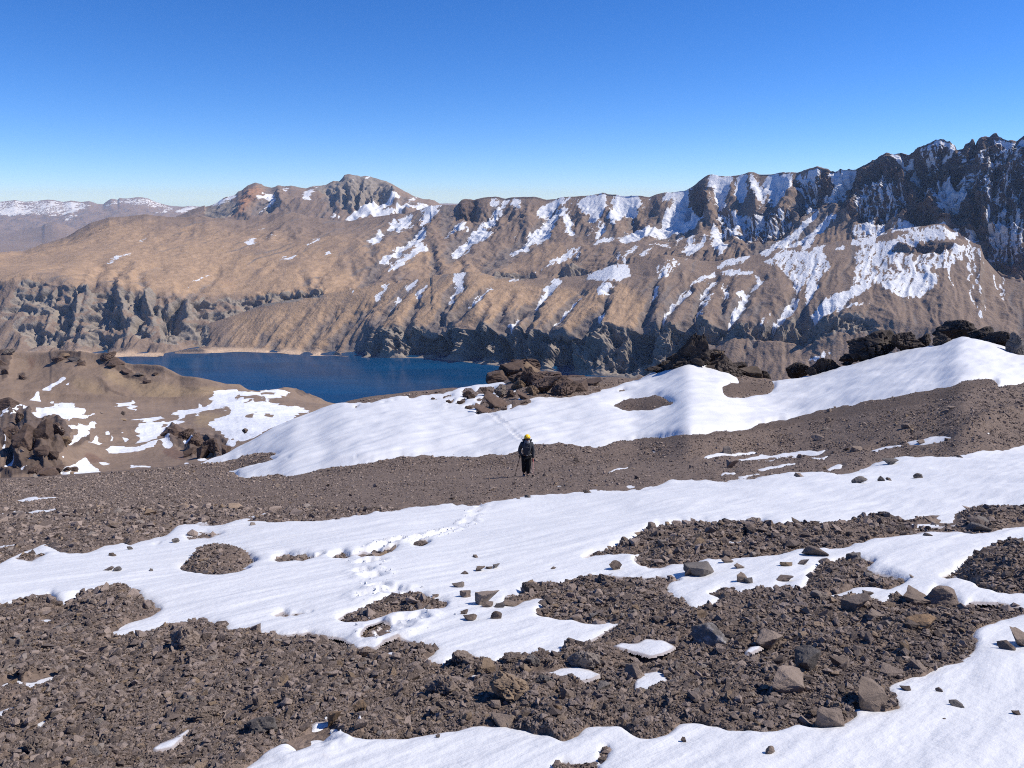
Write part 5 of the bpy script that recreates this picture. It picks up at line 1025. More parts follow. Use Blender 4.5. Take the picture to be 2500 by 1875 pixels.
def snow_dz(X, Y, x, y, m, mw):
    sc = near_scale(y); e = edge(m, mw)
    dz = sc * (-0.022 + 0.07 * (2 * e - 1) * (0.15 + 0.85 * np.abs(2 * mw - 1)))
    u = (x + y) * 0.7071; w = (y - x) * 0.7071
    big = fbm(x / 5.0, y / 7.0, 3, 301) * 0.10 * np.interp(y, [0, 5, 12, 40], [0.1, 0.35, 1, 2])
    rip = (0.5 - np.abs(fbm(u / 3.4, w / 0.75, 3, 303))) * 0.03 * np.interp(y, [0, 5, 12], [0.3, 0.5, 1])
    fin = fbm(u / 0.9, w / 0.22, 3, 305) * 0.010
    far = (fbm(u / 14, w / 2.0, 4, 309, 0.6) * 0.05 + 0.05 * np.abs(fbm(u / 9, w / 2.0, 3, 311))) * np.clip((y - 25) / 20, 0, 1.3)
    dz = dz + (big + rip + fin + far) * sstep(0.45, 1.0, 0.4 * e + 0.6 * mw)
    for fx, fy, fz, k in FOOTW:
        r = 0.15 * k * (1 + max(0, fy - 20) * 0.02)
        sel = (np.abs(x - fx) < r * 2.6) & (np.abs(y - fy) < r * 3.2)
        if sel.any():
            q = np.hypot((x[sel] - fx) / r, (y[sel] - fy) / (r * 1.25)) + 0.25 * perlin(x[sel] / 0.09, y[sel] / 0.09, 400)
            dz[sel] += (-0.040 * (1 - sstep(0.5, 1.0, q)) + 0.015 * np.exp(-((q - 1.3) / 0.35) ** 2)) * k * (1 + max(0, fy - 25) * 0.02)
    return dz

def near_grid(dX, nrow, Ymax=2330):
    X = np.arange(-420, 2921, dX)
    Yc = curve(CREST_S, X)
    t = np.linspace(0, 1, nrow)[:, None]
    t = t ** 0.94
    Y = Yc + (Ymax - Yc) * (1 - t)                    # bottom of the picture first
    XX = np.broadcast_to(X, Y.shape)
    x, y, z = place(XX, Y, near_D(XX, Y))
    sp = np.abs(np.gradient(y, axis=0))
    return XX, Y, x, y, z, sp

XX, YY, x, y, z, sp = near_grid(3.8, 380)
m, mw, wx, wy = near_masks(XX, YY, x, y)
zg = z + ground_dz(XX, YY, x, y, m, mw, sp)
fine_a = sample(fine_r, wx, wy)
# the far side of the crest falls away to the valley
kx = x[-1] / y[-1]
bx, by, bz = [], [], []
for dD, dd in ((3, -1.0), (10, -6), (30, -24), (90, -75), (260, -220), (800, -640)):
    by.append(y[-1] + dD); bx.append(kx * by[-1]); bz.append(z[-1] + dd - 0.15)
P = np.concatenate([np.stack([x, y, zg], -1), np.stack([np.array(bx), np.array(by), np.array(bz)], -1)], 0)
fa = np.concatenate([fine_a, np.zeros((6, P.shape[1]))], 0)
tag(link("scree_slope", grid_mesh("scree_slope", P, attrs=dict(fine=fa)), None, M['ground']), kind='structure')

XS, YS, xs, ys, zs, sps = near_grid(4.2, 760)
ms, mws, _, _ = near_masks(XS, YS, xs, ys)
zsn = zs + snow_dz(XS, YS, xs, ys, ms, mws)
es = edge(ms, mws)
kv = es > 0.22
keep = kv[:-1, :-1] | kv[1:, :-1] | kv[:-1, 1:] | kv[1:, 1:]
# the snowfields: split into the pieces one can tell apart
Ysp = curve(SRC(-420, 1330, 0, 1290, 300, 1260, 560, 1210, 800, 1180, 1100, 1175, 1400, 1150, 1700, 1105, 2000, 1050, 2300, 1000, 2500, 960, 2920, 900), XS[0])
upq = (YS[:-1, :-1] < Ysp[:-1])
PS = np.stack([xs, ys, zsn], -1)
RIM = dict(rim=np.clip(1.0 - (es - 0.45) / 0.5, 0, 1) * np.interp(ys, [0, 6, 30], [1.0, 0.9, 0.35]))
tag(link("snow_field", grid_mesh("snow_field", PS, keep & upq, RIM), None, M['snow']), kind='structure')
tag(link("snow_field", grid_mesh("snow_field", PS, keep & ~upq, RIM), None, M['snow']), kind='structure')

# ground behind and beside the camera, so that the light bounces as on the real slope
gx, gy = np.meshgrid(np.linspace(-60, 60, 90), np.linspace(-70, 2.4, 60))
gz = -H0 - SA * gy + SB * gx + fbm(gx / 3, gy / 3, 4, 9) * 0.12 - 0.14 - 0.10 * np.abs(gx) / 20
tag(link("upper_slope", grid_mesh("upper_slope", np.stack([gx, gy, gz], -1), attrs=dict(fine=np.zeros_like(gx))), None, M['ground']), kind='structure')
gs = gz + 0.02 + fbm(gx / 7, gy / 4, 3, 19) * 0.22
kk = np.ones((59, 89), bool)
tag(link("snow_field", grid_mesh("snow_field", np.stack([gx, gy, gs], -1), kk), None, M['snow']), kind='structure')

def ground_at(X, Y, which='auto'):
    """points on the slope under picture positions (arrays): ground or the snow on it, whichever lies higher"""
    X = np.atleast_1d(np.asarray(X, float)); Y = np.atleast_1d(np.asarray(Y, float))
    x, y, z = place(X, Y, near_D(X, Y))
    m, mw, _, _ = near_masks(X, Y, x, y)
    sp = np.maximum(0.02, y * y * 3.4e-4 * 3.0)
    g = ground_dz(X, Y, x, y, m, mw, sp)
    s = snow_dz(X, Y, x, y, m, mw)
    return x, y, z + (np.maximum(g, s) if which == 'auto' else g), edge(m, mw)
# ------------------------------------------------------------------ rocks
rng = np.random.default_rng(11)
def ico(n):
    bm = bmesh.new(); bmesh.ops.create_icosphere(bm, subdivisions=n, radius=1.0)
    V = np.array([v.co[:] for v in bm.verts]); F = [[v.index for v in f.verts] for f in bm.faces]
    bm.free(); return V / np.linalg.norm(V, axis=1, keepdims=True), F
_ICO = {n: ico(n) for n in (2, 3, 4, 5)}

def mesh_from(name, V, F, mat, smooth=False):
    me = bpy.data.meshes.new(name); me.from_pydata([tuple(v) for v in V], [], F)
    me.materials.append(mat)
    if smooth: me.polygons.foreach_set('use_smooth', np.ones(len(F), bool))
    me.update(); return me

def rock_shape(seed, n=3, planes=14, rough=0.05, flat=1.0, ledges=0.0, round_=14.0):
    """a broken stone: a ball cut by random planes, then roughened; fills x,y in -.5...5 and z in 0..1"""
    r = np.random.default_rng(seed); D, F = _ICO[n]
    N = r.normal(size=(planes, 3)); N /= np.linalg.norm(N, axis=1, keepdims=True)
    d = r.uniform(0.55, 1.0, planes)
    q = np.clip(D @ N.T, 1e-3, None) / d
    R = 1.0 / ((q ** round_).sum(1) ** (1 / round_))
    R = np.minimum(R, 1.6)
    V = D * R[:, None]
    o = seed * 7.3
    nz = fbm3(V[:, 0] * 1.6 + o, V[:, 1] * 1.6, V[:, 2] * 1.6, 4, 5)
    V = V * (1 + rough * 1.6 * nz)[:, None]
    if ledges:
        tilt = r.uniform(-0.35, 0.35, 2)
        zz = V[:, 2] + tilt[0] * V[:, 0] + tilt[1] * V[:, 1] + 0.10 * fbm3(V[:, 0] * 2, V[:, 1] * 2, V[:, 2] * 2, 3, 9)
        fr = zz * 5.5 - np.floor(zz * 5.5)
        k = 1 + ledges * ((1 - fr) ** 0.7 - 0.6)
        V[:, 0] *= k; V[:, 1] *= k
        cr = np.abs(fbm3(V[:, 0] * 2.4 + o, V[:, 1] * 2.4, V[:, 2] * 1.1, 3, 15))
        V *= (1 - 0.20 * (1 - sstep(0.0, 0.14, cr)))[:, None]
    V[:, 2] *= flat
    lo, hi = V.min(0), V.max(0)
    V = (V - (lo + hi) / 2) / (hi - lo); V[:, 2] += 0.5
    return V, F

def hull_stone(seed, n=11):
    r = np.random.default_rng(seed); bm = bmesh.new()
    P = r.normal(size=(n, 3)); P /= np.linalg.norm(P, axis=1, keepdims=True); P *= r.uniform(0.75, 1.0, (n, 1))
    P *= np.array([1.0, r.uniform(0.65, 0.95), r.uniform(0.45, 0.75)]) * 0.5
    for p in P: bm.verts.new(p)
    g = bmesh.ops.convex_hull(bm, input=bm.verts)
    bmesh.ops.delete(bm, geom=[e for e in g['geom_interior'] if isinstance(e, bmesh.types.BMVert)], context='VERTS')
    return bm

def cut_stone(seed, kind):
    """an angular broken stone: hull of a few points, worn edges, fine roughness"""
    r = np.random.default_rng(seed); bm = bmesh.new()
    n = 9 + seed % 5
    P = r.uniform(-1, 1, (n, 3)); P = P / (np.abs(P) ** 5).sum(1, keepdims=True) ** 0.2 * r.uniform(0.72, 1.0, (n, 1))
    if kind == 'spire':
        k = 1 - 0.62 * (P[:, 2:3] * 0.5 + 0.5); P[:, :2] *= k; P = np.concatenate([P, [[r.uniform(-.2, .2), r.uniform(-.2, .2), 1.15]]])
    for p in P: bm.verts.new(p)
    g = bmesh.ops.convex_hull(bm, input=bm.verts)
    bmesh.ops.delete(bm, geom=[e for e in g['geom_interior'] if isinstance(e, bmesh.types.BMVert)], context='VERTS')
    bmesh.ops.dissolve_limit(bm, angle_limit=0.22, verts=bm.verts, edges=bm.edges)
    bmesh.ops.bevel(bm, geom=bm.edges[:], offset=0.07, segments=2, affect='EDGES', profile=0.6, clamp_overlap=True)
    bmesh.ops.triangulate(bm, faces=bm.faces)
    for _ in range(3):
        bmesh.ops.subdivide_edges(bm, edges=[e for e in bm.edges if e.calc_length() > 0.18], cuts=1)
        bmesh.ops.triangulate(bm, faces=bm.faces)
    bm.verts.ensure_lookup_table(); bm.verts.index_update()
    V = np.array([v.co[:] for v in bm.verts]); F = [[v.index for v in f.verts] for f in bm.faces]; bm.free()
    o = seed * 3.7
    V = V * (1 + 0.13 * fbm3(V[:, 0] * 1.7 + o, V[:, 1] * 1.7, V[:, 2] * 1.7, 4, 5, 0.6) - 0.05 * np.clip(0.25 - np.abs(fbm3(V[:, 0] * 1.1 + o, V[:, 1] * 1.1, V[:, 2] * 2.2, 2, 15)), 0, 1) * 2)[:, None]
    lo, hi = V.min(0), V.max(0)
    V = (V - (lo + hi) / 2) / (hi - lo); V[:, 2] += 0.5
    return V, F

MESH = {}
def rock_mesh(kind, i, mat):
    k = (kind, i, mat)
    if k not in MESH:
        if kind in ('block', 'slab', 'spire'): V, F = cut_stone({'block': 300, 'slab': 500, 'spire': 600}[kind] + i, kind)
        elif kind == 'lump': V, F = rock_shape(400 + i, 4, 16, 0.10, 1, 0.05, 12)
        elif kind == 'strata': V, F = rock_shape(700 + i, 5, 13, 0.11, 1, 0.06, 14)
        elif kind == 'cone':
            V, F = rock_shape(600 + i, 5, 14, 0.22, 1, 0.07, 10)
            t = 1 - 0.84 * np.clip(V[:, 2], 0, 1) ** 0.85; V[:, 0] *= t; V[:, 1] *= t
        elif kind == 'rubble': V, F = rock_shape(800 + i, 5, 18, 0.16, 1, 0.06, 8)
        MESH[k] = mesh_from("%s_rock" % kind, V, F, M[mat], False)
    return MESH[k]

def set_rock(name, X, Yb, w, h, kind, mat, i, rot=0.0, depth=0.85, sink=0.36, parent=None, tilt=(0, 0), dD=0.0, tall=None):
    """a stone whose foot stands under picture position (X, Yb), w x h pixels large"""
    x, y, z, e = ground_at([X], [Yb])
    x, y, z = float(x[0]), float(y[0]), float(z[0])
    if dD:
        D = y + dD; px, py, pz = place(X, Yb, D); x, y, z = float(px), float(py), float(pz)
    dx, dy, dz = ray(X, Yb); k = (y / float(dy)) / FPX
    W = w * k; Hh = h * k / (1 - sink) * 0.98
    o = link(name, rock_mesh(kind, i, mat), parent)
    o.rotation_euler = (tilt[0], tilt[1], rot)
    o.scale = (W, W * depth, Hh)
    o.location = (x, y + W * depth * 0.32, z - Hh * sink)
    return o

R_ = random.Random(3)
def rock_thing(rg, x, y, w, h, kind, mat, label, name='boulder', group=None, **kw):
    (X, Y), = rg(x, y); s = SCALE[rg]
    o = set_rock(name, X, Y, 0.85 * w / s, 0.78 * h / s, kind, mat, R_.randrange(6), R_.choice((0, math.pi)) + R_.uniform(-.3, .3), tilt=(R_.uniform(-.12, .12), R_.uniform(-.15, .15)), **kw)
    tag(o, label, name.replace('_', ' '), group or 'single stones on the slope')
    return o
SCALE = {B3: 3.949, B4: 3.949, B5: 3.687, R4: 2.458, R5: 2.458, R6: 2.602, R7: 2.602, R8: 2.602, R3: 2.458}

# -- outcrops along the crest
def outcrop(label, group, base, lumps, mat, name='rock_outcrop'):
    (bx_, by_), = base[0](base[1], base[2])
    x, y, z, _ = ground_at([bx_], [by_])
    root = bpy.data.objects.new(name, None); COL.objects.link(root)
    root.location = (float(x[0]), float(y[0]), float(z[0])); root.empty_display_size = 0.5
    tag(root, label, 'outcrop', group)
    for n, (rg, lx, ly, w, h, kind, dD) in enumerate(lumps):
        (X, Y), = rg(lx, ly); s = SCALE[rg]
        o = set_rock('rock', X, Y, w / s, h / s, R_.choice(('block', 'rubble', 'block')) if kind == 'rubble' else kind, mat, R_.randrange(8), R_.uniform(-.4, .4), 0.9, 0.25, None, (R_.uniform(-.1, .1), R_.uniform(-.12, .12)), dD)
        o.location = (o.location[0] - root.location[0], o.location[1] - root.location[1], o.location[2] - root.location[2])
        o.parent = root
    return root

outcrop('reddish brown broken outcrop with a rounded top rising from the snow behind the walker', 'outcrops on the snow crest', (B3, 960, 560), (
    (B3, 960, 520, 760, 190, 'cone', 5), (B3, 1280, 560, 700, 150, 'cone', 4), (B3, 920, 345, 300, 115, 'rubble', 5), (B3, 790, 400, 260, 130, 'rubble', 3), (B3, 640, 425, 230, 75, 'rubble', 2), (B3, 1000, 400, 220, 125, 'rubble', 4), (B3, 950, 500, 210, 150, 'strata', 0), (B3, 985, 565, 140, 85, 'strata', -1), (B3, 1130, 560, 250, 150, 'strata', 0), (B3, 1290, 575, 260, 130, 'strata', 0), (B3, 1120, 430, 330, 70, 'rubble', 4), (B3, 1420, 540, 220, 90, 'rubble', 0), (B3, 1580, 500, 260, 75, 'rubble', 1), (B3, 1380, 460, 330, 60, 'rubble', 4), (B3, 840, 520, 150, 90, 'strata', 0), (B3, 1610, 440, 90, 45, 'strata', 3), (B3, 620, 700, 230, 130, 'rubble', 0), (B3, 500, 745, 160, 80, 'rubble', 0), (B3, 690, 600, 140, 120, 'rubble', 0), (B3, 900, 610, 130, 90, 'rubble', 0)), 'brown')
outcrop('steep black pyramid of layered rock behind the pointed snow drift', 'outcrops on the snow crest', (B4, 620, 400), (
    (B4, 600, 500, 760, 340, 'cone', 3), (B4, 860, 560, 700, 200, 'cone', 3), (B4, 590, 400, 420, 270, 'cone', 2), (B4, 640, 400, 360, 250, 'cone', 3), (B4, 440, 450, 250, 120, 'strata', 2), (B4, 330, 495, 220, 90, 'strata', 1), (B4, 720, 420, 260, 120, 'strata', 2), (B4, 800, 440, 260, 130, 'rubble', 2), (B4, 900, 490, 240, 110, 'rubble', 1), (B4, 1010, 545, 260, 110, 'rubble', 1), (B4, 1120, 575, 260, 100, 'rubble', 1), (B4, 1240, 570, 230, 95, 'rubble', 2), (B4, 1000, 480, 200, 60, 'rubble', 4), (B4, 760, 400, 200, 110, 'strata', 4)), 'dark')
for v in (
    (B5, 735, 465, 450, 250, 'strata', 'biggest black boulder of the crest, a rounded block above the snow', 1.5), (B5, 1020, 405, 290, 180, 'strata', 'black boulder with ribbed face right of the biggest crest block', 2.5), (B5, 1160, 360, 140, 120, 'strata', 'small black boulder with a snow scrap in front of it on the crest', 3), (B5, 1350, 355, 250, 115, 'strata', 'black oval boulder left of the topmost snow point', 2),
    (B5, 1460, 285, 340, 165, 'strata', 'highest long black boulder on the right skyline of the crest', 6), (B5, 1700, 310, 240, 130, 'strata', 'black boulder just right of the snow point on the crest', 3), (B5, 1840, 385, 270, 165, 'strata', 'layered black boulder shading the snow near the right edge', 1.5), (B5, 2010, 455, 250, 220, 'strata', 'black boulder cut off by the right edge, shading the snow', 0.5),
    (B5, 480, 500, 160, 80, 'strata', 'small square black boulder left of the biggest crest block', 2), (B5, 460, 535, 100, 42, 'strata', 'lowest little black boulder beside the square one on the crest', 1), (B5, 280, 600, 270, 135, 'strata', 'black boulder in the middle of the low row on the crest', 1), (B5, 150, 625, 130, 95, 'strata', 'black boulder at the left of the low row on the crest', 0.5), (B5, 10, 630, 200, 130, 'strata', 'ragged black boulder at the left end of the low row', 1), (B4, 210, 540, 210, 45, 'strata', 'thin black slab lying at the left foot of the black pyramid', 0)):
    rg, lx, ly, w, h, kind, lab, dD = v
    (X, Y), = rg(lx, ly)
    o = set_rock('crest_boulder', X, Y, w / SCALE[rg], h / SCALE[rg], kind, 'dark', R_.randrange(8), R_.uniform(-.3, .3), 0.9, 0.2, None, (R_.uniform(-.06, .06), R_.uniform(-.08, .08)), dD)
    tag(o, lab, 'boulder', 'black boulders along the snow crest')

# -- crags on the shelf below
def crag(label, rg, lumps, mat):
    root = bpy.data.objects.new('crag', None); COL.objects.link(root); root.empty_display_size = 1.0
    tag(root, label, 'crag', 'crags on the shelf below the slope')
    for n, (lx, ly, w, h) in enumerate(lumps):
        (X, Y), = rg(lx, ly)
        d = (MID[0] - X) ** 2 + (MID[1] - Y) ** 2; j = np.unravel_index(np.argmin(d), d.shape); p = MID[2][j]
        if n == 0: root.location = p
        dx, dy, dz = ray(X, Y); k = (p[1] / float(dy)) / FPX; W = w / 4.0 * k; Hh = h / 4.0 * k * 1.25
        o = link('rock', rock_mesh(R_.choice(('block', 'spire', 'block', 'strata')), R_.randrange(8), mat), root)
        o.rotation_euler = (R_.uniform(-.15, .15), R_.uniform(-.25, .25), R_.uniform(-.5, .5)); o.scale = (W, W * 0.8, Hh)
        o.location = (p[0] - root.location[0], p[1] - root.location[1] + W * 0.15, p[2] - root.location[2] - Hh * 0.28)
crag('dark broken crag in the lower left of the valley, cut by the left edge', B1, ((450, 930, 200, 200), (330, 880, 190, 180), (60, 650, 220, 110), (240, 1010, 190, 190), (560, 880, 140, 120), (120, 900, 150, 130), (420, 1110, 150, 80), (520, 1110, 110, 70), (350, 1280, 150, 80), (480, 1290, 170, 90), (560, 1240, 120, 50), (180, 760, 130, 110), (640, 960, 90, 70), (720, 1230, 70, 40), (660, 1230, 60, 35)), 'brown')
crag('reddish black crag in the valley just left of the snow slope', B1, ((1900, 990, 160, 120), (1690, 890, 180, 100), (1800, 910, 150, 100), (1990, 1060, 180, 150), (2090, 1040, 160, 150), (2170, 1050, 110, 120), (1850, 1060, 130, 80), (1620, 890, 90, 50), (2050, 980, 120, 90)), 'brown')
crag('dark jagged outcrops along the crest of the hill before the lake', B1, ((620, 120, 140, 55), (560, 150, 110, 55), (720, 160, 130, 50), (790, 210, 80, 40), (1050, 165, 150, 60), (1130, 205, 150, 70), (1080, 235, 110, 50), (1220, 285, 110, 32), (1350, 310, 110, 32), (1430, 370, 80, 30), (1500, 290, 90, 24), (70, 130, 120, 60), (20, 210, 80, 60), (40, 300, 70, 60), (210, 330, 70, 50)), 'brown')
# -- stones one can point to
for v in (
    (R8, 172, 412, 250, 92, 'block', 'grey', 'big dark grey block with squared sides alone on the snow'), (R8, 900, 300, 185, 62, 'slab', 'pale', 'pale brown flat stone leaning on its darker neighbour on the snow'), (R8, 806, 346, 80, 62, 'block', 'boulder', 'dark chunk at the left foot of the pale leaning stone'),
    (R8, 420, 458, 90, 68, 'spire', 'boulder', 'split stone with a dark peaked half on the snow'), (R8, 466, 462, 70, 42, 'slab', 'grey', 'grey half lying right of the split stone'), (R8, 690, 445, 125, 56, 'block', 'pale', 'angular tan stone on the snow left of the small rubble heap'), (R8, 702, 360, 105, 32, 'slab', 'grey', 'low grey stone under the pale leaning stone'), (R8, 400, 374, 85, 22, 'slab', 'boulder', 'thin dark stone just right of the big grey block'), (R8, 325, 334, 95, 28, 'slab', 'boulder', 'flat dark stone behind the big grey block'),
    (R8, 1715, 606, 210, 140, 'spire', 'pale', 'tall pointed tan boulder where the scree meets the snow near the dark mound'), (R8, 1535, 605, 240, 75, 'slab', 'boulder', 'long dark ledge stone left of the tall pointed boulder'), (R8, 1185, 655, 230, 110, 'block', 'boulder', 'dark bulky boulder at the upper rim of the right-hand scree'), (R8, 1275, 698, 125, 56, 'slab', 'pale', 'pale flat stone at the foot of the dark bulky boulder'), (R8, 1222, 556, 90, 54, 'block', 'boulder', 'rounded dark stone on the snow edge above the bulky boulder'),
    (R8, 1590, 778, 230, 95, 'slab', 'ochre', 'boulder with a broken orange face in the right-hand scree'), (R8, 1510, 780, 120, 60, 'slab', 'boulder', 'dark slab propped against the orange-faced boulder'), (R8, 610, 838, 230, 88, 'slab', 'pale', 'wedge slab sheltering a scrap of snow'), (R8, 240, 832, 280, 112, 'slab', 'crust', 'grey slab with a whitish crust in the middle of the scree'), (R8, 875, 1025, 270, 145, 'slab', 'grey', 'largest smooth grey slab, tilted, in the right-hand scree'),
    (R8, 1055, 995, 160, 64, 'slab', 'pale', 'pale slab with a hollow right of the largest grey slab'), (R8, 715, 1170, 320, 128, 'slab', 'pale', 'long pale slab split by a dark crack'), (R8, 1260, 1256, 300, 190, 'spire', 'boulder', 'large dark wedge boulder at the snow edge, its shadow on the scree'), (R8, 990, 1370, 215, 128, 'block', 'pale', 'pinkish block on the snow edge below the dark wedge'), (R8, 575, 1252, 80, 88, 'spire', 'grey', 'upright grey stone left of the pinkish block'), (R8, 1370, 1058, 190, 54, 'slab', 'pale', 'flat pale slab close to the snow edge on the right'), (R8, 1560, 1022, 130, 52, 'slab', 'pale', 'tan slab at the snow rim right of the flat pale slab'),
    (R8, 2190, 868, 190, 110, 'block', 'boulder', 'brown boulder in the snow cut by the right edge'), (R8, 2120, 890, 120, 44, 'slab', 'boulder', 'low reddish stone in front of the boulder at the right edge'), (R8, 604, 1558, 84, 50, 'spire', 'pale', 'small tan pyramid stone in the bottom snow'), (R8, 50, 1468, 42, 30, 'block', 'boulder', 'dark pebble alone in the bottom snow'), (R8, 1800, 1240, 100, 30, 'slab', 'grey', 'grey shard melted into the right-hand snow'), (R8, 2172, 1284, 66, 24, 'slab', 'boulder', 'dark shard near the right edge of the lower snow'), (R8, 1470, 1135, 80, 24, 'slab', 'boulder', 'dark flake in the snow beside the scree tip'), (R8, 1680, 1140, 50, 24, 'slab', 'boulder', 'little dark flake in the snow right of the scree tip'),
    (R8, 495, 78, 108, 54, 'lump', 'boulder', 'rounded lump on top of the long rubble berm'), (R8, 764, 106, 66, 38, 'block', 'boulder', 'dark stone standing on the rear rim of the rubble berm'), (R8, 1335, 66, 120, 46, 'lump', 'boulder', 'broad stone at the right end of the rubble berm'), (R8, 1630, 54, 90, 26, 'slab', 'pale', 'flat reddish stone on snow right of the rubble berm'), (R8, 1605, 165, 60, 20, 'slab', 'boulder', 'small flat stone on the snow under the rubble berm'), (R8, 1140, 330, 110, 46, 'block', 'grey', 'grey stone on top of the small rubble heap in the snow'), (R8, 1000, 400, 70, 60, 'block', 'pale', 'tan upright stone in the small rubble heap'), (R8, 1500, 440, 40, 20, 'block', 'boulder', 'tiny stone right of the small rubble heap'), (R8, 910, 600, 120, 46, 'lump', 'boulder', 'domed brown stone in the scree below the snow inlet'),
    (R7, 1012, 596, 190, 94, 'block', 'pale', 'biggest tan block with an ochre side in the central snow'), (R7, 870, 556, 88, 50, 'block', 'boulder', 'dark stone left of the biggest tan block in the snow'), (R7, 1070, 698, 84, 52, 'spire', 'boulder', 'small pyramid stone in the snow below the tan block'), (R7, 905, 698, 104, 36, 'slab', 'boulder', 'flat dark stone left of the small pyramid stone'), (R7, 868, 664, 58, 28, 'block', 'boulder', 'little stone above the flat dark stone in the snow'), (R7, 832, 496, 96, 28, 'slab', 'boulder', 'flat brown stone on snow above the dark one'), (R7, 1075, 374, 60, 30, 'block', 'grey', 'grey stone ending the short row in the middle snow'), (R7, 972, 392, 74, 28, 'block', 'boulder', 'brown stone beginning the short row in the middle snow'), (R7, 1026, 378, 56, 20, 'slab', 'boulder', 'middle stone of the short row in the snow'), (R7, 1100, 618, 90, 26, 'slab', 'grey', 'pointed grey flake at the foot of the tan block'), (R7, 1014, 620, 90, 26, 'slab', 'pale', 'pale flake under the biggest tan block'), (R7, 1830, 368, 105, 50, 'block', 'boulder', 'stone casting a blue shadow left of the squared block'), (R7, 940, 312, 44, 16, 'slab', 'boulder', 'tiny dark stone high in the middle snow'), (R7, 1436, 370, 38, 14, 'slab', 'boulder', 'tiny dark stone in the snow under the berm tip'), (R7, 685, 550, 50, 18, 'slab', 'boulder', 'tiny stone beside the rubble strip by the footprints'), (R7, 870, 414, 60, 14, 'slab', 'boulder', 'thin flake above the flat brown stone in the snow'),
    (R7, 1012, 1056, 120, 98, 'block', 'boulder', 'dark block at the left end of the thin snow strip in the scree'), (R7, 1150, 600, 120, 50, 'block', 'boulder', 'stone at the rubble corner right of the tan block'), (R7, 890, 1000, 92, 44, 'slab', 'pale', 'pale slab near the snow tip above the foreground scree'), (R7, 452, 1146, 120, 88, 'block', 'pale', 'tan boulder with a cleft in the left scree'), (R7, 216, 1280, 100, 92, 'block', 'ochre', 'ochre brown boulder in the left scree above the snow'), (R7, 36, 1350, 100, 120, 'block', 'ochre', 'largest tan cracked boulder at the corner of the bottom snow'), (R7, 220, 1408, 100, 76, 'block', 'pale', 'pinkish block near the lower rim of the scree'), (R7, 1110, 1356, 190, 72, 'slab', 'boulder', 'broad flat stone with an ochre end at the rim of the bottom snow'), (R7, 1525, 1218, 110, 98, 'block', 'pale', 'upright tan boulder in the centre of the scree'), (R7, 1466, 1318, 76, 54, 'block', 'ochre', 'orange tan stone under the upright tan boulder'), (R7, 1380, 1124, 150, 66, 'lump', 'grey', 'grey rounded slab above the upright tan boulder'), (R7, 1755, 1118, 120, 52, 'slab', 'grey', 'smooth pale grey slab right of the rounded one'), (R7, 1955, 1046, 170, 74, 'slab', 'pale', 'tan wedge beside the small snow patch in the scree'), (R7, 252, 916, 120, 62, 'lump', 'boulder', 'round stone holding a snow scrap at the scree rim'), (R7, 1955, 640, 60, 46, 'block', 'pale', 'pale square stone in the upper scree tongue'), (R7, 1812, 650, 54, 44, 'slab', 'pale', 'whitish stone left of the pale square one'), (R7, 1690, 672, 70, 40, 'block', 'grey', 'bluish grey stone in the upper scree tongue'), (R7, 1745, 1586, 70, 44, 'block', 'boulder', 'brown stone in the bottom snow by the lower rubble'), (R7, 1765, 1530, 50, 44, 'lump', 'boulder', 'upper stone of the pair in the bottom snow'), (R7, 700, 1450, 36, 22, 'lump', 'boulder', 'dark pebble near the rim of the bottom snow'),
    (R7, 1140, 1215, 320, 165, 'rubble', 'boulder', 'largest lumpy grey boulder bedded in the middle of the foreground scree'), (R7, 730, 1165, 270, 120, 'rubble', 'boulder', 'broad low lump of crumbly rock left of the largest one'), (R7, 1640, 985, 240, 120, 'rubble', 'boulder', 'rounded boulder between two snow scraps in the scree'), (R7, 860, 985, 180, 62, 'rubble', 'boulder', 'domed crumbly rock on the scree rim under the snow'), (R7, 1310, 990, 110, 64, 'lump', 'grey', 'mottled grey stone behind the thin snow strip'), (R7, 1180, 975, 160, 50, 'rubble', 'boulder', 'crumbly ledge stone on the skyline of the scree'), (R7, 1300, 515, 200, 50, 'rubble', 'boulder', 'crumbly hump at the left of the upper scree tongue'), (R7, 1760, 470, 110, 72, 'lump', 'boulder', 'boulder crowning the upper scree tongue'),
    (R6, 1150, 905, 280, 150, 'rubble', 'boulder', 'broken ledge with a black hollow in the left scree'), (R6, 562, 1078, 130, 76, 'slab', 'pale', 'pale leaning slab beside the left snow scrap'), (R6, 1660, 1420, 230, 110, 'lump', 'grey', 'large grey boulder near the bottom left snow'), (R6, 1820, 1222, 96, 62, 'lump', 'boulder', 'dark smooth stone in the left scree'), (R6, 1290, 1310, 190, 90, 'rubble', 'boulder', 'crumbly rock with a deep shadow in the left scree'), (R6, 845, 1014, 70, 46, 'block', 'pale', 'pinkish stone on the left scree slope'), (R6, 524, 1195, 96, 46, 'slab', 'pale', 'tan slab low on the left scree'), (R6, 1640, 1240, 70, 80, 'block', 'boulder', 'upright stone left of the dark smooth one'), (R6, 690, 392, 80, 32, 'block', 'pale', 'left half of the twin stones on the left snow'), (R6, 744, 392, 52, 28, 'block', 'grey', 'right half of the twin stones on the left snow'), (R6, 1110, 198, 52, 26, 'block', 'grey', 'small block high on the left snow'), (R6, 816, 240, 50, 22, 'spire', 'grey', 'pointed pebble on the left snow ridge'), (R6, 705, 276, 60, 14, 'slab', 'boulder', 'dark flake on the left snow ridge'), (R6, 958, 392, 36, 12, 'slab', 'grey', 'tiny flake left of the domed mound'), (R6, 200, 1530, 190, 120, 'rubble', 'boulder', 'boulder with a black shadow in the bottom left corner'), (R6, 1600, 100, 60, 14, 'slab', 'pale', 'flat pale stone on the snow rim at the left'), (R6, 1060, 96, 60, 24, 'slab', 'pale', 'pale stone on the gravel above the left snow'),
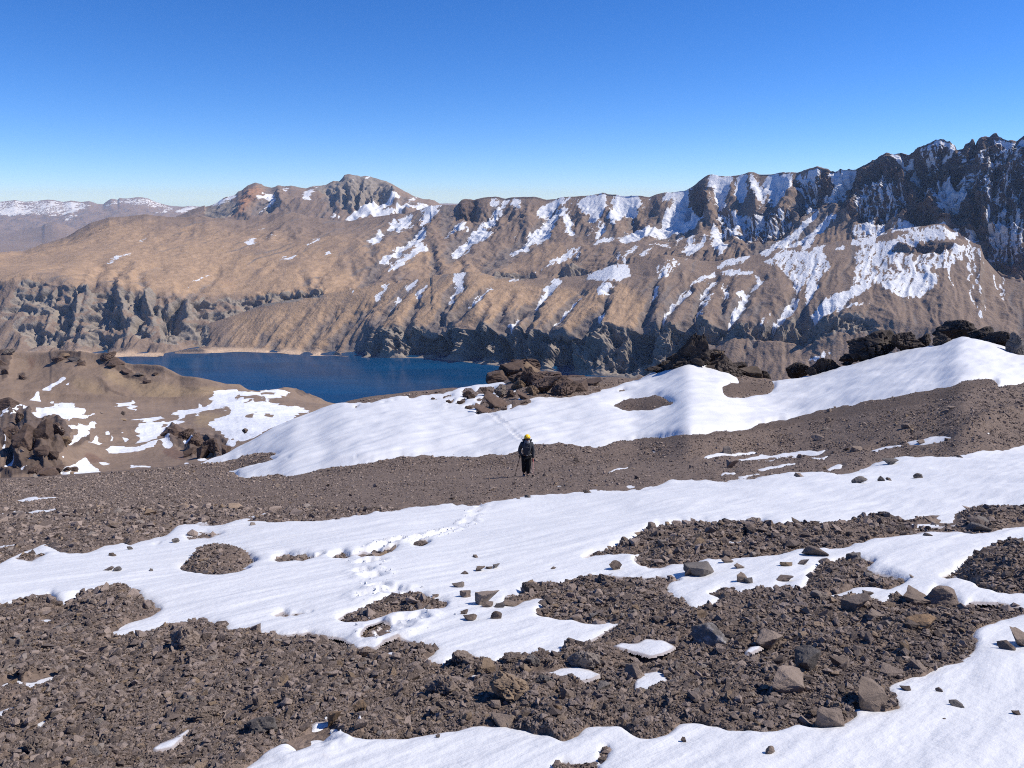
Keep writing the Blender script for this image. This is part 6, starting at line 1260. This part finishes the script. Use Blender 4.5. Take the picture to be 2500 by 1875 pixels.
    (R5, 470, 968, 100, 58, 'block', 'pale', 'biggest pale boulder in the gravel band right of the walker'), (R5, 440, 880, 80, 56, 'spire', 'boulder', 'dark pointed boulder behind the snow strips'), (R5, 1208, 878, 90, 34, 'block', 'boulder', 'dark block at the end of the long snow strip'), (R5, 1155, 876, 46, 32, 'spire', 'pale', 'small reddish pyramid left of the dark block'), (R5, 1580, 1030, 62, 32, 'spire', 'grey', 'lone pyramid stone on the right-hand snow'), (R5, 1235, 1070, 110, 36, 'lump', 'grey', 'domed stone leading the row on the right-hand snow'), (R5, 1360, 1055, 58, 30, 'lump', 'grey', 'small domed stone in the row on the right-hand snow'), (R5, 1405, 1048, 44, 14, 'slab', 'boulder', 'little flake ending the row on the right-hand snow'), (R5, 1425, 952, 120, 30, 'slab', 'grey', 'long thin shard sticking out of the right-hand snow'), (R5, 868, 1040, 66, 22, 'slab', 'boulder', 'flat stone at the snow rim under the gravel band'), (R5, 1602, 818, 64, 26, 'block', 'pale', 'pale block on the snow strip at the right'), (R5, 2110, 690, 66, 46, 'block', 'pale', 'pale square block in the black rubble at the right'), (R5, 1836, 905, 44, 14, 'slab', 'boulder', 'tiny stone at the upper rim of the right-hand snow'), (R5, 870, 900, 40, 24, 'spire', 'boulder', 'peaked stone on the snow strip'), (R5, 990, 800, 90, 24, 'slab', 'pale', 'tan slab in the gravel band above the strips'), (R5, 1030, 746, 60, 16, 'slab', 'boulder', 'dark slab in the gravel band below the fine grit'), (R5, 1780, 618, 70, 14, 'slab', 'boulder', 'dark slab high in the right-hand gravel'), (R5, 1520, 738, 80, 36, 'lump', 'pale', 'tan lump in the gravel band at the right'), (R5, 2185, 606, 30, 30, 'block', 'boulder', 'dark block on the skyline of the black rubble'), (R5, 1960, 1340, 150, 50, 'slab', 'grey', 'flat olive grey slab at the right end of the berm'), (R5, 2000, 1310, 110, 40, 'block', 'grey', 'block behind the flat olive grey slab'),
    (R4, 1300, 902, 32, 28, 'spire', 'boulder', 'dark pointed stone right of the walker'), (R4, 1356, 952, 32, 34, 'block', 'pale', 'pale stone by the snow scrap right of the walker'), (R4, 1250, 812, 44, 18, 'slab', 'boulder', 'dark stone behind the walker'), (R4, 990, 985, 60, 24, 'slab', 'pale', 'pale slab in the gravel left of the walker'), (R4, 1860, 915, 50, 24, 'block', 'boulder', 'dark stone in the gravel far right of the walker'), (R4, 1120, 955, 30, 26, 'block', 'pale', 'pale stone below the walker'), (R4, 750, 1035, 44, 28, 'spire', 'boulder', 'dark stone at the snow rim below the walker'), (R4, 1560, 990, 60, 14, 'slab', 'boulder', 'dark flat stone on the snow rim right of the walker'), (R4, 1140, 1030, 36, 18, 'block', 'boulder', 'stone at the snow rim under the walker'), (R4, 1200, 1020, 50, 14, 'slab', 'grey', 'flat grey stone on the rim under the walker'), (R4, 560, 1318, 110, 36, 'lump', 'boulder', 'low brown mound beside the trampled snow trench'), (R4, 2180, 1500, 90, 66, 'block', 'boulder', 'dark block half seen above the squared grey one'),
    (B3, 360, 590, 130, 85, 'strata', 'brown', 'rounded brown boulder in the snow left of the brown outcrop'), (B3, 545, 575, 150, 95, 'strata', 'brown', 'brown boulder with a blue shadowed gap beside the outcrop'), (B3, 390, 612, 110, 50, 'rubble', 'brown', 'low brown rock below the rounded brown boulder'), (B3, 288, 655, 92, 46, 'block', 'brown', 'dark stone in the snow lower left of the outcrop'), (B3, 180, 648, 66, 36, 'slab', 'brown', 'leaning slab farthest left of the outcrop'), (B3, 780, 600, 120, 80, 'strata', 'brown', 'brown rock in front of the outcrop face'), (B3, 370, 700, 90, 34, 'rubble', 'brown', 'ragged stones under the outcrop on the left'), (B3, 900, 650, 70, 32, 'block', 'brown', 'stone on snow at the lower right of the outcrop'), (B3, 1610, 530, 90, 26, 'slab', 'brown', 'flat stone on snow at the right tail of the outcrop'), (B3, 30, 605, 50, 26, 'slab', 'brown', 'flat stone on the snow far left of the outcrop'), (B3, 720, 715, 60, 24, 'slab', 'brown', 'flat stone at the bottom tip of the outcrop rubble'),
):
    rock_thing(*v)

# -- more stones of the scree, told apart only by the band they lie in
BANDS = (('brown stone lying loose in the foreground scree', 'loose stones in the foreground scree', 'stone', lambda X, Y: Y > 1500, 44, (14, 26)),
         ('dark rubble stone in the long berm across the snow', 'rubble stones in the long berm', 'stone', lambda X, Y: (Y > 1255) & (Y < 1375) & (X > 1440), 44, (12, 26)),
         ('brown stone in the gravel band where the walker stands', 'stones in the gravel band', 'stone', lambda X, Y: (Y > 990) & (Y < 1240), 40, (8, 16)))
pool_n = 60000
PX = rng.uniform(-30, 2530, pool_n); PY = rng.uniform(950, 1900, pool_n)
gx_, gy_, gz_, ge_ = ground_at(PX, PY, 'ground')
for lab, grp, nm, fn, n, (a, b) in BANDS:
    ok = np.where((ge_ < 0.3) & fn(PX, PY) & (PX > 0) & (PX < 2500) & (PY < 1870))[0]
    for j in ok[:n]:
        w = a + (b - a) * R_.random() ** 2
        o = set_rock('stone', PX[j], PY[j], w, w * R_.uniform(.5, .85), R_.choice(('block', 'slab', 'block', 'spire')), R_.choice(('boulder', 'boulder', 'boulder', 'pale')), R_.randrange(6), R_.uniform(0, 6.28), R_.uniform(.7, 1), 0.25, None, (R_.uniform(-.3, .3), R_.uniform(-.3, .3)))
        tag(o, lab, 'stone', grp)

# -- the loose gravel itself: countless stones set by geometry nodes
def scatter(name, protos, pts, rot, scl, pick, mat=None):
    pc = bpy.data.collections.new(name + "_kinds")
    for i, me in enumerate(protos):
        o = bpy.data.objects.new("%s_kind" % name, me); pc.objects.link(o)
    me = bpy.data.meshes.new(name); me.vertices.add(len(pts)); me.vertices.foreach_set('co', pts.astype(f32).ravel())
    for nm, ty, ar in (('rot', 'FLOAT_VECTOR', rot), ('scl', 'FLOAT_VECTOR', scl)):
        me.attributes.new(nm, ty, 'POINT').data.foreach_set('vector', ar.astype(f32).ravel())
    me.attributes.new('pick', 'INT', 'POINT').data.foreach_set('value', pick.astype(np.int32))
    me.update()
    ng = bpy.data.node_groups.new(name, 'GeometryNodeTree')
    ng.interface.new_socket('Geometry', in_out='INPUT', socket_type='NodeSocketGeometry')
    ng.interface.new_socket('Geometry', in_out='OUTPUT', socket_type='NodeSocketGeometry')
    N = ng.nodes; L = ng.links
    gi = N.new('NodeGroupInput'); go = N.new('NodeGroupOutput'); ip = N.new('GeometryNodeInstanceOnPoints'); ci = N.new('GeometryNodeCollectionInfo')
    ci.inputs['Collection'].default_value = pc; ci.inputs['Separate Children'].default_value = True; ci.inputs['Reset Children'].default_value = True
    def na(nm, ty):
        q = N.new('GeometryNodeInputNamedAttribute'); q.data_type = ty; q.inputs['Name'].default_value = nm; return q.outputs['Attribute']
    L.new(gi.outputs[0], ip.inputs['Points']); L.new(ci.outputs[0], ip.inputs['Instance'])
    ip.inputs['Pick Instance'].default_value = True
    L.new(na('pick', 'INT'), ip.inputs['Instance Index']); L.new(na('rot', 'FLOAT_VECTOR'), ip.inputs['Rotation']); L.new(na('scl', 'FLOAT_VECTOR'), ip.inputs['Scale'])
    L.new(ip.outputs[0], go.inputs[0])
    o = link(name, me)
    md = o.modifiers.new('scatter', 'NODES'); md.node_group = ng
    return tag(o, kind='stuff')

protos = []
for i in range(14):
    bm = hull_stone(900 + i, 9 + i % 5); me = bpy.data.meshes.new("gravel_stone"); bm.to_mesh(me); bm.free()
    me.materials.append(M['stone']); protos.append(me)

def stones(name, n, y0, y1, smin, smax, power, emax, seed, cond=None):
    r = np.random.default_rng(seed)
    X = r.uniform(-120, 2620, n)
    Yc = np.maximum(curve(CREST_S, X) + 4, y0); Y = Yc + (y1 - Yc) * r.random(n)
    x, y, z, e = ground_at(X, Y, 'ground')
    clump = fbm(x / (0.15 + y * 0.03), y / (0.3 + y * 0.06), 3, 700 + seed)
    ok = (e < emax) & (r.random(n) < np.clip(0.9 + 0.9 * clump, 0.3, 1) * np.where(e > 0.42, 0.4, 1.0))
    fi = sample(fine_r, X, Y)
    if cond is not None: ok &= cond(X, Y, fi, r)
    X, Y, x, y, z, fi = (q[ok] for q in (X, Y, x, y, z, fi))
    k = len(x)
    s = smin * (1 - r.random(k) * (1 - (smin / smax) ** power)) ** (-1 / power)
    s = s * np.where(fi > 0.4, 0.6, 1.0)
    dx, dy, dz = ray(X, Y); s = s * (y / dy) / FPX
    rot = r.uniform(-0.5, 0.5, (k, 3)); rot[:, 2] = r.uniform(0, 6.28, k)
    scl = s[:, None] * r.uniform(0.8, 1.25, (k, 3))
    pts = np.stack([x, y, z + 0.12 * s], -1)
    return scatter(name, protos, pts, rot, scl, r.integers(0, len(protos), k))

stones("foreground_gravel", 430000, 1240, 1960, 4.8, 42.0, 2.6, 0.60, 1)
stones("slope_gravel", 130000, 900, 1260, 2.8, 12.0, 2.8, 0.55, 2)
stones("stray_pebbles", 5200, 1250, 1900, 4.0, 22.0, 1.8, 1.1, 3, lambda X, Y, fi, r: r.random(len(X)) < 0.06 + 0.9 * (sample(nsnow_wide, X, Y) < 0.85) * 0.25)
# trampled snow: broken crumbs round the footprints
sp_ = []
for i in range(6):
    bm = hull_stone(960 + i, 10); me = bpy.data.meshes.new("snow_crumb"); bm.to_mesh(me); bm.free(); me.materials.append(M['snow']); sp_.append(me)
r = np.random.default_rng(77); pts = []; ss = []
for fx, fy, fz, kk in FOOTW:
    for _ in range(9 if fy < 14 else 4):
        a = r.uniform(0, 6.28); q = 0.10 + abs(r.normal()) * 0.16
        pts.append((fx + math.cos(a) * q, fy + math.sin(a) * q * 1.4)); ss.append(0.010 + 0.04 * r.random() ** 3 + 0.0006 * fy)
pts = np.array(pts); ss = np.array(ss)
def world_to_pix(x, y):
    """picture position of the slope point at (x, y), found by a few steps down the column"""
    Y = np.full(len(x), 1300.0); X = np.full(len(x), 1250.0)
    for _ in range(60):
        dx, dy, dz = ray(X, Y)
        D = near_D(X, Y)
        X = CX + (x / y) * dy * FPX
        Y = np.clip(Y + np.clip((D - y) / (D * D * 3.4e-4), -40, 40) * 0.7, curve(CREST_S, X), 2300)
    return X, Y
qx, qy = world_to_pix(pts[:, 0], pts[:, 1])
x, y, z, e = ground_at(qx, qy)
rot = r.uniform(-1, 1, (len(x), 3)) * 1.5
o_ = scatter("snow_crumbs", sp_, np.stack([x, y, z + ss * 0.15], -1), rot, ss[:, None] * r.uniform(.7, 1.4, (len(x), 3)), r.integers(0, 6, len(x)))
# ------------------------------------------------------------------ the walker
M.update(jacket=mat_plain("charcoal_jacket_cloth", (0.048, 0.055, 0.066), 0.75), trousers=mat_plain("black_trouser_cloth", (0.008, 0.009, 0.011), 0.8), skin=mat_plain("skin", (0.42, 0.25, 0.18), 0.55), yellow=mat_plain("yellow_helmet_shell", (0.95, 0.60, 0.015), 0.35, 0.05, 30, 0.5),
         pack=mat_plain("dark_pack_cloth", (0.028, 0.032, 0.040), 0.8), buff=mat_plain("grey_neck_cloth", (0.22, 0.23, 0.26), 0.9), lens=mat_plain("dark_lens", (0.006, 0.006, 0.008), 0.15, 0.0, 30, 0.5), boot=mat_plain("boot_leather", (0.030, 0.028, 0.027), 0.7), lace=mat_plain("pale_boot_toe", (0.28, 0.29, 0.30), 0.6),
         glove_d=mat_plain("black_glove", (0.012, 0.012, 0.014), 0.8), glove_r=mat_plain("red_glove", (0.30, 0.070, 0.075), 0.8), pole_d=mat_plain("dark_red_pole", (0.06, 0.012, 0.014), 0.35, 0.1, 30, 0.5), pole_p=mat_plain("pale_pink_pole", (0.42, 0.20, 0.19), 0.35, 0.1, 30, 0.5), strap=mat_plain("grey_strap", (0.10, 0.105, 0.115), 0.7))
def skin_mesh(name, verts, edges, radii, mat, parent, sub=2, root=0):
    me = bpy.data.meshes.new(name); me.from_pydata(verts, edges, []); o = bpy.data.objects.new(name, me); COL.objects.link(o)
    m1 = o.modifiers.new('skin', 'SKIN'); m1.use_smooth_shade = True
    for i, sv in enumerate(me.skin_vertices[0].data):
        r = radii[i]; sv.radius = r if isinstance(r, tuple) else (r, r); sv.use_root = i == root
    m2 = o.modifiers.new('sub', 'SUBSURF'); m2.levels = sub; m2.render_levels = sub
    dg = bpy.context.evaluated_depsgraph_get(); dg.update()
    nm = bpy.data.meshes.new_from_object(o.evaluated_get(dg)); nm.name = name
    bpy.data.objects.remove(o, do_unlink=True); bpy.data.meshes.remove(me)
    nm.materials.clear(); nm.materials.append(mat)
    nm.polygons.foreach_set('use_smooth', np.ones(len(nm.polygons), bool))
    return link(name, nm, parent)
def bm_obj(name, bm, mat, parent, smooth=True):
    me = bpy.data.meshes.new(name); bm.to_mesh(me); bm.free(); me.materials.append(mat)
    me.polygons.foreach_set('use_smooth', np.full(len(me.polygons), smooth)); return link(name, me, parent)
def tube(name, pts, rad, mat, parent, n=8):
    bm = bmesh.new(); rings = []
    for i, p in enumerate(pts):
        p = mathutils.Vector(p); a = mathutils.Vector(pts[max(0, i - 1)]); b = mathutils.Vector(pts[min(len(pts) - 1, i + 1)])
        d = (b - a).normalized(); u = d.orthogonal().normalized(); v = d.cross(u)
        rr = rad[i] if isinstance(rad, (list, tuple)) else rad
        rings.append([bm.verts.new(p + (u * math.cos(t) + v * math.sin(t)) * rr) for t in [2 * math.pi * k / n for k in range(n)]])
    for a, b in zip(rings, rings[1:]):
        for k in range(n): bm.faces.new((a[k], a[(k + 1) % n], b[(k + 1) % n], b[k]))
    bm.faces.new(rings[0][::-1]); bm.faces.new(rings[-1])
    return bm_obj(name, bm, mat, parent)
def rbox(name, c, s, mat, parent, bev=0.03, rot=(0, 0, 0)):
    bm = bmesh.new(); bmesh.ops.create_cube(bm, size=1)
    for v in bm.verts: v.co = mathutils.Vector((v.co.x * s[0], v.co.y * s[1], v.co.z * s[2]))
    bmesh.ops.bevel(bm, geom=bm.edges[:], offset=bev, segments=3, affect='EDGES')
    bmesh.ops.rotate(bm, verts=bm.verts, cent=(0, 0, 0), matrix=mathutils.Euler(rot).to_matrix())
    for v in bm.verts: v.co += mathutils.Vector(c)
    return bm_obj(name, bm, mat, parent)

x, y, z, _ = ground_at([1284], [1167])
man = bpy.data.objects.new("person", None); COL.objects.link(man); man.location = (float(x[0]), float(y[0]), float(z[0]) + 0.02); man.empty_display_size = 0.4
tag(man, 'walker in a yellow helmet and dark clothes coming up the gravel with two poles', 'person')
HL, HR = (-0.265, -0.13, 0.93), (0.300, -0.06, 0.72)
# body: one continuous figure
bv = [(0.02, 0, .93), (0.03, 0, 1.12), (0.035, -.01, 1.32), (0.04, -.03, 1.50), (0.045, -.05, 1.58), (0.05, -.06, 1.68),
      (-.17, 0, 1.43), (-.25, .03, 1.17), HL, (.235, 0, 1.42), (.275, .03, 1.08), HR,
      (-.08, 0, .88), (-.075, -.06, .50), (-.085, .05, .09), (-.085, -.10, .05), (.11, 0, .88), (.10, -.10, .50), (.075, -.10, .09), (.075, -.26, .05)]
be = [(0, 1), (1, 2), (2, 3), (3, 4), (4, 5), (2, 6), (6, 7), (7, 8), (2, 9), (9, 10), (10, 11), (0, 12), (12, 13), (13, 14), (14, 15), (0, 16), (16, 17), (17, 18), (18, 19)]
br = [.13, .12, .14, .055, .075, .085, .065, .045, .03, .065, .045, .03, .085, .06, .04, .03, .085, .06, .04, .03]
skin_mesh("body", bv, be, br, M['skin'], man)
jv = [(0.02, 0, .90), (0.03, 0, 1.12), (0.035, -.01, 1.33), (0.04, -.02, 1.47), (-.18, 0, 1.43), (-.27, .03, 1.17), (-.268, -.09, .985), (.245, 0, 1.42), (.295, .03, 1.08), (.302, -.04, .80)]
je = [(0, 1), (1, 2), (2, 3), (2, 4), (4, 5), (5, 6), (2, 7), (7, 8), (8, 9)]
skin_mesh("jacket", jv, je, [(.235, .16), (.215, .165), (.225, .16), .09, .115, .085, .062, .115, .085, .062], M['jacket'], man)
tv = [(0.02, 0, .93), (-.085, 0, .84), (-.08, -.06, .50), (-.085, .05, .12), (.115, 0, .84), (.105, -.10, .50), (.08, -.10, .12)]
skin_mesh("trousers", tv, [(0, 1), (1, 2), (2, 3), (0, 4), (4, 5), (5, 6)], [(.215, .15), .145, .118, .092, .145, .118, .092], M['trousers'], man)
for s, by in ((-.085, .03), (.075, -.13)):
    b = skin_mesh("boot", [(s, by + .05, .16), (s, by + .05, .06), (s, by - .08, .05), (s, by - .17, .04)], [(0, 1), (1, 2), (2, 3)], [.062, .06, .055, .045], M['boot'], man)
    rbox("toe_cap", (s, by - .19, .045), (.085, .05, .06), M['lace'], b, .015)
def hand(c, mat, side):
    x, y, z = c; v = [(x, y + .01, z + .05), (x, y, z - .03)]; e = [(0, 1)]; r = [.030, .036]
    for k in range(4):
        zz = z + .012 - .024 * k; ln = (.9, 1.0, .95, .8)[k]
        i = len(v)
        v += [(x - side * .022, y - .035, zz), (x + side * .012, y - .035 - .030 * ln, zz - .004), (x + side * .034, y - .012, zz - .008)]
        e += [(1, i), (i, i + 1), (i + 1, i + 2)]; r += [.0105, .0095, .0085]
    i = len(v); v += [(x + side * .030, y - .005, z + .035), (x + side * .030, y - .045, z + .030)]; e += [(0, i), (i, i + 1)]; r += [.013, .010]
    return skin_mesh("glove", v, e, r, mat, man, 1)
hand(HL, M['glove_d'], 1); hand(HR, M['glove_r'], -1)
# head: helmet with lamp, glasses, nose, neck cloth, hood
hc = mathutils.Vector((0.05, -.06, 1.69))
bm = bmesh.new(); bmesh.ops.create_uvsphere(bm, u_segments=24, v_segments=16, radius=1)
bmesh.ops.delete(bm, geom=[v for v in bm.verts if v.co.z < -0.18], context='VERTS')
for v in bm.verts: v.co = mathutils.Vector((v.co.x * .138, v.co.y * .158, v.co.z * .142 + .035)) + hc
bmesh.ops.solidify(bm, geom=bm.faces[:], thickness=0.008)
hel = bm_obj("helmet", bm, M['yellow'], man)
rim = [(hc.x + math.cos(a) * .126, hc.y + math.sin(a) * .148, hc.z + .012) for a in [k * math.pi / 12 for k in range(25)]]
tube("rim", rim, .008, M['strap'], hel, 6)
rbox("head_lamp", (hc.x, hc.y - .152, hc.z + .045), (.05, .03, .035), M['lens'], hel, .006)
for k in (-.055, 0.0, .055): rbox("vent", (hc.x + k, hc.y - .118, hc.z + .105), (.014, .05, .012), M['lens'], hel, .003, (0.75, 0, 0))
gl = rbox("sunglasses", (hc.x, hc.y - .098, hc.z - .010), (.135, .03, .040), M['lens'], man, .010)
tube("temple", [(hc.x - .07, hc.y - .09, hc.z - .005), (hc.x - .092, hc.y + .02, hc.z)], .004, M['lens'], gl, 6); tube("temple", [(hc.x + .07, hc.y - .09, hc.z - .005), (hc.x + .092, hc.y + .02, hc.z)], .004, M['lens'], gl, 6)
skin_mesh("nose", [(hc.x, hc.y - .085, hc.z - .02), (hc.x, hc.y - .112, hc.z - .045)], [(0, 1)], [.012, .014], M['skin'], man, 1)
for s in (-1, 1): rbox("ear", (hc.x + s * .088, hc.y + .015, hc.z - .035), (.015, .035, .05), M['skin'], man, .006)
rbox("mouth", (hc.x, hc.y - .087, hc.z - .083), (.045, .01, .010), M['glove_r'], man, .003)
for k, (zz, rr) in enumerate(((1.575, .085), (1.545, .100), (1.515, .108))):
    tube("neck_cloth", [(0.045 + math.cos(a) * rr, -.055 + math.sin(a) * rr * .95, zz + .012 * math.sin(3 * a + k)) for a in [q * math.pi / 10 for q in range(21)]], .026, M['buff'], man, 8)
tube("hood", [(-.10, -.02, 1.53), (-.125, .06, 1.585), (-.05, .13, 1.61), (.05, .14, 1.615), (.14, .13, 1.61), (.215, .06, 1.585), (.19, -.02, 1.53)], [.03, .05, .06, .062, .06, .05, .03], M['jacket'], man, 10)
# pack on the back with straps in front
pk_ = rbox("backpack", (0.03, .24, 1.20), (.36, .22, .58), M['pack'], man, .07); rbox("lid", (0.03, .23, 1.515), (.33, .21, .11), M['pack'], pk_, .045)
for s in (-1, 1):
    st_ = tube("shoulder_strap", [(.035 + s * .11, .12, 1.46), (.035 + s * .115, .0, 1.515), (.035 + s * .115, -.13, 1.42), (.035 + s * .125, -.165, 1.28), (.035 + s * .175, -.10, 1.08), (.035 + s * .18, .06, 1.0)], [.022, .026, .026, .022, .016, .012], M['strap'], man, 8)
tube("chest_strap", [(-.085, -.165, 1.31), (.035, -.182, 1.305), (.155, -.165, 1.31)], .010, M['strap'], man, 6)
tube("hip_belt", [(-.19, .06, .985), (-.16, -.12, .975), (.03, -.168, .97), (.21, -.12, .975), (.23, .06, .985)], .022, M['strap'], man, 8); rbox("buckle", (.03, -.19, .97), (.06, .02, .04), M['buff'], man, .006)
tube("hair", [(hc.x - .08, hc.y + .06, hc.z - .02), (hc.x, hc.y + .10, hc.z - .03), (hc.x + .08, hc.y + .06, hc.z - .02)], .035, M['trousers'], man, 8)
# poles, held by the walker
def pole(label, top, tip, mat):
    base = man.location
    root = bpy.data.objects.new("trekking_pole", None); COL.objects.link(root); root.location = (base[0] + tip[0], base[1] + tip[1], base[2] + tip[2]); root.empty_display_size = .2
    tag(root, label, 'pole', 'trekking poles of the walker')
    a = mathutils.Vector(top) - mathutils.Vector(tip); d = a.normalized()
    tube("shaft", [d * .03, a * .55, a], [.010, .012, .014], mat, root, 8)
    tube("grip", [a - d * .02, a + d * .06, a + d * .12], [.020, .024, .022], M['glove_d'], root, 8)
    tube("tip", [d * -.03, d * .05], [.005, .010], M['strap'], root, 6)
    tube("basket", [d * .055, d * .065], [.042, .042], M['glove_d'], root, 12)
xl, yl, zl, _ = ground_at([1257], [1168]); xr, yr, zr, _ = ground_at([1301], [1169])
L = man.location
pole('dark red walking pole slanting out from the walker on the left', (HL[0] - .0, HL[1] - .028, HL[2] - .02), (float(xl[0]) - L[0], float(yl[0]) - L[1] - 0.0, float(zl[0]) - L[2] + .01), M['pole_d'])
pole('pale pink walking pole held upright in the red glove', (HR[0], HR[1] - .028, HR[2] - .02), (float(xr[0]) - L[0], float(yr[0]) - L[1], float(zr[0]) - L[2] + .01), M['pole_p'])
# ------------------------------------------------------------------ air
hm = bpy.data.materials.new("haze"); hm.use_nodes = True
ht = hm.node_tree; ht.nodes.clear()
ho = ht.nodes.new("ShaderNodeOutputMaterial"); hv = ht.nodes.new("ShaderNodeVolumePrincipled")
hv.inputs['Density'].default_value = 1.9e-5
hv.inputs['Color'].default_value = (0.42, 0.64, 1.0, 1.0)
hv.inputs['Absorption Color'].default_value = (1.0, 1.0, 1.0, 1.0)
hv.inputs['Anisotropy'].default_value = 0.0
ht.links.new(hv.outputs[0], ho.inputs['Volume'])
HAZE_TOP = max(max(v[2] for v in o.bound_box) for o in COL.objects if o.type == 'MESH' and o.parent is None) + 12.0
print('highest point', HAZE_TOP - 12)
bm = bmesh.new(); bmesh.ops.create_cube(bm, size=1.0)
for v in bm.verts:
    v.co = ((v.co.x) * 52000, 7000 + v.co.y * 56000, -722 if v.co.z < 0 else HAZE_TOP)
me = bpy.data.meshes.new("haze"); bm.to_mesh(me); bm.free()
tag(link("haze", me, None, hm), kind='stuff')
